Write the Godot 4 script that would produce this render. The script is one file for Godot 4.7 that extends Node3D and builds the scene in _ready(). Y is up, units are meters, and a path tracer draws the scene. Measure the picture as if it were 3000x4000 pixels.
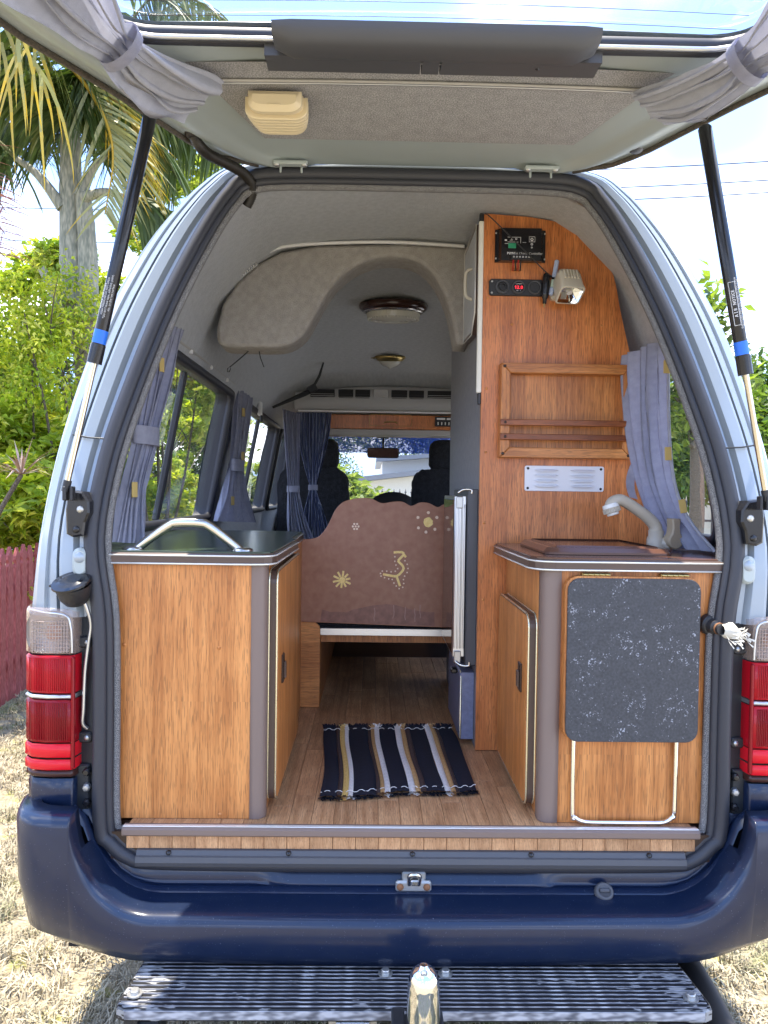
extends Node3D

var rng := RandomNumberGenerator.new()
var M := {}
var taken := {}

func _ready() -> void:
	rng.seed = 7
	set_view()
	make_materials()
	build_ground()
	build_van()
	build_tailgate()
	build_left_cabinet()
	build_sink_cabinet()
	build_tall_cabinet()
	build_bed()
	build_roof_fittings()
	build_cab()
	build_curtains()
	build_small_things()
	build_garden()
	build_neighbourhood()

func set_view() -> void:
	var cam := Camera3D.new()
	cam.name = "camera"
	cam.fov = 67.35
	cam.near = 0.02
	cam.far = 400.0
	cam.position = Vector3(-0.1, 1.38, 1.68)
	cam.basis = Basis(Vector3.UP, deg_to_rad(-0.95)) * Basis(Vector3.RIGHT, deg_to_rad(-1.41)) * Basis(Vector3.BACK, deg_to_rad(0.8))
	add_child(cam)
	cam.current = true
	var env := Environment.new()
	env.background_mode = Environment.BG_SKY
	env.sky = make_sky()
	env.background_energy_multiplier = 1.0
	env.tonemap_mode = Environment.TONE_MAPPER_LINEAR
	env.tonemap_exposure = 4.6
	env.sdfgi_enabled = true
	env.ssao_enabled = true
	env.ssil_enabled = true
	var we := WorldEnvironment.new()
	we.name = "environment"
	we.environment = env
	add_child(we)
	var sun := DirectionalLight3D.new()
	sun.name = "sun"
	sun.light_energy = 0.85
	sun.light_color = Color(1.0, 0.96, 0.89)
	sun.light_angular_distance = 0.5
	sun.shadow_enabled = true
	add_child(sun)
	sun.look_at_from_position(Vector3.ZERO, Vector3(0.045, -1.0, 0.1), Vector3.FORWARD)

func make_sky() -> Sky:
	var n := FastNoiseLite.new()
	n.seed = 11
	n.frequency = 1.0
	n.fractal_octaves = 5
	var w := 768
	var h := 384
	var im := Image.create(w, h, false, Image.FORMAT_RGBF)
	for j in h:
		var el := (0.5 - (j + 0.5) / h) * PI
		for i in w:
			var az := (i + 0.5) / w * TAU
			var d := Vector3(cos(el) * cos(az), sin(el), cos(el) * sin(az))
			var up := maxf(d.y, 0.0)
			var c := Color(0.30, 0.41, 0.64).lerp(Color(0.13, 0.26, 0.62), pow(up, 0.55))
			var p := d / (up + 0.25)
			var v := n.get_noise_3d(p.x * 0.9, p.z * 0.9, 3.0) * 0.5 + 0.5
			var cl := smoothstep(0.47, 0.77, v)
			c = c.lerp(Color(1.12, 1.13, 1.17), cl * 0.92)
			im.set_pixel(i, j, c)
	var pm := PanoramaSkyMaterial.new()
	pm.panorama = ImageTexture.create_from_image(im)
	var s := Sky.new()
	s.sky_material = pm
	return s

# ---------------------------------------------------------------- helpers
func lin(r: float, g: float, b: float) -> Color:
	return Color(r, g, b).linear_to_srgb()

func mat(key: String, c: Color, rough := 0.6, metal := 0.0) -> StandardMaterial3D:
	var m := StandardMaterial3D.new()
	m.resource_name = key
	m.albedo_color = c
	m.roughness = rough
	m.metallic = metal
	M[key] = m
	return m

func S() -> SurfaceTool:
	var st := SurfaceTool.new()
	st.begin(Mesh.PRIMITIVE_TRIANGLES)
	return st

func numbered(called: String) -> String:
	var n: int = taken.get(called, 0)
	taken[called] = n + 1
	return called if n == 0 else "%s_%03d" % [called, n]

func tag(o: Node, label: String, category: String, group := "", kind := "") -> void:
	if label: o.set_meta("label", label)
	if category: o.set_meta("category", category)
	if group: o.set_meta("group", group)
	if kind: o.set_meta("kind", kind)

func thing(called: String, label: String, category: String, base := Vector3.ZERO, group := "") -> Node3D:
	var o := Node3D.new()
	o.name = numbered(called)
	add_child(o)
	o.position = base
	tag(o, label, category, group)
	return o

func part(root: Node3D, called: String, st: SurfaceTool, m: Material, label := "") -> MeshInstance3D:
	st.generate_normals()
	var mesh := st.commit()
	mesh.surface_set_material(0, m)
	return put(root, called, mesh, label)

func put(root: Node3D, called: String, mesh: Mesh, label := "") -> MeshInstance3D:
	var o := MeshInstance3D.new()
	o.name = called
	o.mesh = mesh
	root.add_child(o, true)
	if root.get_parent() == self and not (root is MeshInstance3D):
		o.position = -root.position
	if label: o.set_meta("label", label)
	return o

func solo(called: String, label: String, category: String, st: SurfaceTool, m: Material, group := "", kind := "") -> MeshInstance3D:
	var o := part(self, numbered(called), st, m)
	tag(o, label, category, group, kind)
	return o

func quad(st: SurfaceTool, a: Vector3, b: Vector3, c: Vector3, d: Vector3) -> void:
	for v in [a, b, c, a, c, d]:
		st.add_vertex(v)

func tri(st: SurfaceTool, a: Vector3, b: Vector3, c: Vector3) -> void:
	st.add_vertex(a)
	st.add_vertex(b)
	st.add_vertex(c)

# chamfered box
func bx(st: SurfaceTool, c: Vector3, s: Vector3, r := 0.0, b := Basis()) -> void:
	st.set_smooth_group(-1)
	var h := s * 0.5
	r = minf(r, minf(h.x, minf(h.y, h.z)) * 0.95)
	if r <= 0.0:
		for ax in 3:
			for sg in [-1.0, 1.0]:
				var n := Vector3.ZERO
				n[ax] = sg
				var u := Vector3.ZERO
				u[(ax + 1) % 3] = 1.0
				var v := n.cross(u)
				quad(st, c + b * ((n + u + v) * h), c + b * ((n + u - v) * h), c + b * ((n - u - v) * h), c + b * ((n - u + v) * h))
		return
	var k := h - Vector3(r, r, r)
	for ax in 3:
		for sg in [-1.0, 1.0]:
			var n := Vector3.ZERO
			n[ax] = sg
			var u := Vector3.ZERO
			u[(ax + 1) % 3] = 1.0
			var v := n.cross(u)
			var o := n * h
			quad(st, c + b * (o + u * k + v * k), c + b * (o + u * k - v * k), c + b * (o - u * k - v * k), c + b * (o - u * k + v * k))
	for ax in 3:
		var u := Vector3.ZERO
		u[ax] = 1.0
		for s1 in [-1.0, 1.0]:
			for s2 in [-1.0, 1.0]:
				var n1 := Vector3.ZERO
				n1[(ax + 1) % 3] = s1
				var n2 := Vector3.ZERO
				n2[(ax + 2) % 3] = s2
				var p := n1 * h + n2 * k
				var q := n1 * k + n2 * h
				if s1 * s2 > 0:
					quad(st, c + b * (p - u * k), c + b * (p + u * k), c + b * (q + u * k), c + b * (q - u * k))
				else:
					quad(st, c + b * (q - u * k), c + b * (q + u * k), c + b * (p + u * k), c + b * (p - u * k))
	for x in [-1.0, 1.0]:
		for y in [-1.0, 1.0]:
			for z in [-1.0, 1.0]:
				var e := Vector3(x, y, z)
				var p := c + b * (e * Vector3(h.x, k.y, k.z))
				var q := c + b * (e * Vector3(k.x, h.y, k.z))
				var w := c + b * (e * Vector3(k.x, k.y, h.z))
				if x * y * z > 0:
					tri(st, p, w, q)
				else:
					tri(st, p, q, w)

# box given by two corners
func bb(st: SurfaceTool, a: Vector3, b: Vector3, r := 0.0) -> void:
	bx(st, (a + b) * 0.5, (b - a).abs(), r)

func smooth_path(pts: Array, sub: int, closed := false) -> Array:
	var out := []
	var n := pts.size()
	var last := n if closed else n - 1
	for i in last:
		var p0 = pts[(i - 1 + n) % n] if closed or i > 0 else pts[0]
		var p1 = pts[i]
		var p2 = pts[(i + 1) % n]
		var p3 = pts[(i + 2) % n] if closed or i + 2 < n else pts[n - 1]
		for k in sub:
			var t := float(k) / sub
			out.append(0.5 * ((2.0 * p1) + (p2 - p0) * t + (2.0 * p0 - 5.0 * p1 + 4.0 * p2 - p3) * t * t + (3.0 * p1 - p0 - 3.0 * p2 + p3) * t * t * t))
	if not closed:
		out.append(pts[n - 1])
	return out

func tube(st: SurfaceTool, pts: Array, r, n := 8, closed := false, squash := Vector2.ONE, up := Vector3.UP) -> void:
	st.set_smooth_group(1)
	var rings := []
	var m := pts.size()
	var ref := up
	for i in m:
		var a: Vector3 = pts[(i - 1 + m) % m] if closed or i > 0 else pts[0]
		var b: Vector3 = pts[(i + 1) % m] if closed or i < m - 1 else pts[m - 1]
		var t := (b - a).normalized()
		if absf(t.dot(ref)) > 0.97:
			ref = Vector3.RIGHT if absf(t.x) < 0.7 else Vector3.BACK
		var x := ref.cross(t).normalized()
		var y := t.cross(x).normalized()
		ref = y
		var rr: float = r[i] if r is Array else r
		var ring := []
		for k in n:
			var an := TAU * k / n
			ring.append((pts[i] as Vector3) + (x * cos(an) * squash.x + y * sin(an) * squash.y) * rr)
		rings.append(ring)
	for i in (m if closed else m - 1):
		var p: Array = rings[i]
		var q: Array = rings[(i + 1) % m]
		for k in n:
			quad(st, p[k], p[(k + 1) % n], q[(k + 1) % n], q[k])
	if not closed:
		st.set_smooth_group(-1)
		for k in range(1, n - 1):
			tri(st, rings[0][0], rings[0][k + 1], rings[0][k])
			tri(st, rings[m - 1][0], rings[m - 1][k], rings[m - 1][k + 1])

# profile points: x = radius, y = height along the local y axis
func lathe(st: SurfaceTool, prof: Array, n: int, xf: Transform3D, smooth := true) -> void:
	for i in prof.size() - 1:
		st.set_smooth_group(1 if smooth else 2 + i)
		var a: Vector2 = prof[i]
		var b: Vector2 = prof[i + 1]
		for k in n:
			var t0 := TAU * k / n
			var t1 := TAU * (k + 1) / n
			var p0 := xf * Vector3(a.x * cos(t0), a.y, a.x * sin(t0))
			var p1 := xf * Vector3(a.x * cos(t1), a.y, a.x * sin(t1))
			var p2 := xf * Vector3(b.x * cos(t1), b.y, b.x * sin(t1))
			var p3 := xf * Vector3(b.x * cos(t0), b.y, b.x * sin(t0))
			if a.x < 1e-6:
				tri(st, p0, p2, p3)
			elif b.x < 1e-6:
				tri(st, p0, p1, p2)
			else:
				quad(st, p0, p1, p2, p3)

func inset(poly: Array, d: float) -> Array:
	var area := 0.0
	var n := poly.size()
	for i in n:
		area += (poly[i] as Vector2).cross(poly[(i + 1) % n])
	var sg := 1.0 if area > 0 else -1.0
	var out := []
	for i in n:
		var p: Vector2 = poly[i]
		var e0 := (p - (poly[(i - 1 + n) % n] as Vector2)).normalized()
		var e1 := ((poly[(i + 1) % n] as Vector2) - p).normalized()
		var n0 := Vector2(-e0.y, e0.x) * sg
		var n1 := Vector2(-e1.y, e1.x) * sg
		var k := (n0 + n1) / maxf(0.4, 1.0 + n0.dot(n1))
		out.append(p + k * d)
	return out

# polygon in local xy; front face at z = 0, back at z = -depth, front edge bevelled
func prism(st: SurfaceTool, poly: Array, xf: Transform3D, depth: float, bev := 0.0, smooth := false) -> void:
	var n := poly.size()
	var front := inset(poly, bev) if bev > 0.0 else poly
	var layers := []
	layers.append([front, 0.0])
	if bev > 0.0:
		layers.append([poly, -bev])
	layers.append([poly, -depth])
	for l in layers.size() - 1:
		st.set_smooth_group(20 + l if smooth else -1)
		for i in n:
			var j := (i + 1) % n
			var a: Vector2 = layers[l][0][i]
			var b: Vector2 = layers[l][0][j]
			var c: Vector2 = layers[l + 1][0][j]
			var d: Vector2 = layers[l + 1][0][i]
			quad(st, xf * Vector3(a.x, a.y, layers[l][1]), xf * Vector3(b.x, b.y, layers[l][1]), xf * Vector3(c.x, c.y, layers[l + 1][1]), xf * Vector3(d.x, d.y, layers[l + 1][1]))
	st.set_smooth_group(-1)
	for e in [[front, 0.0], [poly, -depth]]:
		var pv := PackedVector2Array(e[0])
		var ix := Geometry2D.triangulate_polygon(pv)
		for k in range(0, ix.size(), 3):
			tri(st, xf * Vector3(pv[ix[k]].x, pv[ix[k]].y, e[1]), xf * Vector3(pv[ix[k + 1]].x, pv[ix[k + 1]].y, e[1]), xf * Vector3(pv[ix[k + 2]].x, pv[ix[k + 2]].y, e[1]))

func grid(st: SurfaceTool, rows: Array, closed := false, group := 1) -> void:
	st.set_smooth_group(group)
	for i in rows.size() - 1:
		var a: Array = rows[i]
		var b: Array = rows[i + 1]
		var n := a.size()
		for k in (n if closed else n - 1):
			var j := (k + 1) % n
			quad(st, a[k], a[j], b[j], b[k])

func gridm(st: SurfaceTool, rows: Array, s: float) -> void:   # keeps the winding of both halves alike
	if s > 0.0:
		var rev := rows.duplicate()
		rev.reverse()
		grid(st, rev)
	else:
		grid(st, rows)

func rrect(w: float, h: float, r: float, n := 4) -> Array:
	var out := []
	for k in [[1, 1, 0.0], [-1, 1, PI / 2], [-1, -1, PI], [1, -1, 3 * PI / 2]]:
		for i in n + 1:
			var a: float = k[2] + PI / 2 * i / n
			out.append(Vector2(k[0] * (w / 2 - r) + r * cos(a), k[1] * (h / 2 - r) + r * sin(a)))
	return out

func mv(a: Array, s: float) -> Array:   # mirror in x
	var out := []
	for p in a:
		out.append(Vector3(p.x * s, p.y, p.z))
	return out

func at3(x: float, y: float, z: float, b := Basis()) -> Transform3D:
	return Transform3D(b, Vector3(x, y, z))

func along(v: Vector3) -> Basis:   # y axis along v
	var y := v.normalized()
	var x := y.cross(Vector3.BACK if absf(y.z) < 0.9 else Vector3.RIGHT).normalized()
	return Basis(x, y, x.cross(y))

func screw(root: Node3D, p: Vector3, n: Vector3, r: float, m: Material, called := "screw") -> void:
	var st := S()
	lathe(st, [Vector2(0, r * 0.55), Vector2(r * 0.55, r * 0.5), Vector2(r, r * 0.15), Vector2(r, -r * 0.2)], 8, Transform3D(along(n), p))
	part(root, called, st, m)

func words(root: Node3D, text: String, xf: Transform3D, height: float, m: Material, bold := false, font := "Droid Sans") -> void:
	var t := TextMesh.new()
	t.text = text
	var f := SystemFont.new()
	f.font_names = PackedStringArray([font])
	if bold:
		f.font_weight = 700
	t.font = f
	t.font_size = 24
	t.pixel_size = height / 24.0
	t.depth = 0.0006
	t.curve_step = 2.0
	t.material = m
	var o := MeshInstance3D.new()
	o.name = "lettering"
	o.mesh = t
	root.add_child(o, true)
	o.transform = xf
	if root.get_parent() == self and not (root is MeshInstance3D):
		o.position -= root.position

# ---------------------------------------------------------------- textures
func noise_bytes(sd: int, w: int, h: int, f: float, big_w: int, big_h: int, oct := 3) -> PackedByteArray:
	var n := FastNoiseLite.new()
	n.seed = sd
	n.frequency = f
	n.fractal_octaves = oct
	var im := n.get_seamless_image(w, h)
	im.convert(Image.FORMAT_L8)
	im.resize(big_w, big_h, Image.INTERPOLATE_CUBIC)
	return im.get_data()

func wood_image(sd: int, dark: Color, light: Color, pore: float, lift := 1.0) -> Image:
	var w := 512
	var h := 512
	var a := noise_bytes(sd, w, 12, 0.02, w, h, 4)
	var b := noise_bytes(sd + 1, w, 36, 0.13, w, h, 3)
	var c := noise_bytes(sd + 2, w, 60, 0.30, w, h, 3)
	var d := noise_bytes(sd + 3, w, h, 0.006, w, h, 2)
	var out := PackedByteArray()
	out.resize(w * h * 3)
	for i in w * h:
		var t := (a[i] * 0.34 + b[i] * 0.40 + d[i] * 0.26) / 255.0
		t = clampf((t - 0.5) * 1.9 * lift + 0.5, 0.0, 1.0)
		var p := c[i] / 255.0
		var k := 1.0 - pore * smoothstep(0.56, 0.74, p)
		out[i * 3] = int(255.0 * (dark.r + (light.r - dark.r) * t) * k)
		out[i * 3 + 1] = int(255.0 * (dark.g + (light.g - dark.g) * t) * k)
		out[i * 3 + 2] = int(255.0 * (dark.b + (light.b - dark.b) * t) * k)
	return Image.create_from_data(w, h, false, Image.FORMAT_RGB8, out)

func textured(key: String, im: Image, scale: Vector3, rough := 0.4, offset := Vector3.ZERO, world := true) -> StandardMaterial3D:
	var m := mat(key, Color.WHITE, rough)
	m.albedo_texture = ImageTexture.create_from_image(im)
	m.uv1_triplanar = true
	m.uv1_world_triplanar = world
	m.uv1_scale = scale
	m.uv1_offset = offset
	m.uv1_triplanar_sharpness = 8.0
	return m

func like(key: String, src: String, tint: Color, offset := Vector3.ZERO) -> StandardMaterial3D:
	var m: StandardMaterial3D = M[src].duplicate()
	m.resource_name = key
	m.albedo_color = tint
	m.uv1_offset = offset
	M[key] = m
	return m

func speckle_image(sd: int, lo: Color, hi: Color, f: float, contrast := 1.6, size := 256, coarse := 0.3) -> Image:
	var a := noise_bytes(sd, size, size, f, size, size, 2)
	var b := noise_bytes(sd + 1, size, size, 0.02, size, size, 3)
	var out := PackedByteArray()
	out.resize(size * size * 3)
	for i in size * size:
		var t := clampf(((a[i] * (1.0 - coarse) + b[i] * coarse) / 255.0 - 0.5) * contrast + 0.5, 0.0, 1.0)
		var c := lo.lerp(hi, t)
		out[i * 3] = int(c.r * 255)
		out[i * 3 + 1] = int(c.g * 255)
		out[i * 3 + 2] = int(c.b * 255)
	return Image.create_from_data(size, size, false, Image.FORMAT_RGB8, out)

func relief(m: StandardMaterial3D, sd: int, f: float, strength: float) -> void:
	var n := FastNoiseLite.new()
	n.seed = sd
	n.frequency = f
	var im := n.get_seamless_image(256, 256)
	im.convert(Image.FORMAT_L8)
	im.bump_map_to_normal_map(4.0)
	m.normal_enabled = true
	m.normal_texture = ImageTexture.create_from_image(im)
	m.normal_scale = strength
	m.uv1_triplanar = true
	m.uv1_world_triplanar = true

func make_materials() -> void:
	# timber: stained plywood and vinyl planks
	var ply := wood_image(21, Color(0.66, 0.40, 0.19), Color(0.86, 0.59, 0.335), 0.20)
	textured("ply", ply, Vector3(2.2, 1.1, 2.2), 0.42)
	textured("ply_red", wood_image(31, Color(0.66, 0.375, 0.185), Color(0.87, 0.555, 0.315), 0.24), Vector3(2.4, 1.2, 2.4), 0.34)
	var plyh := wood_image(41, Color(0.64, 0.385, 0.18), Color(0.85, 0.575, 0.32), 0.20)
	textured("ply_tall", plyh, Vector3(2.0, 1.0, 2.0), 0.4, Vector3(0.3, 0.2, 0.4))
	var ph: Image = plyh.duplicate()
	ph.rotate_90(CLOCKWISE)
	textured("rail_wood", ph, Vector3(1.2, 2.6, 2.6), 0.4)
	var plank := wood_image(51, Color(0.65, 0.475, 0.325), Color(0.84, 0.665, 0.49), 0.26)
	textured("plank", plank, Vector3(4.0, 4.0, 1.6), 0.5)
	for k in 5:
		var g: float = [1.0, 0.94, 0.97, 1.0, 0.91][k]
		like("plank%d" % k, "plank", Color(minf(g, 1.0), minf(g * 0.985, 1.0), minf(g * 0.97, 1.0)), Vector3(0.37 * k, 0.0, 0.29 * k))
	mat("brown_trim", lin(0.085, 0.052, 0.038), 0.35)
	mat("brown_plastic", lin(0.19, 0.135, 0.11), 0.45)
	mat("dark_brown", lin(0.035, 0.016, 0.010), 0.3)
	mat("brown_top", lin(0.12, 0.055, 0.035), 0.16)
	mat("green_top", lin(0.035, 0.055, 0.038), 0.22)
	mat("silver_bead", lin(0.80, 0.78, 0.72), 0.2, 0.35)
	# metals and paint
	var paint := mat("silver_paint", lin(0.32, 0.365, 0.40), 0.34, 0.2)
	paint.clearcoat_enabled = true
	paint.clearcoat = 0.7
	paint.clearcoat_roughness = 0.08
	var chip := Image.create(512, 512, false, Image.FORMAT_RGB8)
	var ch := noise_bytes(17, 512, 512, 0.21, 512, 512, 2)
	var cd := noise_bytes(18, 512, 512, 0.012, 512, 512, 4)
	for i in 512 * 512:
		var col := Color(0.06, 0.115, 0.215).lerp(Color(0.088, 0.135, 0.225), cd[i] / 255.0)
		if ch[i] > 226:
			col = Color(0.40, 0.42, 0.46)
		chip.set_pixel(i % 512, i / 512, col)
	var navy := textured("navy_paint", chip, Vector3(2.2, 2.2, 2.2), 0.48)
	navy.metallic_specular = 0.25
	navy.clearcoat_enabled = true
	navy.clearcoat = 0.8
	navy.clearcoat_roughness = 0.17
	mat("dark_panel", lin(0.020, 0.023, 0.026), 0.45)
	mat("inner_paint", lin(0.40, 0.445, 0.43), 0.4, 0.15)
	mat("chrome", lin(0.82, 0.82, 0.80), 0.06, 1.0)
	mat("satin_steel", lin(0.62, 0.60, 0.56), 0.24, 1.0)
	mat("zinc", lin(0.50, 0.50, 0.48), 0.38, 0.8)
	mat("aluminium", lin(0.62, 0.63, 0.65), 0.30, 0.9)
	mat("brass", lin(0.46, 0.34, 0.13), 0.28, 0.9)
	mat("rod_steel", lin(0.62, 0.57, 0.46), 0.16, 1.0)
	mat("black_gloss", lin(0.012, 0.012, 0.014), 0.2)
	mat("black_plastic", lin(0.020, 0.020, 0.022), 0.45)
	mat("black_matt", lin(0.012, 0.012, 0.012), 0.8)
	mat("rubber", lin(0.032, 0.033, 0.040), 0.5)
	mat("grey_plastic", lin(0.065, 0.066, 0.072), 0.5)
	mat("pale_plastic", lin(0.42, 0.40, 0.36), 0.5)
	mat("console_plastic", lin(0.40, 0.39, 0.37), 0.55)
	mat("white_plastic", lin(0.72, 0.71, 0.68), 0.4)
	mat("white_trim", lin(0.74, 0.71, 0.62), 0.4)
	mat("cream_plastic", lin(0.72, 0.60, 0.38), 0.42)
	mat("bone_plastic", lin(0.58, 0.53, 0.42), 0.4)
	mat("tap_plastic", lin(0.46, 0.41, 0.33), 0.35)
	mat("tap_knob", lin(0.36, 0.29, 0.20), 0.4)
	mat("vent_white", lin(0.74, 0.75, 0.80), 0.35)
	mat("blue_label", lin(0.02, 0.17, 0.75), 0.4)
	mat("print_white", lin(0.65, 0.65, 0.65), 0.6)
	mat("print_red", lin(0.55, 0.03, 0.03), 0.5)
	mat("red_wire", lin(0.45, 0.02, 0.02), 0.45)
	mat("pcb_green", lin(0.03, 0.28, 0.14), 0.4)
	mat("pale_blue", lin(0.42, 0.50, 0.68), 0.3)
	mat("rust", lin(0.22, 0.10, 0.045), 0.85)
	var led := mat("voltage_digits", lin(0.8, 0.05, 0.08), 0.4)
	led.emission_enabled = true
	led.emission = Color(1.0, 0.12, 0.16)
	led.emission_energy_multiplier = 0.3
	# cloth and carpet
	var lining := textured("headlining", speckle_image(61, Color(0.655, 0.66, 0.66), Color(0.76, 0.765, 0.765), 0.22, 1.9), Vector3(7, 7, 7), 0.95)
	relief(lining, 62, 0.12, 0.5)
	var pelmet := textured("pelmet_felt", speckle_image(63, Color(0.55, 0.53, 0.505), Color(0.67, 0.65, 0.62), 0.28, 2.2), Vector3(6, 6, 6), 0.95)
	relief(pelmet, 64, 0.16, 0.6)
	textured("edge_carpet", speckle_image(65, Color(0.25, 0.25, 0.25), Color(0.62, 0.61, 0.60), 0.2, 2.6, 256, 0.1), Vector3(9, 9, 9), 0.95)
	textured("gate_felt", speckle_image(67, Color(0.46, 0.455, 0.45), Color(0.68, 0.67, 0.66), 0.2, 2.0, 256, 0.15), Vector3(5, 5, 5), 0.95)
	textured("unit_vinyl", speckle_image(69, Color(0.46, 0.46, 0.48), Color(0.57, 0.57, 0.59), 0.3, 1.6), Vector3(6, 6, 6), 0.6)
	textured("fridge_vinyl", speckle_image(71, Color(0.36, 0.38, 0.47), Color(0.50, 0.52, 0.62), 0.3, 1.8), Vector3(8, 8, 8), 0.45)
	var cloth := textured("curtain_cloth", speckle_image(73, Color(0.55, 0.555, 0.615), Color(0.68, 0.685, 0.735), 0.35, 1.4), Vector3(8, 8, 8), 0.9)
	cloth.backlight_enabled = true
	cloth.backlight = lin(0.36, 0.37, 0.50)
	var cloth2 := textured("lining_cloth", speckle_image(75, Color(0.62, 0.625, 0.665), Color(0.74, 0.745, 0.775), 0.35, 1.4), Vector3(8, 8, 8), 0.9)
	cloth2.backlight_enabled = true
	cloth2.backlight = lin(0.45, 0.46, 0.52)
	textured("fur", speckle_image(77, Color(0.03, 0.035, 0.045), Color(0.17, 0.18, 0.20), 0.12, 2.2), Vector3(5, 5, 5), 1.0)
	mat("strap", lin(0.012, 0.012, 0.012), 0.8)
	mat("loop_tape", lin(0.50, 0.36, 0.12), 0.8)
	mat("rag", lin(0.62, 0.58, 0.48), 0.95)
	# glass
	var g1 := mat("side_glass", Color(0.62, 0.80, 0.70, 0.13), 0.02)
	g1.transparency = BaseMaterial3D.TRANSPARENCY_ALPHA
	var g2 := mat("gate_glass", Color(0.72, 0.82, 0.88, 0.13), 0.02)
	g2.transparency = BaseMaterial3D.TRANSPARENCY_ALPHA
	var g3 := mat("blue_glass", Color(0.10, 0.32, 0.95, 0.82), 0.02)
	g3.transparency = BaseMaterial3D.TRANSPARENCY_ALPHA
	var g4 := mat("lamp_glass", Color(0.95, 0.94, 0.88, 0.55), 0.12)
	g4.transparency = BaseMaterial3D.TRANSPARENCY_ALPHA
	var g5 := mat("lens_clear", Color(0.78, 0.68, 0.62, 0.34), 0.05)
	g5.transparency = BaseMaterial3D.TRANSPARENCY_ALPHA
	# tail lamp plastics
	for k in [["lens_red", lin(0.42, 0.006, 0.014), 0.22], ["lens_dark_red", lin(0.24, 0.004, 0.009), 0.22], ["lens_reflector", lin(0.66, 0.012, 0.022), 0.25], ["lens_smoke", lin(0.05, 0.02, 0.016), 0.2], ["lens_plain", lin(0.40, 0.31, 0.26), 0.14], ["lens_amber", lin(0.42, 0.20, 0.12), 0.3]]:
		var m := mat(k[0], k[1], k[2])
		m.clearcoat_enabled = true
		m.clearcoat = 0.25
		m.clearcoat_roughness = 0.06
		m.metallic_specular = 0.3
	# second batch: worn and painted things
	var base := speckle_image(81, Color(0.03, 0.033, 0.045), Color(0.07, 0.075, 0.09), 0.1, 1.4)
	var wear := noise_bytes(83, 256, 256, 0.035, 256, 256, 5)
	var fine := noise_bytes(84, 256, 256, 0.12, 256, 256, 3)
	for i in 256 * 256:
		var ends := smoothstep(0.13, 0.02, absf((i % 256) / 255.0 - 0.5))
		if fine[i] * 0.5 + wear[i] * 0.5 > 186 - 62 * ends:
			base.set_pixel(i % 256, i / 256, Color(0.56, 0.56, 0.555))
	textured("step_base", base, Vector3(0.85, 3.0, 3.0), 0.5)
	var rid := speckle_image(85, Color(0.34, 0.345, 0.37), Color(0.70, 0.70, 0.71), 0.05, 2.2)
	textured("step_ridge", rid, Vector3(2.0, 5.0, 5.0), 0.4)
	var sl := speckle_image(87, Color(0.19, 0.195, 0.21), Color(0.27, 0.275, 0.29), 0.08, 1.5, 512)
	var w1 := noise_bytes(88, 512, 512, 0.03, 512, 512, 5)
	var w2 := noise_bytes(89, 512, 512, 0.008, 512, 512, 2)
	var w3 := noise_bytes(90, 512, 512, 0.11, 512, 512, 3)
	for i in 512 * 512:
		var t := (w1[i] * 0.45 + w2[i] * 0.25 + w3[i] * 0.58) / 255.0
		if t > 0.80:
			sl.set_pixel(i % 512, i / 512, Color(0.27, 0.275, 0.29).lerp(Color(0.62, 0.63, 0.66), smoothstep(0.80, 0.93, t)))
	textured("slate", sl, Vector3(3.0, 3.0, 3.0), 0.55)
	mat("exhaust", lin(0.035, 0.031, 0.028), 0.6, 0.4)
	textured("worn_bracket", speckle_image(91, Color(0.16, 0.15, 0.13), Color(0.30, 0.27, 0.22), 0.06, 2.2), Vector3(9, 9, 9), 0.6)
	textured("gate_seal", speckle_image(93, Color(0.24, 0.22, 0.19), Color(0.38, 0.34, 0.29), 0.08, 2.0), Vector3(7, 7, 7), 0.7)
	textured("conduit", speckle_image(95, Color(0.10, 0.09, 0.08), Color(0.20, 0.18, 0.15), 0.1, 2.0), Vector3(9, 9, 9), 0.5)
	mat("gold_bead", lin(0.72, 0.66, 0.46), 0.24, 0.8)
	like("slat_wood", "rail_wood", Color(0.72, 0.62, 0.58), Vector3(0.4, 0.1, 0.0))
	mat("fridge_gloss", lin(0.085, 0.040, 0.026), 0.06)
	var bp := speckle_image(97, Color(0.56, 0.365, 0.27), Color(0.62, 0.43, 0.33), 0.03, 1.6, 512, 0.6)
	textured("board_paint", bp, Vector3(2.3, 2.3, 2.3), 0.42)
	textured("motif_yellow", speckle_image(99, Color(0.90, 0.77, 0.44), Color(1.0, 0.90, 0.62), 0.1, 2.4), Vector3(14, 14, 14), 0.6)
	mat("motif_cream", lin(0.80, 0.62, 0.46), 0.6)
	mat("drip_paint", lin(0.36, 0.20, 0.16), 0.5)
	textured("patch_paint", speckle_image(98, Color(0.47, 0.30, 0.25), Color(0.55, 0.37, 0.31), 0.04, 1.8), Vector3(4, 4, 4), 0.4)
	mat("lamp_wood", lin(0.035, 0.014, 0.009), 0.16)
	mat("lamp_lens", lin(0.60, 0.58, 0.50), 0.12)
	mat("mirror", lin(0.80, 0.80, 0.80), 0.03, 1.0)
	mat("pcb_pale", lin(0.42, 0.52, 0.44), 0.4)
	var cb := Image.create(256, 8, false, Image.FORMAT_RGB8)
	for i in 256:
		var q := fmod(i / 256.0 * 4.0, 1.0)
		var c := Color(0.25, 0.29, 0.42)
		if q > 0.45 and q < 0.75: c = Color(0.42, 0.45, 0.55)
		if q > 0.80 and q < 0.90: c = Color(0.74, 0.76, 0.80)
		for j in 8:
			cb.set_pixel(i, j, c)
	textured("cab_cloth", cb, Vector3(15, 1, 15), 0.9)
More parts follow.
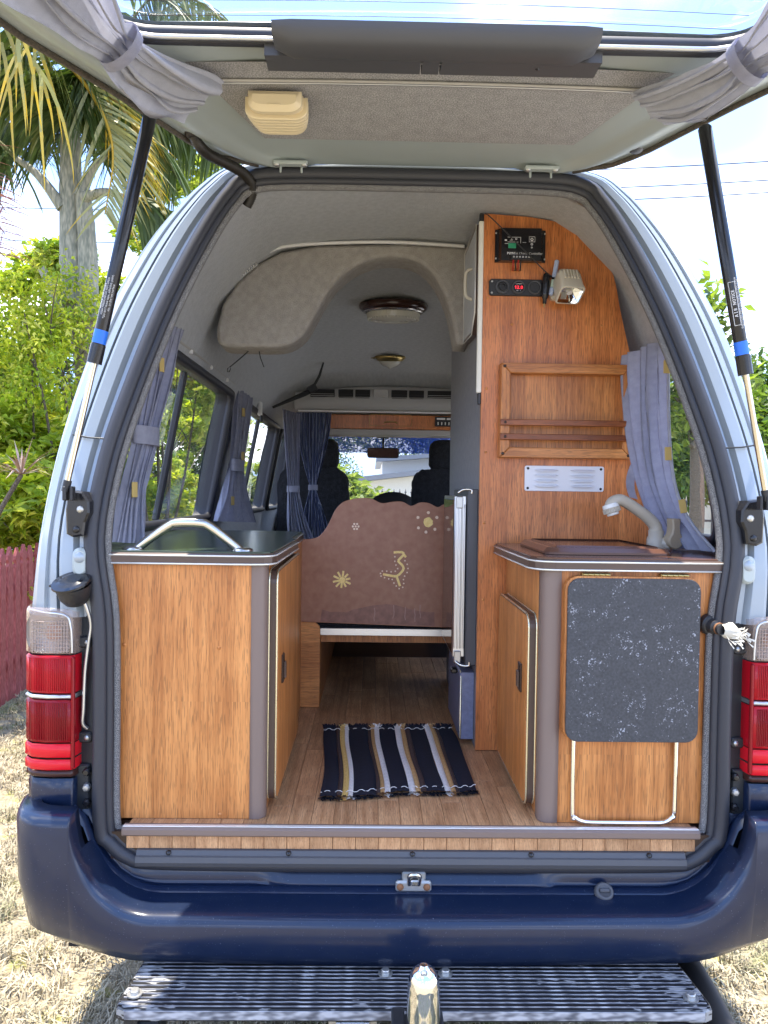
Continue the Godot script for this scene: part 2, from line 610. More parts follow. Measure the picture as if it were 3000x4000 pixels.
	# rug yarns
	for e in [["rug_navy", Color(0.055, 0.065, 0.115), Color(0.10, 0.11, 0.18)], ["rug_navy2", Color(0.045, 0.05, 0.09), Color(0.12, 0.13, 0.20)], ["rug_brown", Color(0.22, 0.16, 0.15), Color(0.38, 0.30, 0.26)], ["rug_yellow", Color(0.80, 0.64, 0.33), Color(0.96, 0.83, 0.52)], ["rug_tan", Color(0.70, 0.53, 0.32), Color(0.86, 0.70, 0.48)], ["rug_white", Color(0.84, 0.82, 0.79), Color(1.0, 0.98, 0.95)]]:
		textured(e[0], speckle_image(101 + taken.size() + e[0].length(), e[1], e[2], 0.12, 2.0, 128), Vector3(16, 16, 40), 0.95)
	# outdoors
	var lw := speckle_image(121, Color(0.44, 0.40, 0.32), Color(0.68, 0.635, 0.535), 0.12, 1.7, 512, 0.45)
	var lg := noise_bytes(123, 512, 512, 0.012, 512, 512, 4)
	for i in 512 * 512:
		if lg[i] > 150:
			var x := i % 512
			var y := i / 512
			lw.set_pixel(x, y, lw.get_pixel(x, y).lerp(Color(0.50, 0.50, 0.24), smoothstep(150, 210, lg[i]) * 0.7))
	textured("lawn", lw, Vector3(0.9, 0.9, 0.9), 1.0)
	textured("concrete", speckle_image(125, Color(0.70, 0.69, 0.66), Color(0.80, 0.79, 0.76), 0.1, 1.4), Vector3(0.6, 0.6, 0.6), 0.9)
	var stw := mat("straw", Color.WHITE, 0.9)
	stw.vertex_color_use_as_albedo = true
	var lf := mat("leaf", Color.WHITE, 0.5)
	lf.vertex_color_use_as_albedo = true
	lf.backlight_enabled = true
	lf.backlight = lin(0.92, 1.0, 0.35)
	var fr := mat("frond", Color.WHITE, 0.5)
	fr.vertex_color_use_as_albedo = true
	fr.backlight_enabled = true
	fr.backlight = lin(0.55, 0.60, 0.25)
	textured("bark", speckle_image(127, Color(0.28, 0.24, 0.20), Color(0.48, 0.43, 0.36), 0.08, 2.0), Vector3(4, 4, 4), 0.95)
	textured("palm_trunk", speckle_image(129, Color(0.40, 0.36, 0.31), Color(0.62, 0.58, 0.52), 0.06, 2.0), Vector3(2, 9, 2), 0.9)
	textured("palm_shaft", speckle_image(131, Color(0.48, 0.49, 0.43), Color(0.68, 0.66, 0.58), 0.03, 2.0), Vector3(5, 1.2, 5), 0.7)
	mat("dead_leaf", lin(0.42, 0.28, 0.20), 0.8)
	textured("fence_paint", speckle_image(133, Color(0.54, 0.235, 0.225), Color(0.70, 0.385, 0.37), 0.05, 2.0), Vector3(7, 1.6, 7), 0.7)
	mat("house_wall", lin(0.72, 0.72, 0.72), 0.7)
	mat("house_cream", lin(0.62, 0.60, 0.52), 0.8)
	mat("house_roof", lin(0.20, 0.21, 0.23), 0.5)
	mat("house_dark_roof", lin(0.07, 0.05, 0.04), 0.7)

# ---------------------------------------------------------------- the van shell
const YB := [0.60, 0.90, 1.10, 1.27, 1.45, 1.62, 1.78, 1.90, 2.00, 2.08, 2.15, 2.205, 2.235, 2.25]
const HB := [0.838, 0.845, 0.85, 0.836, 0.815, 0.783, 0.742, 0.697, 0.65, 0.60, 0.545, 0.47, 0.30, 0.0]
const YI := [0.645, 0.90, 1.10, 1.27, 1.45, 1.62, 1.78, 1.90, 1.99, 2.06, 2.115, 2.16, 2.182, 2.195]
const YO := [0.66, 0.90, 1.10, 1.27, 1.45, 1.62, 1.78, 1.90, 2.00, 2.07, 2.12, 2.165, 2.185, 2.188]
const HO := [0.703, 0.697, 0.70, 0.722, 0.704, 0.663, 0.617, 0.575, 0.535, 0.503, 0.474, 0.435, 0.33, 0.0]
const WIN := [[-0.22, -1.52], [-1.95, -3.10], [-3.25, -3.85]]

func zr(y: float) -> float:
	return -0.27 * pow(maxf(0.0, (y - 1.2) / 0.98), 1.3)

func hi(i: int) -> float:
	return maxf(0.0, HB[i] - 0.055 - (0.02 if i > 8 else 0.0))

func drop(z: float) -> float:
	for k in [[0.0, 0.0, -1.0, 0.0], [-1.0, 0.0, -1.5, 0.03], [-1.5, 0.03, -2.1, 0.10], [-2.1, 0.10, -2.5, 0.16], [-2.5, 0.16, -2.62, 0.37], [-2.62, 0.37, -4.4, 0.40]]:
		if z <= k[0] and z >= k[2]:
			return lerpf(k[1], k[3], (z - k[0]) / (k[2] - k[0]))
	return 0.0

func inner(i: int, z: float, s: float) -> Vector3:
	var y: float = YI[i]
	if y > 1.78:
		y -= drop(z) * (y - 1.78) / 0.41
	return Vector3(s * hi(i), y, z)

func outer(i: int, z: float, s: float) -> Vector3:
	var y: float = YB[i]
	if y > 1.78:
		y -= (y - 1.78) * clampf((-z - 2.7) / 1.1, 0.0, 0.92)
	return Vector3(s * HB[i] * (1.0 - 0.06 * clampf((-z - 3.2) / 1.2, 0.0, 1.0)), y, z)

func build_van() -> void:
	var van := thing("camper_van", "silver and navy high-roof camper van seen through its open rear door", "van", Vector3(0, 0, -2.2))
	# outer skin
	var zs := [-0.22, -1.52, -1.95, -3.10, -3.25, -3.85, -4.30]
	for s in [-1.0, 1.0]:
		var up_st := S()
		var low_st := S()
		for i in 13:
			var st: SurfaceTool = low_st if i < 2 else up_st
			st.set_smooth_group(1)
			var y0: float = YB[i]
			var y1: float = YB[i + 1]
			quad(st, Vector3(s * HB[i], y0, zr(y0) - 0.03), Vector3(s * HB[i + 1], y1, zr(y1) - 0.03), outer(i + 1, minf(zs[0], zr(y1) - 0.06), s), outer(i, minf(zs[0], zr(y0) - 0.06), s))
			for k in zs.size() - 1:
				if i >= 3 and i < 6 and k % 2 == 0:
					continue
				var za := minf(zs[k], zr(y0) - 0.06)
				var zb := minf(zs[k], zr(y1) - 0.06)
				quad(st, outer(i, za, s), outer(i + 1, zb, s), outer(i + 1, zs[k + 1], s), outer(i, zs[k + 1], s))
		# lower sill down to the underside
		low_st.set_smooth_group(2)
		quad(low_st, Vector3(s * 0.838, 0.6, -0.10), Vector3(s * 0.838, 0.6, -4.3), Vector3(s * 0.80, 0.40, -4.3), Vector3(s * 0.80, 0.40, -0.10))
		part(van, "side_panel", up_st, M.silver_paint)
		part(van, "lower_side_panel", low_st, M.navy_paint)
		# rear pillar: a pressed strip between the door seal and the outer corner
		var rows := []
		for i in range(2, 14):
			var yo: float = YO[i]
			var yb: float = YB[i]
			var a := Vector3(s * (HO[i] - 0.006), yo, zr(yo) - 0.006)
			var b := Vector3(s * HB[i], yb, zr(yb) - 0.03)
			var row := []
			for k in [[0.0, 0.0], [0.10, -0.006], [0.2, -0.006], [0.28, 0.006], [0.46, 0.012], [0.50, 0.012], [0.515, -0.014], [0.545, -0.014], [0.56, 0.010], [0.66, 0.012], [0.72, 0.004], [0.76, 0.012], [0.9, 0.010], [0.97, 0.002], [1.0, 0.0]]:
				var p := a.lerp(b, k[0])
				p.z += k[1] + 0.012 * sin(PI * k[0])
				row.append(p)
			rows.append(row)
		var sm := []
		for j in rows[0].size():
			var col := []
			for i in rows.size():
				col.append(rows[i][j])
			sm.append(smooth_path(col, 4))
		var st := S()
		for j in sm.size() - 1:
			grid(st, [sm[j], sm[j + 1]], false, 30 + j)
		var pil := part(van, "rear_pillar", st, M.silver_paint)
		# seam across the pillar and a pressed pad with a rubber stop
		var se := S()
		tube(se, [Vector3(s * 0.688, 1.492, -0.043), Vector3(s * 0.73, 1.494, -0.038), Vector3(s * 0.765, 1.50, -0.042)], 0.0022, 6)
		part(pil, "seam", se, M.dark_panel)
		var stop := S()
		prism(stop, rrect(0.034, 0.062, 0.016), at3(s * 0.728, 1.222, 0.016), 0.02, 0.006, true)
		var so := part(van, "door_stop", stop, M.inner_paint)
		var so2 := S()
		lathe(so2, [Vector2(0, 0.004), Vector2(0.009, 0.003), Vector2(0.012, 0.0)], 14, at3(s * 0.728, 1.232, 0.0165, Basis(Vector3.RIGHT, PI / 2)))
		part(so, "stop_face", so2, M.silver_paint)
		# dark zone inboard of the tail lamp
		var dk := S()
		var drow := []
		for k in [[0.66, 0.545], [0.70, 0.60], [0.703, 0.66], [0.697, 0.9], [0.70, 1.06], [0.703, 1.10]]:
			drow.append(k)
		var dr := []
		for j in 4:
			var r := []
			for k in drow:
				var t := j / 3.0
				r.append(Vector3(s * lerpf(k[0] - 0.006, 0.80, t), lerpf(k[1], maxf(k[1], 0.58) if k[1] < 1.05 else k[1] + 0.025 * t, t), [-0.004, -0.012, -0.012, -0.02][j]))
			dr.append(r)
		grid(dk, dr)
		part(van, "lamp_recess", dk, M.dark_panel)
		for y in [1.045, 0.835]:
			var tab := S()
			prism(tab, rrect(0.036, 0.024, 0.011), at3(s * 0.722, y, -0.002), 0.02, 0.003, true)
			part(van, "lamp_tab", tab, M.black_plastic)
			screw(van, Vector3(s * 0.716, y, -0.001), Vector3.BACK, 0.0065, M.zinc)
		build_tail_lamp(van, s)
		# lock striker beside the opening
		var sk := S()
		prism(sk, [Vector2(-0.024, 0.03), Vector2(-0.008, 0.048), Vector2(0.014, 0.048), Vector2(0.014, -0.05), Vector2(-0.006, -0.055), Vector2(-0.024, -0.035)], at3(s * 0.724, 0.728, 0.0, Basis() if s < 0 else Basis(Vector3.UP, PI) * Basis.from_scale(Vector3(1, 1, -1))), 0.012, 0.003)
		var skp := part(van, "door_striker", sk, M.dark_panel)
		for y in [0.762, 0.728, 0.694]:
			var bt := S()
			lathe(bt, [Vector2(0, 0.014), Vector2(0.006, 0.013), Vector2(0.009, 0.009), Vector2(0.0095, 0.0)], 6, at3(s * 0.714, y, 0.0, Basis(Vector3.RIGHT, PI / 2)), false)
			part(skp, "bolt", bt, M.zinc if y == 0.728 else M.black_gloss)
	# roof edge above the rear door
	var rst := S()
	var re := []
	for k in [[0.0, 0.0, -0.004], [0.35, 0.012, 0.004], [0.7, 0.03, -0.004], [1.0, 0.055, -0.03]]:
		var row := []
		for j in 13:
			var x := lerpf(-0.38, 0.38, j / 12.0)
			row.append(Vector3(x, 2.182 + k[1] - 0.02 * pow(absf(x) / 0.38, 3.0), -0.272 + k[2]))
		re.append(row)
	grid(rst, re)
	part(van, "roof_edge", rst, M.silver_paint)
	# underside and front end
	var un := S()
	bb(un, Vector3(-0.80, 0.30, -4.3), Vector3(0.80, 0.36, -0.12))
	part(van, "underside", un, M.black_matt)
	build_front_end(van)
	for z in [-0.95, -3.45]:
		for s in [-1.0, 1.0]:
			var ty := S()
			var wx := Transform3D(Basis(Vector3.BACK, PI / 2), Vector3(s * 0.70, 0.305, z))
			lathe(ty, [Vector2(0.19, 0.085), Vector2(0.27, 0.095), Vector2(0.305, 0.075), Vector2(0.312, 0.0), Vector2(0.305, -0.075), Vector2(0.27, -0.095), Vector2(0.19, -0.085)], 32, wx)
			var wheel := part(van, "wheel", ty, M.rubber)
			var rim := S()
			lathe(rim, [Vector2(0.195, 0.085), Vector2(0.18, 0.07), Vector2(0.06, 0.06), Vector2(0.0, 0.062), Vector2(0.0, -0.062), Vector2(0.06, -0.06), Vector2(0.18, -0.07), Vector2(0.195, -0.085)], 28, wx)
			part(wheel, "rim", rim, M.zinc)
	# inside skin: headlining, walls
	var line := S()
	var zi := [-0.22, -0.8, -1.52, -1.95, -2.1, -2.5, -2.62, -3.10, -3.25, -3.85, -4.1]
	for s in [-1.0, 1.0]:
		line.set_smooth_group(1)
		for i in 13:
			var r0 := []
			var r1 := []
			for e in [[i, r0], [i + 1, r1]]:
				var n: int = e[0]
				var o := Vector3(s * maxf(HO[n] - 0.045, 0.0), minf(YO[n], 2.155) if n > 10 else YO[n], 0)
				o.z = zr(o.y) - 0.012
				var w := inner(n, minf(-0.22, zr(YI[n]) - 0.09), s)
				e[1].append(o)
				e[1].append(o.lerp(w, 0.45) + Vector3(0, 0, -0.015))
				e[1].append(o.lerp(w, 0.85) + Vector3(0, 0, 0.03))
				for z in zi:
					e[1].append(inner(n, minf(z, zr(YI[n]) - 0.09), s))
			for k in r0.size() - 1:
				var za: float = zi[k - 3] if k >= 3 else 0.0
				var zb: float = zi[k - 2] if k >= 2 else 0.0
				var open := false
				for w in WIN:
					if za <= w[0] + 0.001 and zb >= w[1] - 0.001:
						open = true
				if open and i >= 3 and i < 6 and k >= 3:
					continue
				if s < 0:
					quad(line, r0[k], r1[k], r1[k + 1], r0[k + 1])
				else:
					quad(line, r0[k], r0[k + 1], r1[k + 1], r1[k])
	part(van, "headlining", line, M.headlining)
	build_windows(van)
	build_seal(van)
	build_floor(van)
	build_bumper(van)
	build_step(van)
	build_struts(van)

func build_tail_lamp(van: Node3D, s: float) -> void:
	var path := [Vector2(-0.732, -0.012), Vector2(-0.736, 0.018), Vector2(-0.742, 0.027), Vector2(-0.79, 0.030), Vector2(-0.825, 0.024), Vector2(-0.845, 0.006), Vector2(-0.853, -0.03), Vector2(-0.856, -0.12)]
	var st := S()
	var lens := func(y0: float, y1: float, out: float, top := 0.0) -> SurfaceTool:
		var t := S()
		var rows := []
		var ys := [y0, y0 + 0.003, y1 - 0.003, y1]
		if top > 0.0:
			ys = [y0, y0 + 0.003, y1 - top, y1 - top * 0.35, y1]
		for k in ys.size():
			var row := []
			for j in path.size():
				var p: Vector2 = path[j]
				var ins := -0.004 if (k == 0 or k == ys.size() - 1) else 0.0
				var yy: float = ys[k]
				if top > 0.0 and k >= 3 and j < 3:
					yy -= top * 0.6 * (1.0 - j / 3.0)
				row.append(Vector3(s * -(p.x + (ins + out) * -0.6 * (1.0 if j > 4 else 0.0)), yy, p.y + (ins + out) * (1.0 if j > 0 and j < 6 else 0.0)))
			rows.append(row)
		grid(t, rows)
		return t
	grid(st, [[Vector3(s * 0.85, 0.77, -0.02), Vector3(s * 0.735, 0.77, -0.02)], [Vector3(s * 0.85, 1.11, -0.02), Vector3(s * 0.735, 1.11, -0.02)]])
	var lamp := part(van, "tail_light", st, M.dark_panel)
	part(lamp, "indicator_lens", lens.call(1.024, 1.124, 0.0, 0.022), M.lens_clear)
	part(lamp, "brake_lens", lens.call(0.939, 1.021, 0.0), M.lens_red)
	part(lamp, "lens_strip", lens.call(0.9275, 0.9365, 0.002), M.aluminium)
	part(lamp, "tail_lens", lens.call(0.832, 0.925, 0.0), M.lens_dark_red if s < 0 else M.lens_red)
	part(lamp, "reflector", lens.call(0.800, 0.830, 0.002), M.lens_reflector)
	part(lamp, "reflector", lens.call(0.773, 0.796, 0.002), M.lens_reflector)
	part(lamp, "lens_foot", lens.call(0.757, 0.771, -0.001), M.lens_smoke)
	# moulded edge strip towards the opening and fine ribs over the lenses
	var rim := S()
	tube(rim, smooth_path([Vector3(s * 0.7385, 1.028, 0.027), Vector3(s * 0.7385, 1.05, 0.028), Vector3(s * 0.741, 1.085, 0.029), Vector3(s * 0.752, 1.108, 0.028), Vector3(s * 0.80, 1.114, 0.026), Vector3(s * 0.842, 1.118, 0.004)], 5), 0.0024, 6)
	part(lamp, "lens_rim", rim, M.aluminium)
	var rib := S()
	for k in 13:
		var x := 0.748 + k * 0.0062
		tube(rib, [Vector3(s * x, 1.028, 0.0305 - 0.003 * k / 13.0), Vector3(s * x, 1.098, 0.0305 - 0.003 * k / 13.0)], 0.0011, 4)
	for k in 9:
		var y := 1.032 + k * 0.0078
		tube(rib, [Vector3(s * 0.744, y, 0.0300), Vector3(s * 0.80, y, 0.0305), Vector3(s * 0.826, y, 0.025)], 0.0010, 4)
	part(lamp, "lens_ribs", rib, M.lens_plain)
	for e in [[0.944, 1.016, 22, "lens_red"], [0.838, 0.920, 22, "lens_dark_red"]]:
		var rb := S()
		for k in e[2]:
			var t: float = k / float(e[2] - 1)
			var x := lerpf(0.748, 0.832, t)
			var zz := 0.0298 - 0.0095 * pow(maxf(0.0, t - 0.45) / 0.55, 2.0)
			tube(rb, [Vector3(s * x, e[0], zz), Vector3(s * x, e[1], zz)], 0.0013, 4)
		part(lamp, "lens_ribs", rb, M[e[3]])
	var edge := S()
	bb(edge, Vector3(s * 0.7335, 0.776, 0.0185), Vector3(s * 0.7405, 1.018, 0.0292), 0.002)
	part(lamp, "lens_edge", edge, M.lens_dark_red)
	var rfl := S()
	var rrow := []
	for k in [[0.046, -0.002], [0.040, -0.012], [0.026, -0.022], [0.008, -0.026]]:
		var row := []
		for v in rrect(k[0] * 2.2, k[0] * 2.0, k[0] * 0.7, 4):
			row.append(Vector3(s * 0.790 + v.x, 1.070 + v.y, k[1] + 0.018))
		rrow.append(row)
	grid(rfl, rrow, true)
	part(lamp, "bulb_reflector", rfl, M.zinc)
	var blb := S()
	superquad(blb, Vector3(s * 0.785, 1.068, 0.008), Vector3(0.018, 0.020, 0.012), 1.0, 1.0, 16, 10)
	part(lamp, "bulb", blb, M.lens_amber)
	# painted filler below the lamp
	var f := S()
	var fr := []
	for y in [0.672, 0.676, 0.742, 0.752]:
		var row := []
		var o := -0.006 if y < 0.674 or y > 0.75 else 0.0
		for p in [Vector2(-0.735, -0.012), Vector2(-0.737, 0.020), Vector2(-0.742, 0.024), Vector2(-0.785, 0.026), Vector2(-0.825, 0.02), Vector2(-0.842, 0.0), Vector2(-0.848, -0.1)]:
			row.append(Vector3(s * -p.x, y, p.y + o))
		fr.append(row)
	grid(f, fr)
	part(van, "corner_filler", f, M.navy_paint)
	if s < 0:
		# trailer socket with its lid, and the cable that leads to it
		var sock := S()
		lathe(sock, [Vector2(0.008, -0.05), Vector2(0.024, -0.046), Vector2(0.034, -0.03), Vector2(0.039, -0.004), Vector2(0.039, 0.0)], 18, at3(-0.736, 1.178, 0.03, Basis(Vector3.RIGHT, deg_to_rad(24))))
		var so := part(van, "trailer_socket", sock, M.black_plastic)
		var lid := S()
		lathe(lid, [Vector2(0, 0.008), Vector2(0.022, 0.0075), Vector2(0.030, 0.005), Vector2(0.041, 0.004), Vector2(0.042, 0.0), Vector2(0.0, -0.001)], 22, at3(-0.738, 1.180, 0.033, Basis(Vector3.RIGHT, deg_to_rad(26)) * Basis(Vector3.BACK, deg_to_rad(7))), false)
		bx(lid, Vector3(-0.779, 1.172, 0.028), Vector3(0.014, 0.006, 0.014), 0.002)
		part(so, "socket_lid", lid, M.black_gloss)
		var cab := S()
		tube(cab, smooth_path([Vector3(-0.718, 1.14, 0.016), Vector3(-0.706, 1.09, 0.006), Vector3(-0.712, 1.04, 0.004), Vector3(-0.719, 0.98, 0.004), Vector3(-0.722, 0.90, 0.004), Vector3(-0.724, 0.868, 0.002), Vector3(-0.716, 0.855, -0.004)], 6), 0.0042, 8)
		part(van, "trailer_cable", cab, M.aluminium)

func build_windows(van: Node3D) -> void:
	for s in [-1.0, 1.0]:
		for w in WIN:
			var pin := []
			var pout := []
			var mid := []
			var z0: float = w[0] - 0.0
			var z1: float = w[1]
			var rr := 0.05
			var base := []
			var zc := (z0 + z1) * 0.5
			for p in rrect(absf(z1 - z0), 1.78 - 1.27, rr, 4):
				base.append(Vector2(zc + p.x, 1.525 + p.y))
			var hw := func(y: float, off: float) -> float:
				for i in range(3, 6):
					if y <= YB[i + 1] + 0.0001:
						return lerpf(HB[i], HB[i + 1], (y - YB[i]) / (YB[i + 1] - YB[i])) - off
				return HB[6] - off
			for b in base:
				pin.append(Vector3(s * hw.call(b.y, 0.062), b.y, b.x))
				mid.append(Vector3(s * hw.call(b.y, 0.028), b.y, b.x))
				pout.append(Vector3(s * hw.call(b.y, -0.002), b.y, b.x))
			var st := S()
			grid(st, [pin, mid, pout], true)
			tube(st, pin, 0.016, 6, true)
			# square corners behind the rounded frame
			var fr := part(van, "side_window", st, M.rubber)
			for c in [[z0, 1.27, 0], [z1, 1.27, 1], [z0, 1.78, 2], [z1, 1.78, 3]]:
				var sz := -1.0 if c[0] == z0 else 1.0
				var sy := 1.0 if c[1] == 1.27 else -1.0
				for off in [0.055, 0.002]:
					var cor := S()
					var c0 := Vector3(s * hw.call(c[1], off), c[1], c[0])
					for k in 4:
						var a0 := PI / 2 * k / 4
						var a1 := PI / 2 * (k + 1) / 4
						var y0: float = c[1] + sy * rr * (1 - sin(a0))
						var y1: float = c[1] + sy * rr * (1 - sin(a1))
						tri(cor, c0, Vector3(s * hw.call(y0, off), y0, c[0] + sz * rr * (1 - cos(a0))), Vector3(s * hw.call(y1, off), y1, c[0] + sz * rr * (1 - cos(a1))))
					part(fr, "corner_fill", cor, M.rubber)
			var gl := S()
			var rows := []
			for k in 4:
				var y := 1.272 + k * (0.506 / 3.0)
				rows.append([Vector3(s * hw.call(y, 0.028), y, z0 - 0.002), Vector3(s * hw.call(y, 0.028), y, z1 + 0.002)])
			grid(gl, rows)
			part(fr, "pane", gl, M.side_glass)
			var bar := S()
			var zb := lerpf(z0, z1, 0.5)
			bx(bar, Vector3(s * (hw.call(1.525, 0.034)), 1.525, zb), Vector3(0.02, 0.50, 0.028), 0.004, Basis(Vector3.BACK, s * 0.185))
			part(fr, "sash_bar", bar, M.rubber)

func seal_path(off: float, dz: float) -> Array:
	var right := []
	for k in [[0.0, 0.549], [0.30, 0.549], [0.56, 0.552], [0.625, 0.563], [0.672, 0.60], [0.696, 0.65]]:
		right.append(Vector2(k[0], k[1]))
	for i in range(0, 14):
		if YO[i] > 0.66:
			right.append(Vector2(HO[i], YO[i]))
	var loop := []
	for p in right:
		loop.append(p)
	for k in range(right.size() - 2, 0, -1):
		loop.append(Vector2(-right[k].x, right[k].y))
	var ins := inset(loop, off)
	var out := []
	for p in ins:
		out.append(Vector3(p.x, p.y, zr(p.y) + dz))
	return smooth_path(out, 4, true)

func build_seal(van: Node3D) -> void:
	var st := S()
	tube(st, seal_path(0.012, 0.006), 0.0165, 8, true, Vector2(1.0, 1.0))
	tube(st, seal_path(0.030, 0.0), 0.010, 6, true)
	part(van, "door_seal", st, M.rubber)
	var ed := S()
	tube(ed, seal_path(0.041, -0.012), 0.0095, 6, true)
	part(van, "carpet_edging", ed, M.edge_carpet)

func build_floor(van: Node3D) -> void:
	var f := S()
	bb(f, Vector3(-0.78, 0.60, -2.62), Vector3(0.78, 0.6395, -0.03))
	bb(f, Vector3(-0.66, 0.572, -0.03), Vector3(0.66, 0.632, 0.008))
	var fl := part(van, "floor", f, M.dark_brown)
	# planks of the aisle, each with its own edge
	for col in 25:
		var x0 := -0.625 + col * 0.05
		var far := -1.75 if absf(x0 + 0.025) < 0.37 else -0.12
		var z := 0.012
		var first := true
		while z > far:
			var length := rng.randf_range(0.30, 0.62)
			if first:
				length = rng.randf_range(0.08, 0.5)
				first = false
			var z1 := maxf(z - length, far)
			var p := S()
			bb(p, Vector3(x0 + 0.0004, 0.6396, z1 + 0.0004), Vector3(x0 + 0.0496, 0.645 + rng.randf_range(-0.0002, 0.0002), z - 0.0004), 0.0006)
			part(fl, "plank", p, M["plank%d" % rng.randi_range(0, 4)])
			z = z1
	for k in 25:
		var x0 := -0.625 + k * 0.05
		var p := S()
		bb(p, Vector3(x0 + 0.0004, 0.598, 0.0082), Vector3(x0 + 0.0496, 0.628, 0.0135), 0.0009)
		part(fl, "riser_plank", p, M["plank%d" % rng.randi_range(0, 4)])
	# nosing with a bright insert, and the black sill strip with its screws
	var no := S()
	prism(no, [Vector2(-0.004, 0.6462), Vector2(0.018, 0.6462), Vector2(0.023, 0.642), Vector2(0.023, 0.631), Vector2(0.019, 0.627), Vector2(-0.004, 0.627)], at3(-0.632, 0, 0, Basis(Vector3(0, 0, 1), Vector3.UP, Vector3(-1, 0, 0))), 1.264)
	var nose := part(fl, "step_nosing", no, M.brown_plastic)
	var be := S()
	bb(be, Vector3(-0.632, 0.6464, 0.006), Vector3(0.632, 0.6482, 0.017), 0.0008)
	part(fl, "nosing_bead", be, M.silver_bead)
	var sl := S()
	prism(sl, [Vector2(0.004, 0.572), Vector2(0.012, 0.598), Vector2(0.02, 0.597), Vector2(0.025, 0.588), Vector2(0.030, 0.586), Vector2(0.033, 0.575), Vector2(0.030, 0.566), Vector2(0.004, 0.566)], at3(-0.60, 0, 0, Basis(Vector3(0, 0, 1), Vector3.UP, Vector3(-1, 0, 0))), 1.2)
	part(van, "sill_strip", sl, M.grey_plastic)
	for x in [-0.53, -0.27, 0.0, 0.26, 0.52]:
		screw(van, Vector3(x, 0.594, 0.0235), Vector3(0, 0.8, 0.6), 0.006, M.black_gloss)

func bump_top(x: float) -> float:
	var a := absf(x)
	var t := clampf((a - 0.545) / 0.170, 0.0, 1.0)
	return 0.502 + 0.2 * (1.0 - sqrt(maxf(0.0, 1.0 - t * t)))

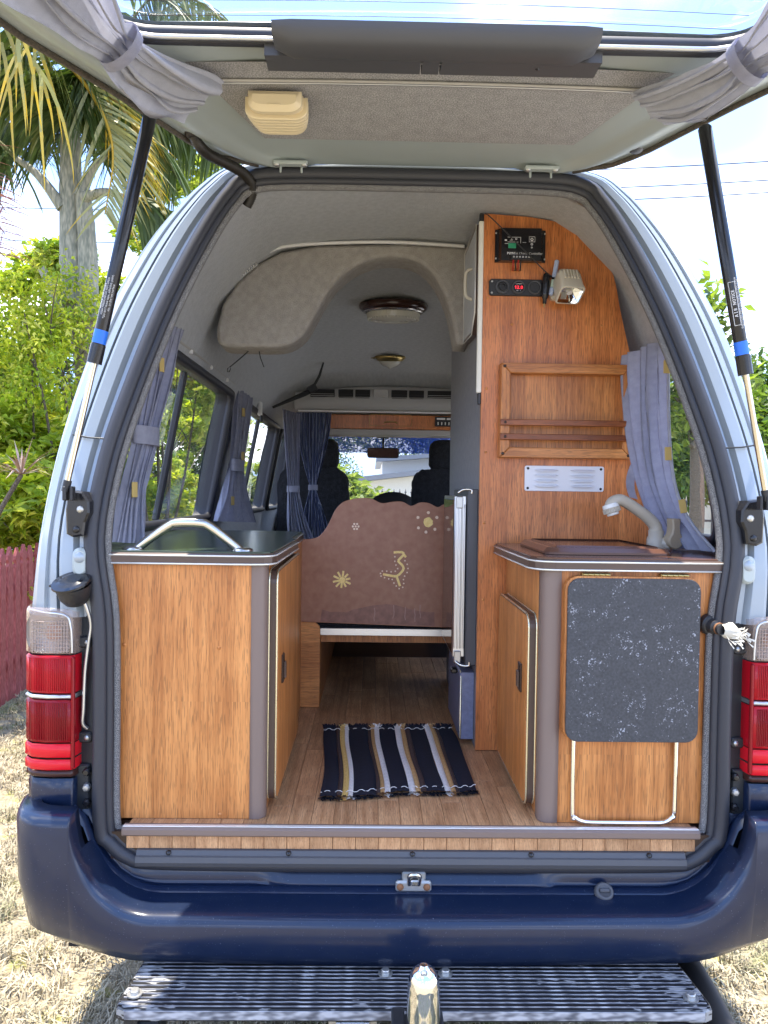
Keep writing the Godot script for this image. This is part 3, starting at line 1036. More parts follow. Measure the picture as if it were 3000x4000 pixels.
func build_bumper(van: Node3D) -> void:
	var st := S()
	var plan := []
	for k in [[-0.868, -0.60], [-0.868, -0.25], [-0.867, -0.05], [-0.858, 0.02], [-0.836, 0.066], [-0.80, 0.094], [-0.76, 0.104], [-0.735, 0.106], [-0.718, 0.107], [-0.712, 0.1075], [-0.706, 0.108], [-0.698, 0.1085], [-0.688, 0.109], [-0.674, 0.110], [-0.655, 0.111], [-0.63, 0.112], [-0.60, 0.113], [-0.56, 0.1145], [-0.5, 0.116], [-0.3, 0.120], [0.0, 0.122]]:
		plan.append(Vector2(k[0], k[1]))
	for k in range(plan.size() - 2, -1, -1):
		plan.append(Vector2(-plan[k].x, plan[k].y))
	var sm := smooth_path(plan, 4)
	var rows := []
	for j in 11:
		rows.append([])
	for i in sm.size():
		var p: Vector2 = sm[i]
		var a: Vector2 = sm[maxi(i - 1, 0)]
		var b: Vector2 = sm[mini(i + 1, sm.size() - 1)]
		var t := (b - a).normalized()
		var n := Vector2(t.y, -t.x)   # inward is -z in plan (x, z)
		n = Vector2(t.y, -t.x)
		var top := bump_top(p.x)
		var inn := Vector2(n.x, n.y)
		if inn.dot(Vector2(-p.x, -0.3)) < 0.0:
			inn = -inn
		var lip := 0.393 + 0.01 * absf(p.x)
		var prof := [[0.10, lip], [0.03, lip], [0.010, lip + 0.006], [0.002, lip + 0.03], [0.0, (lip + top) * 0.5], [0.001, top - 0.022], [0.006, top - 0.007], [0.016, top - 0.001], [0.03, top], [0.085, top + 0.006], [0.11, top + 0.004]]
		for j in prof.size():
			var d: float = prof[j][0]
			var ck := smoothstep(0.56, 0.84, absf(p.x))
			if j < 5:
				d += ck * [0.05, 0.062, 0.046, 0.022, 0.004][j]
			if absf(p.x) > 0.70 and j > 8:
				d = minf(d, 0.05)
			rows[j].append(Vector3(p.x + inn.x * d, prof[j][1] + (0.022 * ck if j < 4 else 0.0), p.y + inn.y * d))
	grid(st, rows)
	part(van, "bumper", st, M.navy_paint)
	# painted rear sill between the seal and the bumper, with its pressed shelf
	var rs := S()
	var r2 := []
	for k in 7:
		r2.append([])
	for i in 61:
		var x := lerpf(-0.735, 0.735, i / 60.0)
		var a := absf(x)
		var edge := 0.549 + 0.14 * pow(smoothstep(0.58, 0.735, a), 1.5)
		var shelf := smoothstep(0.34, 0.26, a)
		var tp := bump_top(x) + 0.006
		var low := minf(tp, edge - 0.004)
		r2[0].append(Vector3(x, edge + 0.004, -0.006))
		r2[1].append(Vector3(x, edge - 0.010, 0.002))
		r2[2].append(Vector3(x, lerpf(edge - 0.012, low, 0.45), 0.003 + 0.010 * shelf))
		r2[3].append(Vector3(x, lerpf(edge - 0.012, low, 0.7), 0.004 + 0.014 * shelf))
		r2[4].append(Vector3(x, low + 0.008, 0.012))
		r2[5].append(Vector3(x, low + 0.011, 0.020))
		r2[6].append(Vector3(x, low - 0.010, 0.034))
	grid(rs, r2)
	part(van, "rear_sill", rs, M.navy_paint)
	# latch on the sill
	var la := S()
	bb(la, Vector3(-0.036, 0.512, 0.018), Vector3(0.042, 0.536, 0.030), 0.004)
	bb(la, Vector3(-0.022, 0.532, 0.010), Vector3(0.030, 0.552, 0.022), 0.003)
	var lp := part(van, "door_latch", la, M.zinc)
	var ho := S()
	tube(ho, smooth_path([Vector3(-0.006, 0.53, 0.03), Vector3(-0.006, 0.556, 0.045), Vector3(0.014, 0.556, 0.045), Vector3(0.014, 0.53, 0.03)], 5), 0.005, 8)
	bb(ho, Vector3(-0.004, 0.535, 0.030), Vector3(0.013, 0.548, 0.05), 0.003)
	part(lp, "latch_loop", ho, M.satin_steel)
	for x in [-0.026, 0.032]:
		screw(lp, Vector3(x, 0.524, 0.0305), Vector3.BACK, 0.008, M.rust, "bolt")
	var cap := S()
	lathe(cap, [Vector2(0, 0.004), Vector2(0.012, 0.004), Vector2(0.014, 0.007), Vector2(0.019, 0.006), Vector2(0.021, -0.006)], 18, at3(0.42, 0.516, 0.03, Basis(Vector3.RIGHT, deg_to_rad(40))))
	bx(cap, Vector3(0.42, 0.521, 0.034), Vector3(0.022, 0.006, 0.008), 0.002, Basis(Vector3.RIGHT, deg_to_rad(40)))
	part(van, "sill_plug", cap, M.grey_plastic)

func build_step(van: Node3D) -> void:
	var plate := S()
	var poly := []
	for p in [Vector2(-0.568, 0.058), Vector2(0.568, 0.058), Vector2(0.580, 0.200), Vector2(0.577, 0.218), Vector2(0.562, 0.226), Vector2(-0.562, 0.226), Vector2(-0.577, 0.218), Vector2(-0.580, 0.200)]:
		poly.append(Vector2(p.x, -p.y))
	prism(plate, poly, Transform3D(Basis(Vector3.RIGHT, -PI / 2), Vector3(0, 0.385, 0)), 0.022, 0.003)
	var step := part(van, "rear_step", plate, M.step_base)
	for k in 13:
		var z := 0.066 + k * 0.0125
		var x1 := 0.564 + 0.010 * (k / 13.0) - (0.006 if k > 11 else 0.0)
		var r := S()
		prism(r, [Vector2(z - 0.0012, 0.385), Vector2(z - 0.0007, 0.3868), Vector2(z + 0.0007, 0.3868), Vector2(z + 0.0012, 0.385)], at3(-x1, 0, 0, Basis(Vector3(0, 0, 1), Vector3.UP, Vector3(-1, 0, 0))), 2 * x1)
		part(step, "tread_ridge", r, M.step_ridge)
	var lip := S()
	bb(lip, Vector3(-0.56, 0.366, 0.2262), Vector3(0.56, 0.384, 0.2285), 0.001)
	part(step, "front_lip", lip, M.step_ridge)
	for p in [Vector2(-0.058, 0.118), Vector2(0.066, 0.118), Vector2(-0.552, 0.185), Vector2(0.546, 0.192)]:
		var b := S()
		lathe(b, [Vector2(0.015, 0.0), Vector2(0.015, 0.003), Vector2(0.0, 0.003)], 16, at3(p.x, 0.3876, p.y), false)
		lathe(b, [Vector2(0.0095, 0.003), Vector2(0.0095, 0.009), Vector2(0.008, 0.0105), Vector2(0, 0.0105)], 6, at3(p.x, 0.3876, p.y), false)
		part(step, "bolt", b, M.zinc)
	for s in [-1.0, 1.0]:
		var br := S()
		bb(br, Vector3(s * 0.545, 0.29, 0.06), Vector3(s * 0.538, 0.3625, 0.215), 0.001)
		bb(br, Vector3(s * 0.57, 0.29, 0.190), Vector3(s * 0.5451, 0.3625, 0.197), 0.001)
		bb(br, Vector3(s * 0.50, 0.30, -0.12), Vector3(s * 0.54, 0.345, 0.205), 0.003)
		part(step, "bracket", br, M.dark_panel)
	# tow bar, ball and its chromed cover
	var bar := S()
	bb(bar, Vector3(-0.035, 0.33, -0.2), Vector3(0.03, 0.368, 0.31), 0.004)
	bb(bar, Vector3(-0.05, 0.372, 0.262), Vector3(-0.026, 0.418, 0.34), 0.003)
	bb(bar, Vector3(0.037, 0.372, 0.262), Vector3(0.046, 0.412, 0.34), 0.003)
	bb(bar, Vector3(-0.049, 0.371, 0.255), Vector3(0.045, 0.40, 0.36), 0.003)
	var hitch := part(van, "tow_bar", bar, M.dark_panel)
	var ball := S()
	var xf := at3(0.006, 0.402, 0.318)
	lathe(ball, [Vector2(0.031, 0.0), Vector2(0.0325, 0.004), Vector2(0.031, 0.008), Vector2(0.0305, 0.010), Vector2(0.0302, 0.05), Vector2(0.0296, 0.080), Vector2(0.0290, 0.084), Vector2(0.0292, 0.090), Vector2(0.0282, 0.101), Vector2(0.0252, 0.111), Vector2(0.0205, 0.119), Vector2(0.0140, 0.1245), Vector2(0.0085, 0.127), Vector2(0.0080, 0.1295), Vector2(0.0055, 0.1305), Vector2(0, 0.1305)], 36, xf)
	part(hitch, "ball_cover", ball, M.chrome)
	# trailer plug bracket under the step
	var hb := S()
	bb(hb, Vector3(-0.17, 0.30, 0.20), Vector3(-0.075, 0.362, 0.206), 0.001)
	bb(hb, Vector3(-0.15, 0.345, 0.206), Vector3(-0.095, 0.358, 0.222), 0.002)
	bb(hb, Vector3(-0.155, 0.335, 0.206), Vector3(-0.145, 0.36, 0.226), 0.001)
	bb(hb, Vector3(-0.10, 0.335, 0.206), Vector3(-0.09, 0.36, 0.226), 0.001)
	part(hitch, "plug_bracket", hb, M.zinc)
	var pl := S()
	lathe(pl, [Vector2(0, 0.012), Vector2(0.022, 0.011), Vector2(0.026, 0.004), Vector2(0.026, -0.03)], 20, at3(-0.122, 0.325, 0.215, Basis(Vector3.RIGHT, PI / 2)))
	part(hitch, "plug_body", pl, M.grey_plastic)
	# exhaust tail pipe
	var ex := S()
	tube(ex, smooth_path([Vector3(0.60, 0.33, -0.6), Vector3(0.62, 0.32, -0.2), Vector3(0.635, 0.30, 0.0), Vector3(0.64, 0.265, 0.14), Vector3(0.643, 0.225, 0.20)], 5), 0.036, 16)
	part(van, "exhaust_pipe", ex, M.exhaust)

func build_struts(van: Node3D) -> void:
	for s in [-1.0, 1.0]:
		var lo := Vector3(s * 0.742, 1.378, 0.055)
		var hi_p := Vector3(s * 0.555, 2.175, 0.085)
		if s > 0:
			hi_p = Vector3(0.572, 2.172, 0.085)
		var d := (hi_p - lo).normalized()
		var mid := lo.lerp(hi_p, 0.335)
		var st := S()
		tube(st, [mid, mid + d * 0.005, hi_p - d * 0.03, hi_p - d * 0.025], [0.012, 0.0137, 0.0137, 0.010], 18)
		tube(st, [mid - d * 0.004, mid + d * 0.036], 0.0152, 18)
		var strut := part(van, "gas_strut", st, M.black_gloss)
		var rod := S()
		tube(rod, [lo, mid], 0.0062, 14)
		part(strut, "piston_rod", rod, M.rod_steel)
		var lb := S()
		tube(lb, [mid + d * 0.038, mid + d * 0.066], 0.0141, 18)
		part(strut, "blue_sticker", lb, M.blue_label)
		# lettering printed on the tube towards the viewer
		var nz := (Vector3(0, 0, 1) - d * d.z).normalized()
		var side := d.cross(nz).normalized()
		for k in (4 if s < 0 else 3):
			var txt: String = (["NOTICE  GAS FILLED", "HIGH PRESSURE DO NOT OPEN", "*DO NOT leave tape, adhesive, paint,", "etc. on the rod surface."][k] if s < 0 else ["A I R   NOTICE", "GAS FILLED HIGH PRESSURE DO NOT OPEN", "*DO NOT leave tape on the rod surface"][k])
			var an := deg_to_rad([-38.0, -14.0, 12.0, 36.0][k]) if s < 0 else deg_to_rad([-22.0, 12.0, 34.0][k])
			var nn := nz.rotated(d, an)
			var ss := side.rotated(d, an)
			var c := mid + d * (0.135 if s < 0 else 0.145) + nn * 0.0139
			words(strut, txt, Transform3D(Basis(d, -ss, nn) if (d.cross(-ss)).dot(nn) > 0 else Basis(d, ss, nn), c), 0.0055 if k > 0 or s < 0 else 0.0085, M.print_white, k == 0)
		if s > 0:
			var fr := S()
			var nn := nz.rotated(d, deg_to_rad(-22))
			var ss := side.rotated(d, deg_to_rad(-22))
			var c := mid + d * 0.145 + nn * 0.0134
			for e in [[-0.045, -0.006, 0.045, -0.006], [-0.045, 0.006, 0.045, 0.006], [-0.045, -0.006, -0.045, 0.006], [0.045, -0.006, 0.045, 0.006]]:
				tube(fr, [c + d * e[0] + ss * e[1], c + d * e[2] + ss * e[3]], 0.0007, 4)
			part(strut, "notice_frame", fr, M.print_white)
		# body bracket with its bolts, and the clevis at the tailgate
		var bk := S()
		var poly := []
		for p in [Vector2(-0.012, 0.04), Vector2(0.02, 0.036), Vector2(0.034, 0.015), Vector2(0.035, -0.01), Vector2(0.026, -0.03), Vector2(0.022, -0.058), Vector2(0.0, -0.062), Vector2(-0.014, -0.055), Vector2(-0.016, 0.0)]:
			poly.append(Vector2(p.x * (1.0 if s < 0 else -1.0), p.y))
		prism(bk, poly, at3(s * 0.738, 1.338, 0.028), 0.042, 0.004)
		var bp := part(strut, "body_bracket", bk, M.black_gloss)
		for p in [Vector2(0.016, -0.002), Vector2(0.008, -0.045)]:
			screw(bp, Vector3(s * 0.738 + p.x * -s, 1.338 + p.y, 0.028), Vector3.BACK, 0.008, M.zinc if p.y > -0.01 else M.black_gloss, "bolt")
		var cl := S()
		bx(cl, lo + Vector3(0.0, -0.008, 0.0), Vector3(0.008, 0.03, 0.022), 0.002)
		bx(cl, lo + Vector3(-s * 0.014, -0.008, 0.0), Vector3(0.006, 0.03, 0.02), 0.002)
		tube(cl, [lo - d * 0.004, lo + d * 0.02], 0.0085, 10)
		part(strut, "clevis", cl, M.black_plastic)
		var tb := S()
		bx(tb, hi_p + Vector3(-s * -0.002, 0.012, 0.0), Vector3(0.02, 0.05, 0.02), 0.003)
		prism(tb, [Vector2(-0.02, 0.018), Vector2(0.02, 0.02), Vector2(0.06, -0.006), Vector2(0.055, -0.016), Vector2(0.03, -0.012), Vector2(0.01, -0.016), Vector2(-0.02, -0.014)], Transform3D(Basis(Vector3(-s, 0, 0), Vector3(0, 0.3, -0.95), Vector3(0, -0.95, -0.3)).orthonormalized(), hi_p + Vector3(0, 0.022, 0.0)), 0.014, 0.002)
		part(strut, "gate_bracket", tb, M.worn_bracket)

func build_front_end(van: Node3D) -> void:
	var st := S()
	grid(st, [[Vector3(-0.80, 0.30, -4.3), Vector3(0.80, 0.30, -4.3)], [Vector3(-0.80, 0.75, -4.36), Vector3(0.80, 0.75, -4.36)], [Vector3(-0.79, 1.16, -4.30), Vector3(0.79, 1.16, -4.30)]])
	part(van, "nose_panel", st, M.silver_paint)
	var d := S()
	grid(d, [[Vector3(-0.74, 0.75, -3.78), Vector3(0.74, 0.75, -3.78)], [Vector3(-0.74, 1.16, -3.76), Vector3(0.74, 1.16, -3.76)], [Vector3(-0.74, 1.24, -3.82), Vector3(0.74, 1.24, -3.82)], [Vector3(-0.74, 1.25, -3.95), Vector3(0.74, 1.25, -3.95)], [Vector3(-0.76, 1.17, -4.29), Vector3(0.76, 1.17, -4.29)]])
	var dash := part(van, "dashboard", d, M.black_plastic)
	var hump := S()
	var rows := []
	for k in [[-3.82, 0.0], [-3.815, 1.0], [-3.95, 1.0], [-4.02, 0.0]]:
		var row := []
		for j in 13:
			var t := j / 12.0
			var x := lerpf(-0.13, 0.24, t)
			row.append(Vector3(x, 1.235 + k[1] * 0.155 * pow(sin(PI * t), 0.35), k[0]))
		rows.append(row)
	grid(hump, rows)
	part(dash, "dash_pod", hump, M.black_plastic)
	var cabf := S()
	bb(cabf, Vector3(-0.77, 0.58, -4.2), Vector3(0.77, 0.62, -2.62))
	part(van, "cab_floor", cabf, M.black_matt)
	# windscreen with its blue sun band, header and pillars
	var g := S()
	var fr := func(t: float, x: float) -> Vector3:
		return Vector3(x * lerpf(0.64, 0.745, t), lerpf(1.80, 1.165, t), lerpf(-3.86, -4.30, t) - 0.05 * (1.0 - x * x))
	var gr := []
	for k in 6:
		var row := []
		for j in 9:
			row.append(fr.call(0.20 + 0.80 * k / 5.0, -1.0 + j / 4.0))
		gr.append(row)
	grid(g, gr)
	var ws := part(van, "windscreen", g, M.side_glass)
	var bnd := S()
	gr = []
	for k in 2:
		var row := []
		for j in 9:
			row.append(fr.call(0.0 + 0.199 * k, -1.0 + j / 4.0))
		gr.append(row)
	grid(bnd, gr)
	part(ws, "sun_band", bnd, M.blue_glass)
	var head := S()
	var hr := []
	for e in [[1.865, -3.2], [1.83, -3.62], [1.79, -3.84], [1.815, -3.93]]:
		var row := []
		for j in 9:
			var x := -1.0 + j / 4.0
			row.append(Vector3(x * 0.66, e[0], e[1] - 0.05 * (1.0 - x * x) * (1.0 if e[1] < -3.7 else 0.0)))
		hr.append(row)
	grid(head, hr)
	part(van, "windscreen_header", head, M.pale_plastic)
	for s in [-1.0, 1.0]:
		var p := S()
		tube(p, [Vector3(s * 0.66, 1.83, -3.84), Vector3(s * 0.76, 1.16, -4.28)], 0.03, 8)
		part(van, "windscreen_pillar", p, M.pale_plastic)
		var vis := S()
		bx(vis, Vector3(s * 0.34, 1.815, -3.70), Vector3(0.42, 0.016, 0.15), 0.006, Basis(Vector3.RIGHT, 0.25))
		part(van, "sun_visor", vis, M.pale_plastic)

# ---------------------------------------------------------------- tailgate, swung up
const GATE := [[0.0, 0.37], [0.022, 0.43], [0.06, 0.485], [0.13, 0.53], [0.27, 0.585], [0.39, 0.632], [0.50, 0.682], [0.60, 0.728], [0.75, 0.765], [0.90, 0.785], [1.05, 0.78], [1.25, 0.765], [1.42, 0.755], [1.50, 0.70], [1.53, 0.62]]

func gp(x: float, s: float, h: float) -> Vector3:
	var a := deg_to_rad(-3.0)
	return Vector3(0, 2.2, -0.27) + Vector3(x, 0, 0) + Vector3(0, sin(a), cos(a)) * s - Vector3(0, cos(a), -sin(a)) * h

func gate_half(s: float) -> float:
	for i in GATE.size() - 1:
		if s <= GATE[i + 1][0]:
			return lerpf(GATE[i][1], GATE[i + 1][1], (s - GATE[i][0]) / (GATE[i + 1][0] - GATE[i][0]))
	return 0.62

func build_tailgate() -> void:
	var van: Node3D = get_node("camper_van")
	var crown := func(x: float) -> float: return -0.03 * (1.0 - x * x / 0.6)
	# inside pressing: rim, shoulder and inner frame
	var st := S()
	var ss := []
	for k in 40:
		ss.append(1.53 * pow(k / 39.0, 1.15))
	ss.append_array([0.5715, 0.5725, 0.58, 0.595, 0.625, 0.66, 1.04, 1.075, 1.105, 1.12, 1.1275, 1.1285])
	ss.sort()
	var hole_at := func(s: float, half: float) -> float:
		if s < 0.572 or s > 1.128:
			return 0.0
		var q := clampf(maxf(0.662 - s, s - 1.038) / 0.09, 0.0, 1.0)
		return half - 0.09 * (1.0 - sqrt(1.0 - q * q))
	for sd in [-1.0, 1.0]:
		var rows := []
		for s in ss:
			var w := gate_half(s)
			var inner_w := 0.0
			var hole: float = hole_at.call(s, 0.565)
			var row := []
			for k in [[0.0, 0.004], [0.02, 0.0], [0.035, 0.004], [0.055, 0.014], [0.085, 0.016], [0.105, 0.004], [0.13, -0.002]]:
				row.append(gp(sd * (w - k[0] * minf(1.0, w / 0.4)), s, k[1]))
			var w2: float = w - 0.13 * minf(1.0, w / 0.4)
			for t in [0.4, 0.75, 1.0]:
				var x := lerpf(w2, minf(hole, w2 - 0.002), t)
				row.append(gp(sd * x, s, -0.002 + crown.call(x) * smoothstep(0.1, 0.5, s) * 0.6))
			rows.append(row)
		gridm(st, rows, sd)
	var gate := part(van, "tailgate", st, M.inner_paint)
	# outside skin
	var ou := S()
	for sd in [-1.0, 1.0]:
		var rows := []
		for s in ss:
			var w := gate_half(s)
			var hole: float = hole_at.call(s, 0.572)
			var row := []
			row.append(gp(sd * w, s, 0.004))
			row.append(gp(sd * w, s, -0.014))
			for t in [0.05, 0.3, 0.6, 1.0]:
				var x := lerpf(w, minf(hole, w - 0.002), t)
				row.append(gp(sd * x, s, -0.022 + crown.call(x) * smoothstep(0.1, 0.5, s) * 0.6))
			rows.append(row)
		gridm(ou, rows, sd)
	part(gate, "outer_skin", ou, M.silver_paint)
	# rubber edge strip along the rim
	for sd in [-1.0, 1.0]:
		var e := S()
		var pts := []
		for k in 30:
			var s := 0.01 + 1.4 * k / 29.0
			pts.append(gp(sd * (gate_half(s) - 0.004), s, 0.006))
		tube(e, pts, 0.0065, 6)
		part(gate, "rim_seal", e, M.gate_seal)
	# felt panel, its hem and the curtain track
	var f := S()
	var fr := []
	for k in 10:
		var s := 0.165 + 0.32 * k / 9.0
		var w := 0.355 + 0.11 * k / 9.0
		var row := []
		for j in 17:
			var x := w * (-1.0 + j / 8.0)
			row.append(gp(x, s, 0.004 + crown.call(x) * smoothstep(0.1, 0.5, s) * 0.6))
		fr.append(row)
	grid(f, fr)
	part(gate, "felt_panel", f, M.gate_felt)
	for k in [[0.424, 0.007, "pale_plastic", 0.0030], [0.413, 0.007, "aluminium", 0.0022]]:
		var t := S()
		var pts := []
		for j in 17:
			var x := 0.45 * (-1.0 + j / 8.0)
			pts.append(gp(x, k[0], k[1] + crown.call(x) * 0.5))
		tube(t, pts, k[3], 6)
		part(gate, "curtain_track", t, M[k[2]])
	# window: gasket and pane with demister wires
	var loop := []
	for p in rrect(1.15, 0.57, 0.09, 6):
		loop.append(gp(p.x, 0.85 + p.y, -0.002 + crown.call(p.x) * 0.6))
	var gk := S()
	tube(gk, loop, 0.016, 8, true)
	var win := part(gate, "rear_window", gk, M.rubber)
	var bead := S()
	var loop2 := []
	for p in rrect(1.115, 0.54, 0.08, 6):
		loop2.append(gp(p.x, 0.85 + p.y, 0.008 + crown.call(p.x) * 0.6))
	tube(bead, loop2, 0.0045, 6, true)
	part(win, "gasket_bead", bead, M.aluminium)
	var pn := S()
	var pr := []
	for k in 5:
		var row := []
		for j in 13:
			var x := -0.565 + 1.13 * j / 12.0
			row.append(gp(x, 0.572 + 0.556 * k / 4.0, -0.012 + crown.call(x) * 0.6))
		pr.append(row)
	grid(pn, pr)
	part(win, "pane", pn, M.gate_glass)
	for k in 10:
		var w := S()
		var s := 0.612 + 0.044 * k
		var pts := []
		for j in 9:
			var x := 0.52 * (-1.0 + j / 4.0)
			pts.append(gp(x, s, -0.0105 + crown.call(x) * 0.6))
		tube(w, pts, 0.0006, 4)
		part(win, "demister_wire", w, M.brown_trim)
	# moulded stop lamp cover at the foot of the glass
	var c := S()
	var cr := []
	for k in [[0.573, 0.0], [0.574, 0.020], [0.582, 0.030], [0.592, 0.034], [0.634, 0.034], [0.646, 0.026], [0.652, 0.010], [0.652, 0.0]]:
		var row := []
		for j in 15:
			var t := -1.0 + j / 7.0
			var x := 0.278 * signf(t) * pow(absf(t), 0.8)
			var e := 1.0 if absf(t) < 0.99 else 0.55
			row.append(gp(x, lerpf(0.612, k[0], 0.9 if absf(t) > 0.99 else 1.0) - 0.006 * x * x, k[1] * e))
		cr.append(row)
	grid(c, cr)
	for e in [-1.0, 1.0]:
		var pts := []
		for k in [[0.577, 0.0], [0.579, 0.012], [0.590, 0.0187], [0.634, 0.0187], [0.646, 0.010]]:
			pts.append(gp(e * 0.278, k[0], k[1]))
		for k in range(1, 4):
			tri(c, pts[0], pts[k], pts[k + 1])
	var cov := part(gate, "stop_lamp_cover", c, M.grey_plastic)
	var fl := S()
	for e in [[-0.30, -0.022], [-0.019, 0.012], [0.015, 0.30]]:
		var seg := []
		for k in [[0.510, 0.0], [0.510, 0.012], [0.516, 0.020], [0.572, 0.020], [0.572, 0.0]]:
			var row := []
			for j in 5:
				row.append(gp(lerpf(e[0], e[1], j / 4.0), k[0], k[1]))
			seg.append(row)
		grid(fl, seg, false, -1)
	part(cov, "cover_flange", fl, M.grey_plastic)
	for x in [0.19]:
		screw(cov, gp(x, 0.545, 0.020), -Vector3.UP, 0.004, M.black_gloss)
	# hinges
	for x in [-0.31, 0.31]:
		var h := S()
		bx(h, gp(x, 0.035, 0.010), Vector3(0.085, 0.010, 0.022), 0.003)
		bx(h, gp(x, -0.002, 0.014), Vector3(0.036, 0.022, 0.028), 0.004)
		bx(h, gp(x - 0.026, 0.012, 0.018), Vector3(0.006, 0.024, 0.030), 0.002)
		bx(h, gp(x + 0.026, 0.012, 0.018), Vector3(0.006, 0.024, 0.030), 0.002)
		var hp := part(gate, "hinge", h, M.inner_paint)
		for e in [-0.034, 0.034]:
			screw(hp, gp(x + e, 0.036, 0.015), -Vector3.UP, 0.008, M.zinc, "bolt")
	# drain plug and slots pressed in the frame
	var pg := S()
	lathe(pg, [Vector2(0, 0.004), Vector2(0.012, 0.004), Vector2(0.016, 0.0)], 16, Transform3D(along(-Vector3.UP), gp(0.50, 0.165, 0.012)))
	part(gate, "drain_plug", pg, M.grey_plastic)
	# corrugated wiring conduit from the gate to the roof corner
	var cn := S()
	var path := smooth_path([gp(-0.515, 0.175, 0.004), gp(-0.505, 0.165, 0.022), gp(-0.49, 0.135, 0.03), gp(-0.455, 0.09, 0.034), gp(-0.425, 0.05, 0.040), gp(-0.408, 0.02, 0.055), gp(-0.412, 0.0, 0.078), gp(-0.425, -0.01, 0.10)], 14)
	var rr := []
	for k in path.size():
		rr.append(0.0135 if k % 2 == 0 else 0.0110)
	tube(cn, path, rr, 12)
	lathe(cn, [Vector2(0.0, 0.010), Vector2(0.014, 0.010), Vector2(0.02, 0.004), Vector2(0.022, 0.0)], 14, Transform3D(along(-Vector3.UP), gp(-0.515, 0.175, 0.0)))
	part(gate, "wiring_conduit", cn, M.conduit)

# ---------------------------------------------------------------- cabinets
func counter(root: Node3D, poly: Array, top: float, m: Material) -> void:
	var flat := []
	for p in poly:
		flat.append(Vector2(p.x, -p.y))
	var b := Basis(Vector3.RIGHT, -PI / 2)
	var band := S()
	prism(band, flat, Transform3D(b, Vector3(0, top - 0.004, 0)), 0.026, 0.004)
	var slab := part(root, "countertop", band, M.brown_trim)
	var lam := S()
	prism(lam, inset(flat, 0.006), Transform3D(b, Vector3(0, top, 0)), 0.0045, 0.001)
	part(slab, "laminate", lam, m)
	for k in [[top - 0.0095, 0.0022], [top - 0.0275, 0.0022]]:
		var bead := S()
		var pts := []
		for p in poly:
			pts.append(Vector3(p.x, k[0], p.y))
		tube(bead, pts, k[1], 6, true)
		part(slab, "edge_bead", bead, M.silver_bead)

func side_door(root: Node3D, x: float, out: float, z0: float, z1: float, y0: float, y1: float, m: Material, latch_z: float, latch_y: float) -> void:
	# door standing against a panel whose outside faces the aisle
	var b := Basis(Vector3(0, 0, -1), Vector3.UP, Vector3(1, 0, 0))
	if out < 0:
		b = Basis(Vector3(0, 0, 1), Vector3.UP, Vector3(-1, 0, 0))
	var zc := (z0 + z1) * 0.5
	var poly := rrect(absf(z1 - z0), y1 - y0, 0.03, 5)
	var st := S()
	prism(st, poly, Transform3D(b, Vector3(x + out * 0.022, (y0 + y1) * 0.5, zc)), 0.021, 0.002)
	var door := part(root, "door", st, M.brown_trim)
	var f := S()
	prism(f, inset(poly, 0.004), Transform3D(b, Vector3(x + out * 0.0232, (y0 + y1) * 0.5, zc)), 0.002, 0.0005)
	part(door, "door_panel", f, m)
	for k in [0.0205, 0.002]:
		var bead := S()
		var pts := []
		for p in poly:
			pts.append(Transform3D(b, Vector3(x + out * k, (y0 + y1) * 0.5, zc)) * Vector3(p.x, p.y, 0))
		tube(bead, pts, 0.0027, 6, true)
		part(door, "edge_bead", bead, M.gold_bead)
	var l := S()
	bx(l, Vector3(x + out * 0.0245, latch_y, latch_z), Vector3(0.006, 0.068, 0.036), 0.002)
	var lt := part(door, "latch", l, M.dark_brown)
	var l2 := S()
	bx(l2, Vector3(x + out * 0.030, latch_y - 0.004, latch_z), Vector3(0.006, 0.040, 0.020), 0.002)
	part(lt, "latch_button", l2, M.brown_trim)

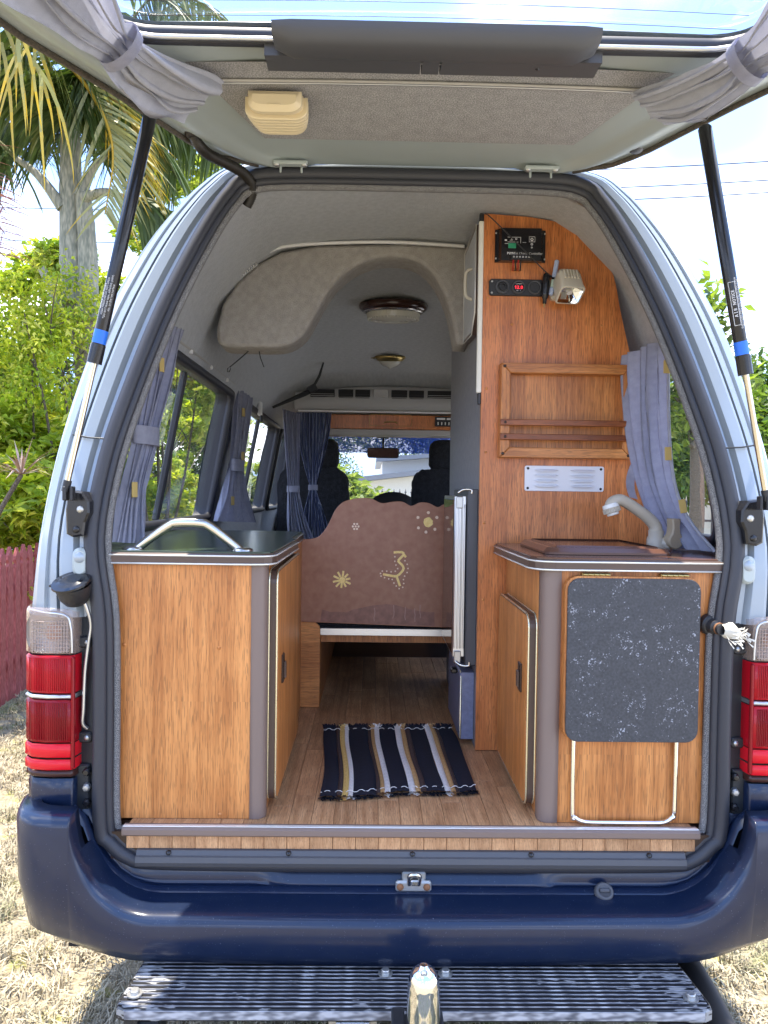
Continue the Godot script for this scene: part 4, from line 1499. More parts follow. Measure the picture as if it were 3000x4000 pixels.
func build_left_cabinet() -> void:
	var c := thing("low_cabinet", "teak plywood cabinet with dark green top and steel rail on the left", "cabinet", Vector3(-0.5, 0.645, -0.3))
	var st := S()
	bb(st, Vector3(-0.682, 0.6455, -0.045), Vector3(-0.362, 1.215, -0.030), 0.001)
	part(c, "end_panel", st, M.ply)
	var sp := S()
	bb(sp, Vector3(-0.345, 0.647, -0.95), Vector3(-0.333, 1.215, -0.060), 0.001)
	part(c, "side_panel", sp, M.ply)
	var bk := S()
	bb(bk, Vector3(-0.76, 0.647, -0.95), Vector3(-0.36, 1.20, -0.94))
	part(c, "back_panel", bk, M.ply)
	var po := S()
	var prof := []
	prof.append(Vector2(-0.364, -0.045))
	prof.append(Vector2(-0.364, -0.027))
	for k in 7:
		var a := PI / 2 * k / 6
		prof.append(Vector2(-0.352 + 0.022 * sin(a), -0.049 + 0.022 * cos(a)))
	prof.append(Vector2(-0.330, -0.064))
	prof.append(Vector2(-0.345, -0.064))
	var pp := []
	for p in prof:
		pp.append(Vector2(p.x, -p.y))
	prism(po, pp, Transform3D(Basis(Vector3.RIGHT, -PI / 2), Vector3(0, 1.216, 0)), 0.570, 0.0, true)
	part(c, "corner_post", po, M.brown_plastic)
	var poly := [Vector2(-0.715, -0.012), Vector2(-0.362, -0.012), Vector2(-0.335, -0.018), Vector2(-0.319, -0.032), Vector2(-0.312, -0.055), Vector2(-0.306, -0.50), Vector2(-0.328, -0.56), Vector2(-0.330, -0.95), Vector2(-0.775, -0.95), Vector2(-0.775, -0.30), Vector2(-0.715, -0.06)]
	counter(c, poly, 1.246, M.green_top)
	side_door(c, -0.333, 1.0, -0.075, -0.60, 0.665, 1.20, M.ply, -0.17, 0.955)
	for p in [Vector2(-0.645, 1.035), Vector2(-0.435, 1.03), Vector2(-0.655, 0.66), Vector2(-0.43, 0.655)]:
		screw(c, Vector3(p.x, p.y, -0.0297), Vector3.BACK, 0.004, M.ply_tall, "screw_plug")
	var rail := S()
	tube(rail, smooth_path([Vector3(-0.628, 1.246, -0.055), Vector3(-0.595, 1.272, -0.055), Vector3(-0.555, 1.300, -0.055), Vector3(-0.535, 1.307, -0.055), Vector3(-0.485, 1.307, -0.055), Vector3(-0.463, 1.300, -0.055), Vector3(-0.425, 1.272, -0.055), Vector3(-0.394, 1.246, -0.055)], 6), 0.0105, 14)
	var rp := part(c, "grab_rail", rail, M.satin_steel)
	for x in [-0.634, -0.388]:
		var ft := S()
		lathe(ft, [Vector2(0.0, 0.007), Vector2(0.014, 0.007), Vector2(0.022, 0.004), Vector2(0.023, 0.0)], 18, at3(x, 1.246, -0.055))
		part(rp, "rail_foot", ft, M.satin_steel)

func build_sink_cabinet() -> void:
	var c := thing("sink_cabinet", "teak plywood sink cabinet with black fold-down board on the right", "cabinet", Vector3(0.5, 0.645, -0.25))
	var st := S()
	bb(st, Vector3(0.318, 0.6455, -0.037), Vector3(0.686, 1.215, -0.022), 0.001)
	part(c, "end_panel", st, M.ply_tall)
	var sp := S()
	bb(sp, Vector3(0.286, 0.647, -0.498), Vector3(0.298, 1.215, -0.055), 0.001)
	part(c, "side_panel", sp, M.ply)
	var po := S()
	var pp := []
	pp.append(Vector2(0.326, 0.037))
	for k in 7:
		var a := PI / 2 * k / 6
		pp.append(Vector2(0.306 - 0.022 * cos(PI / 2 - a), 0.041 - 0.022 * cos(a)))
	pp.append(Vector2(0.284, 0.058))
	pp.append(Vector2(0.30, 0.058))
	pp[0] = Vector2(0.326, 0.040)
	pp.insert(1, Vector2(0.326, 0.019))
	prism(po, pp, Transform3D(Basis(Vector3.RIGHT, -PI / 2), Vector3(0, 1.216, 0)), 0.570, 0.0, true)
	part(c, "corner_post", po, M.brown_plastic)
	var poly := [Vector2(0.735, -0.006), Vector2(0.31, -0.006), Vector2(0.284, -0.013), Vector2(0.268, -0.028), Vector2(0.258, -0.055), Vector2(0.252, -0.30), Vector2(0.250, -0.497), Vector2(0.765, -0.497), Vector2(0.765, -0.30), Vector2(0.735, -0.10)]
	counter(c, poly, 1.243, M.brown_top)
	side_door(c, 0.286, -1.0, -0.070, -0.470, 0.660, 1.105, M.ply, -0.145, 0.945)
	# fold-down board: ply backing, black worn face, brass hinges and a chromed loop leg
	var fb := S()
	prism(fb, rrect(0.298, 0.366, 0.028, 5), at3(0.480, 1.020, -0.002), 0.019, 0.001)
	var flap := part(c, "fold_down_board", fb, M.ply)
	var face := S()
	prism(face, rrect(0.294, 0.362, 0.027, 5), at3(0.482, 1.018, 0.004), 0.006, 0.001)
	part(flap, "board_face", face, M.slate)
	for x in [0.400, 0.575]:
		var h := S()
		bx(h, Vector3(x, 1.2055, -0.014), Vector3(0.062, 0.008, 0.012), 0.001)
		for k in 5:
			tube(h, [Vector3(x - 0.030 + k * 0.0122, 1.206, -0.006), Vector3(x - 0.019 + k * 0.0122, 1.206, -0.006)], 0.0028, 8)
		part(flap, "hinge", h, M.brass)
	var leg := S()
	tube(leg, smooth_path([Vector3(0.357, 0.85, -0.012), Vector3(0.358, 0.67, -0.012), Vector3(0.362, 0.664, -0.011), Vector3(0.385, 0.653, -0.010), Vector3(0.45, 0.6515, -0.010), Vector3(0.52, 0.6515, -0.010), Vector3(0.562, 0.653, -0.010), Vector3(0.583, 0.666, -0.011), Vector3(0.587, 0.68, -0.012), Vector3(0.588, 0.85, -0.012)], 4), 0.0052, 10)
	part(flap, "loop_leg", leg, M.chrome)
	# water inlet stuffed with a rag
	var wi := S()
	lathe(wi, [Vector2(0.024, 0.0), Vector2(0.024, 0.012), Vector2(0.021, 0.016), Vector2(0.017, 0.017), Vector2(0.016, 0.030), Vector2(0.012, 0.033), Vector2(0.011, 0.046), Vector2(0.0, 0.046)], 20, Transform3D(along(Vector3(0.25, -0.12, 1.0)), Vector3(0.656, 1.098, -0.022)), false)
	var inlet := part(c, "water_inlet", wi, M.black_plastic)
	var ring := S()
	lathe(ring, [Vector2(0.0125, 0.036), Vector2(0.0135, 0.038), Vector2(0.0125, 0.041)], 16, Transform3D(along(Vector3(0.25, -0.12, 1.0)), Vector3(0.656, 1.098, -0.022)))
	part(inlet, "inlet_ring", ring, M.rust)
	var rg := thing("rag", "frayed white rag stuffed in the black water inlet", "rag", Vector3(0.69, 1.08, 0.02))
	var r := S()
	var rows := []
	for k in 9:
		var t := k / 8.0
		var row := []
		for j in 9:
			var a := TAU * j / 8.0
			var w := 0.012 + 0.010 * sin(PI * minf(t * 1.4, 1.0)) * (1.0 + 0.4 * sin(a * 3.0 + k)) - 0.012 * t
			row.append(Vector3(0.668 + 0.058 * t, 1.091 - 0.024 * t * t, 0.022 + 0.012 * t) + Vector3(0.35 * cos(a), sin(a), 0.6 * cos(a)) * w)
		rows.append(row)
	grid(r, rows)
	for k in 26:
		var p := Vector3(0.668 + 0.05 * rng.randf(), 1.085 + rng.randf_range(-0.018, 0.012), 0.03 + 0.014 * rng.randf())
		var d := Vector3(rng.randf_range(0.1, 1.0), rng.randf_range(-1.0, 0.3), rng.randf_range(-0.2, 0.5)).normalized() * rng.randf_range(0.010, 0.026)
		tri(r, p, p + d + Vector3(0.002, 0.002, 0), p + d * 0.8 + Vector3(0.001, -0.003, 0.002))
	part(rg, "cloth", r, M.rag)
	# sink lid and tap
	var lid := S()
	var lp := []
	for p in rrect(0.30, 0.34, 0.03, 4):
		lp.append(Vector2(p.x + 0.455, p.y + 0.255))
	prism(lid, lp, Transform3D(Basis(Vector3.RIGHT, -PI / 2), Vector3(0, 1.259, 0)), 0.015, 0.010)
	var lo := part(c, "sink_lid", lid, M.brown_top)
	var lid2 := S()
	prism(lid2, inset(lp, 0.028), Transform3D(Basis(Vector3.RIGHT, -PI / 2), Vector3(0, 1.263, 0)), 0.005, 0.004)
	part(lo, "raised_panel", lid2, M.brown_top)
	build_tap()

func build_tap() -> void:
	var t := thing("tap", "beige plastic swivel tap beside the sink lid", "tap", Vector3(0.635, 1.244, -0.28))
	var b := S()
	lathe(b, [Vector2(0.024, 0.0), Vector2(0.024, 0.02), Vector2(0.022, 0.032), Vector2(0.0195, 0.035), Vector2(0.0195, 0.05), Vector2(0.0, 0.05)], 20, at3(0.632, 1.244, -0.28))
	tube(b, [Vector3(0.632, 1.262, -0.28), Vector3(0.662, 1.262, -0.262)], 0.017, 14)
	part(t, "base", b, M.tap_plastic)
	var sp := S()
	var path := smooth_path([Vector3(0.632, 1.288, -0.28), Vector3(0.627, 1.308, -0.28), Vector3(0.605, 1.330, -0.278), Vector3(0.572, 1.352, -0.274), Vector3(0.548, 1.366, -0.27), Vector3(0.530, 1.371, -0.268), Vector3(0.514, 1.364, -0.266), Vector3(0.508, 1.352, -0.264)], 5)
	var rr := []
	for k in path.size():
		rr.append(lerpf(0.0175, 0.0165, k / float(path.size())) * (1.0 - 0.14 * sin(PI * k / path.size())))
	tube(sp, path, rr, 16)
	var spout := part(t, "spout", sp, M.tap_plastic)
	var nz := S()
	var ax := Transform3D(along(Vector3(0.30, -1.0, 0.12)), Vector3(0.506, 1.360, -0.264))
	lathe(nz, [Vector2(0.0185, 0.0), Vector2(0.0200, 0.004), Vector2(0.0205, 0.010)], 24, ax, false)
	part(spout, "collar", nz, M.white_plastic)
	var kn := S()
	for k in 24:
		var a := TAU * k / 24.0
		bx(kn, ax * Vector3(0.0205 * cos(a), 0.0165, 0.0205 * sin(a)), Vector3(0.003, 0.012, 0.003), 0.0006, ax.basis * Basis(Vector3.UP, -a))
	lathe(kn, [Vector2(0.020, 0.010), Vector2(0.020, 0.0225), Vector2(0.015, 0.0235)], 24, ax, false)
	part(spout, "knurled_ring", kn, M.tap_plastic)
	var no := S()
	lathe(no, [Vector2(0.0155, 0.022), Vector2(0.0145, 0.029), Vector2(0.010, 0.030), Vector2(0.010, 0.027), Vector2(0.005, 0.027), Vector2(0.005, 0.030), Vector2(0.0, 0.030)], 20, ax, false)
	part(spout, "nozzle", no, M.white_plastic)
	var h := S()
	var hp := []
	for k in 15:
		var a := deg_to_rad(-232.0 + 284.0 * k / 14.0)
		hp.append(Vector2(0.0215 * cos(a), 0.0215 * sin(a)))
	hp.append(Vector2(0.0105, 0.032))
	hp.append(Vector2(0.0125, 0.052))
	hp.append(Vector2(0.0115, 0.056))
	hp.append(Vector2(-0.0115, 0.056))
	hp.append(Vector2(-0.0125, 0.052))
	hp.append(Vector2(-0.0105, 0.032))
	prism(h, hp, Transform3D(Basis(Vector3.UP, deg_to_rad(14)), Vector3(0.670, 1.270, -0.240)), 0.026, 0.003, true)
	part(t, "lever", h, M.tap_knob)

func build_tall_cabinet() -> void:
	var c := thing("tall_cabinet", "tall reddish plywood cabinet reaching the roof beside the aisle", "cabinet", Vector3(0.45, 0.645, -0.85))
	var poly := [Vector2(0.207, 0.647), Vector2(0.207, 2.172), Vector2(0.34, 2.164), Vector2(0.45, 2.145), Vector2(0.50, 2.122), Vector2(0.54, 2.078), Vector2(0.578, 2.0), Vector2(0.60, 1.90), Vector2(0.625, 1.80), Vector2(0.652, 1.70), Vector2(0.70, 1.55), Vector2(0.745, 1.38), Vector2(0.77, 1.2), Vector2(0.77, 0.647)]
	var outline := [poly[0], poly[1]]
	outline.append_array(smooth_path(poly.slice(2, 12), 4))
	outline.append(poly[12])
	outline.append(poly[13])
	var st := S()
	prism(st, outline, at3(0, 0, -0.50), 0.015, 0.001)
	part(c, "rear_panel", st, M.ply_red)
	var si := S()
	bb(si, Vector3(0.2075, 0.647, -1.35), Vector3(0.220, 2.165, -0.5155), 0.001)
	part(c, "aisle_panel", si, M.unit_vinyl)
	var tr := S()
	bb(tr, Vector3(0.193, 1.668, -0.512), Vector3(0.2068, 2.150, -0.4975), 0.002)
	part(c, "white_trim", tr, M.white_trim)
	var tb := S()
	bb(tb, Vector3(0.194, 2.151, -0.512), Vector3(0.2068, 2.172, -0.4975), 0.002)
	bb(tb, Vector3(0.197, 1.635, -0.512), Vector3(0.2068, 1.667, -0.4985), 0.002)
	part(c, "trim_end", tb, M.black_plastic)
	# overhead cupboard on the aisle side
	var od := S()
	var b := Basis(Vector3(0, 0, 1), Vector3.UP, Vector3(-1, 0, 0))
	var op := [Vector2(-0.53, 1.90), Vector2(-0.53, 2.15), Vector2(-0.80, 2.15), Vector2(-0.80, 1.862), Vector2(-0.60, 1.850)]
	prism(od, op, Transform3D(b, Vector3(0.190, 0, 0)), 0.017, 0.003)
	var dr := part(c, "overhead_door", od, M.brown_trim)
	var of := S()
	prism(of, inset(op, 0.010), Transform3D(b, Vector3(0.1885, 0, 0)), 0.003, 0.0005)
	part(dr, "door_felt", of, M.headlining)
	var bd := S()
	var pts := []
	for p in op:
		pts.append(Vector3(0.189, p.y, p.x))
	tube(bd, pts, 0.0022, 6, true)
	part(dr, "edge_bead", bd, M.silver_bead)
	var hd := S()
	tube(hd, smooth_path([Vector3(0.189, 2.045, -0.60), Vector3(0.172, 2.035, -0.60), Vector3(0.168, 2.0, -0.60), Vector3(0.172, 1.965, -0.60), Vector3(0.189, 1.955, -0.60)], 5), 0.005, 8)
	part(dr, "handle", hd, M.bone_plastic)
	for p in [Vector2(0.221, 1.935), Vector2(0.222, 1.68), Vector2(0.222, 1.50), Vector2(0.222, 1.30), Vector2(0.222, 1.08), Vector2(0.222, 0.86), Vector2(0.29, 1.862), Vector2(0.545, 1.862)]:
		screw(c, Vector3(p.x, p.y, -0.4997), Vector3.BACK, 0.004, M.ply, "screw_plug")
	# refrigerator let into the aisle side
	var f := thing("refrigerator", "small built-in fridge with silver door frame beside the tall cabinet", "fridge", Vector3(0.17, 0.87, -0.7))
	var fr := S()
	bb(fr, Vector3(0.1775, 0.885, -0.90), Vector3(0.2074, 1.395, -0.525), 0.002)
	part(f, "frame", fr, M.grey_plastic)
	var dd := S()
	bb(dd, Vector3(0.142, 0.905, -0.86), Vector3(0.1765, 1.375, -0.548), 0.002)
	var door := part(f, "door", dd, M.aluminium)
	for k in 4:
		var gro := S()
		bb(gro, Vector3(0.144 + k * 0.0085, 0.93, -0.5478), Vector3(0.149 + k * 0.0085, 1.35, -0.544), 0.0015)
		part(door, "frame_rib", gro, M.aluminium if k != 2 else M.zinc)
	for y in [0.915, 1.365]:
		var cp := S()
		bb(cp, Vector3(0.146, y - 0.026, -0.5478), Vector3(0.166, y + 0.008, -0.540), 0.002)
		part(door, "corner_cap", cp, M.zinc)
	var pn := S()
	bb(pn, Vector3(0.1395, 0.915, -0.85), Vector3(0.1418, 1.365, -0.560), 0.001)
	part(door, "door_panel", pn, M.fridge_gloss)
	for y in [1.392, 0.886]:
		var hg := S()
		tube(hg, smooth_path([Vector3(0.150, y - signf(y - 1.1) * 0.008, -0.535), Vector3(0.165, y + signf(y - 1.1) * 0.001, -0.530), Vector3(0.186, y + signf(y - 1.1) * 0.001, -0.523), Vector3(0.188, y - signf(y - 1.1) * 0.010, -0.523)], 5), 0.0035, 8)
		part(f, "hinge_pin", hg, M.satin_steel)
	var lo := S()
	var lp := [Vector2(-0.545, 0.665), Vector2(-0.545, 0.86), Vector2(-0.86, 0.865), Vector2(-0.86, 0.80), Vector2(-0.86, 0.665)]
	prism(lo, lp, Transform3D(b, Vector3(0.165, 0, 0)), 0.041, 0.004)
	var ld := part(f, "lower_door", lo, M.fridge_vinyl)
	var lb := S()
	tube(lb, [Vector3(0.168, 0.668, -0.545), Vector3(0.168, 0.845, -0.545), Vector3(0.168, 0.862, -0.56)], 0.003, 6)
	part(ld, "edge_bead", lb, M.gold_bead)
	var kb := S()
	bx(kb, Vector3(0.155, 0.850, -0.62), Vector3(0.02, 0.016, 0.03), 0.004)
	part(ld, "latch", kb, M.black_gloss)
	build_rack()

func build_rack() -> void:
	var r := thing("magazine_rack", "wooden magazine rack with two slats on the tall cabinet", "rack", Vector3(0.44, 1.48, -0.5))
	var z := -0.498
	var x0 := 0.257
	var x1 := 0.628
	var y0 := 1.485
	var y1 := 1.748
	var w := 0.028
	# recess: a deep box open to the front, built around a sunken back
	var bk := S()
	bb(bk, Vector3(x0 + 0.01, y0 + 0.01, -0.4995), Vector3(x1 - 0.01, y1 - 0.01, -0.4975))
	part(r, "back_board", bk, M.ply_tall)
	var add := func(poly: Array, m: Material, d := 0.0) -> void:
		var s := S()
		prism(s, poly, at3(0, 0, -0.465 + d), 0.032, 0.002)
		part(r, "frame_rail", s, m)
	add.call([Vector2(x0, y1), Vector2(x1, y1), Vector2(x1 - w, y1 - w), Vector2(x0 + w, y1 - w)], M.rail_wood)
	add.call([Vector2(x0, y0), Vector2(x0 + w, y0 + w), Vector2(x1 - w, y0 + w), Vector2(x1, y0)], M.rail_wood)
	add.call([Vector2(x0, y0 + 0.0006), Vector2(x0, y1 - 0.0006), Vector2(x0 + w - 0.0006, y1 - w), Vector2(x0 + w - 0.0006, y0 + w)], M.ply_tall)
	add.call([Vector2(x1, y0 + 0.0006), Vector2(x1 - w + 0.0006, y0 + w), Vector2(x1 - w + 0.0006, y1 - w), Vector2(x1, y1 - 0.0006)], M.ply_tall)
	for y in [1.582, 1.542]:
		var s := S()
		bb(s, Vector3(x0 - 0.002, y - 0.0085, -0.4645), Vector3(x1 + 0.002, y + 0.0085, -0.4545), 0.0015)
		var sl := part(r, "slat", s, M.slat_wood)
		for x in [x0 + 0.012, x1 - 0.012]:
			screw(sl, Vector3(x, y, -0.4545), Vector3.BACK, 0.004, M.dark_brown)
	for p in [Vector2(x0 + 0.010, y1 - 0.009), Vector2(x1 - 0.008, y1 - 0.010), Vector2(x0 + 0.008, y0 + 0.010), Vector2(x1 - 0.010, y0 + 0.009)]:
		screw(r, Vector3(p.x, p.y, -0.465), Vector3.BACK, 0.0045, M.dark_brown)

func build_bed() -> void:
	var b := thing("bed_base", "brown painted board with yellow lizard closing the rear end of the bed", "bed", Vector3(-0.05, 0.645, -1.5))
	var top := smooth_path([Vector2(-0.375, 1.22), Vector2(-0.30, 1.222), Vector2(-0.268, 1.238), Vector2(-0.243, 1.275), Vector2(-0.222, 1.320), Vector2(-0.195, 1.348), Vector2(-0.155, 1.360), Vector2(-0.105, 1.362), Vector2(-0.065, 1.346), Vector2(-0.03, 1.351), Vector2(0.005, 1.352), Vector2(0.035, 1.338), Vector2(0.065, 1.350), Vector2(0.095, 1.348), Vector2(0.125, 1.335), Vector2(0.150, 1.345), Vector2(0.196, 1.343)], 4)
	var poly := []
	poly.append(Vector2(0.196, 0.925))
	poly.append(Vector2(-0.375, 0.942))
	for p in top:
		poly.append(p)
	var st := S()
	prism(st, poly, at3(0, 0, -0.915), 0.016, 0.001)
	var board := part(b, "head_board", st, M.board_paint)
	build_motifs(board)
	var strip := S()
	bb(strip, Vector3(-0.268, 0.895, -0.945), Vector3(0.206, 0.919, -0.920), 0.001)
	part(b, "metal_strip", strip, M.aluminium)
	var ep := S()
	prism(ep, [Vector2(-0.375, 0.647), Vector2(-0.375, 0.940), Vector2(-0.285, 0.938), Vector2(-0.271, 0.925), Vector2(-0.268, 0.91), Vector2(-0.268, 0.647)], at3(0, 0, -0.925), 0.014, 0.001)
	part(b, "bench_end", ep, M.rail_wood)
	var bs := S()
	bb(bs, Vector3(-0.282, 0.647, -2.35), Vector3(-0.268, 0.90, -0.9395))
	part(b, "bench_side", bs, M.ply)
	var rl := S()
	bb(rl, Vector3(-0.268, 0.860, -1.00), Vector3(0.206, 0.900, -0.985))
	part(b, "cross_rail", rl, M.ply)
	var pl := S()
	bb(pl, Vector3(-0.75, 0.9005, -2.35), Vector3(0.206, 0.9015, -0.9465))
	bb(pl, Vector3(-0.77, 0.918, -2.35), Vector3(0.206, 1.02, -0.9315), 0.01)
	part(b, "mattress", pl, M.fur)
	var en := S()
	bb(en, Vector3(-0.268, 0.647, -2.36), Vector3(0.206, 0.90, -2.35))
	part(b, "front_panel", en, M.ply)

func build_motifs(board: Node3D) -> void:
	var z := -0.9142
	var disc := func(st: SurfaceTool, x: float, y: float, r: float, n := 10) -> void:
		var poly := []
		for k in n:
			var a := TAU * k / n
			poly.append(Vector2(x + r * cos(a) * rng.randf_range(0.9, 1.1), y + r * sin(a) * rng.randf_range(0.9, 1.1)))
		prism(st, poly, at3(0, 0, z), 0.0012)
	var stroke := func(st: SurfaceTool, pts: Array, w: float) -> void:
		for i in pts.size() - 1:
			var a: Vector2 = pts[i]
			var b: Vector2 = pts[i + 1]
			var d := (b - a).normalized()
			var n := Vector2(-d.y, d.x) * w * 0.5
			prism(st, [a + n - d * w * 0.3, a - n - d * w * 0.3, b - n + d * w * 0.3, b + n + d * w * 0.3], at3(0, 0, z + 0.0001 * (i % 3)), 0.0012)
	var sun := S()
	disc.call(sun, 0.093, 1.283, 0.0165, 18)
	part(board, "painted_sun", sun, M.motif_yellow)
	var ray := S()
	for p in [Vector2(0.093, 1.316), Vector2(0.122, 1.300), Vector2(0.116, 1.260), Vector2(0.086, 1.250), Vector2(0.060, 1.264), Vector2(0.058, 1.299)]:
		disc.call(ray, p.x, p.y, 0.0052)
	part(board, "painted_dots", ray, M.motif_cream)
	var cl := S()
	for k in 6:
		disc.call(cl, -0.152 + 0.0095 * cos(TAU * k / 6.0), 1.266 + 0.0095 * sin(TAU * k / 6.0), 0.0037)
	disc.call(cl, -0.152, 1.266, 0.0035)
	part(board, "painted_dots", cl, M.motif_cream)
	var fl := S()
	for k in 10:
		var a := TAU * k / 10.0 + 0.2
		var d := Vector2(cos(a), sin(a))
		stroke.call(fl, [Vector2(-0.195, 1.084) + d * 0.014, Vector2(-0.195, 1.084) + d * rng.randf_range(0.024, 0.031)], 0.0068)
	disc.call(fl, -0.195, 1.084, 0.0115, 16)
	part(board, "painted_flower", fl, M.motif_yellow)
	var lz := S()
	stroke.call(lz, smooth_path([Vector2(-0.020, 1.180), Vector2(0.004, 1.181), Vector2(0.012, 1.174), Vector2(0.000, 1.160), Vector2(-0.006, 1.150), Vector2(0.006, 1.138), Vector2(0.012, 1.126), Vector2(0.004, 1.112), Vector2(-0.010, 1.100), Vector2(-0.026, 1.100), Vector2(-0.055, 1.105)], 2), 0.008)
	stroke.call(lz, [Vector2(0.012, 1.174), Vector2(0.018, 1.166)], 0.008)
	stroke.call(lz, [Vector2(-0.012, 1.100), Vector2(-0.006, 1.085), Vector2(0.0, 1.068)], 0.008)
	part(board, "painted_lizard", lz, M.motif_yellow)
	var ld := S()
	for p in [[-0.018, 1.165], [-0.018, 1.150], [-0.014, 1.137], [-0.008, 1.125], [-0.016, 1.116], [-0.030, 1.114], [-0.045, 1.116], [-0.060, 1.116], [-0.066, 1.108], [-0.064, 1.099], [-0.052, 1.094], [-0.038, 1.090], [-0.026, 1.088], [-0.020, 1.076], [-0.012, 1.066], [-0.002, 1.057], [0.010, 1.062], [0.013, 1.075], [0.012, 1.088], [0.016, 1.100], [0.024, 1.112], [0.027, 1.126], [0.024, 1.140], [0.016, 1.152]]:
		disc.call(ld, p[0], p[1], 0.0028, 7)
	part(board, "painted_dots", ld, M.motif_cream)
	var pt := S()
	var pp := [Vector2(0.12, 0.932), Vector2(-0.268, 0.942)]
	for k in 15:
		pp.append(Vector2(-0.262 + k * 0.0272, 0.990 + 0.014 * sin(k * 0.55 + 3.6) + rng.randf_range(-0.004, 0.004)))
	prism(pt, pp, at3(0, 0, -0.9147), 0.0008)
	part(board, "paint_patch", pt, M.patch_paint)
	var dr := S()
	for k in 5:
		var x: float = [-0.085, -0.02, 0.02, 0.052, 0.07][k]
		var y: float = [0.99, 1.0, 0.995, 0.99, 1.002][k]
		var pts := [Vector2(x, y)]
		for j in 4:
			pts.append(Vector2(x + rng.randf_range(-0.002, 0.002), y - 0.011 * (j + 1)))
		stroke.call(dr, pts, 0.0026)
	part(board, "paint_drips", dr, M.drip_paint)

# ---------------------------------------------------------------- roof fittings
func build_roof_fittings() -> void:
	var p := thing("roof_pelmet", "grey felt arched pelmet across the van roof", "pelmet", Vector3(-0.2, 1.84, -0.83))
	var poly := smooth_path([Vector2(-0.604, 1.90), Vector2(-0.600, 1.86), Vector2(-0.575, 1.843), Vector2(-0.50, 1.842), Vector2(-0.42, 1.842), Vector2(-0.37, 1.852), Vector2(-0.325, 1.885), Vector2(-0.290, 1.945), Vector2(-0.258, 2.005), Vector2(-0.22, 2.058), Vector2(-0.17, 2.100), Vector2(-0.11, 2.128), Vector2(-0.04, 2.138), Vector2(0.025, 2.128), Vector2(0.075, 2.098), Vector2(0.112, 2.048), Vector2(0.140, 1.985), Vector2(0.157, 1.92), Vector2(0.168, 1.862)], 3)
	for v in [Vector2(0.204, 1.862), Vector2(0.204, 2.174), Vector2(0.0, 2.182), Vector2(-0.28, 2.172), Vector2(-0.40, 2.148), Vector2(-0.48, 2.105), Vector2(-0.54, 2.045), Vector2(-0.585, 1.98)]:
		poly.append(v)
	var st := S()
	var fr := inset(poly, 0.012)
	var n := poly.size()
	# thick rounded lower edge: front face, rounded nose, underside
	var layers := []
	for k in [[0.0, 0.012], [-0.0025, 0.006], [-0.007, 0.0022], [-0.013, 0.0], [-0.05, -0.001], [-0.12, -0.002]]:
		var l := []
		for v in inset(poly, k[1]):
			l.append(Vector3(v.x, v.y, -0.80 + k[0]))
		layers.append(l)
	grid(st, layers, true)
	st.set_smooth_group(-1)
	for e in [[fr, -0.80], [inset(poly, -0.002), -0.92]]:
		var pv := PackedVector2Array(e[0])
		var ix := Geometry2D.triangulate_polygon(pv)
		for k in range(0, ix.size(), 3):
			tri(st, Vector3(pv[ix[k]].x, pv[ix[k]].y, e[1]), Vector3(pv[ix[k + 1]].x, pv[ix[k + 1]].y, e[1]), Vector3(pv[ix[k + 2]].x, pv[ix[k + 2]].y, e[1]))
	part(p, "felt_board", st, M.pelmet_felt)
	var tr := thing("roof_curtain_track", "white curtain track curving along the grey roof pelmet", "curtain track", Vector3(-0.15, 2.15, -0.785))
	var t := S()
	var path := smooth_path([Vector3(-0.522, 2.082, -0.785), Vector3(-0.475, 2.118, -0.785), Vector3(-0.425, 2.146, -0.785), Vector3(-0.36, 2.162, -0.785), Vector3(-0.20, 2.174, -0.785), Vector3(-0.02, 2.178, -0.785), Vector3(0.185, 2.170, -0.785)], 5)
	tube(t, path, 0.007, 6, false, Vector2(1.0, 0.8))
	part(tr, "rail", t, M.white_plastic)
	for k in 7:
		var g := S()
		var q: Vector3 = path[0].lerp(path[5], k / 7.0) + Vector3(0.004, -0.010, 0.002)
		tube(g, [q, q + Vector3(0.004, -0.010, 0), q + Vector3(0.008, -0.003, 0)], 0.0018, 6)
		part(tr, "glider", g, M.white_plastic)
	# ceiling lamps
	var a := thing("ceiling_lamp", "large round ceiling lamp with brown rim and ribbed glass", "lamp", Vector3(-0.02, 2.155, -1.5))
	var xf := at3(-0.02, 2.158, -1.5, Basis(Vector3.RIGHT, PI + 0.09))
	var r := S()
	lathe(r, [Vector2(0.138, 0.0), Vector2(0.142, 0.008), Vector2(0.140, 0.020), Vector2(0.130, 0.030), Vector2(0.122, 0.033), Vector2(0.114, 0.031)], 40, xf)
	part(a, "rim", r, M.lamp_wood)
	var r2 := S()
	lathe(r2, [Vector2(0.124, 0.031), Vector2(0.122, 0.037), Vector2(0.112, 0.040), Vector2(0.108, 0.034)], 40, xf)
	part(a, "inner_ring", r2, M.satin_steel)
	var gl := S()
	var prof := [Vector2(0.108, 0.034)]
	for k in 12:
		var q := k / 12.0
		prof.append(Vector2(0.108 * (1.0 - 0.04 * q) if k < 3 else 0.104 * (1.0 - (k - 2) / 10.0), 0.036 + 0.030 * minf(1.0, q * 4.0) + 0.006 * q + (0.0025 if k % 2 == 0 else 0.0)))
	prof.append(Vector2(0.0, 0.072))
	lathe(gl, prof, 48, xf, false)
	for k in 48:
		var an := TAU * k / 48.0
		tube(gl, [xf * Vector3(0.1075 * cos(an), 0.040, 0.1075 * sin(an)), xf * Vector3(0.1045 * cos(an), 0.066, 0.1045 * sin(an))], 0.0024, 4)
	part(a, "glass", gl, M.lamp_lens)
	var b := thing("brass_ceiling_lamp", "small brass dome lamp on the ceiling further forward", "lamp", Vector3(-0.02, 2.075, -2.25))
	var yf := at3(-0.015, 2.078, -2.25, Basis(Vector3.RIGHT, PI + 0.14))
	var br := S()
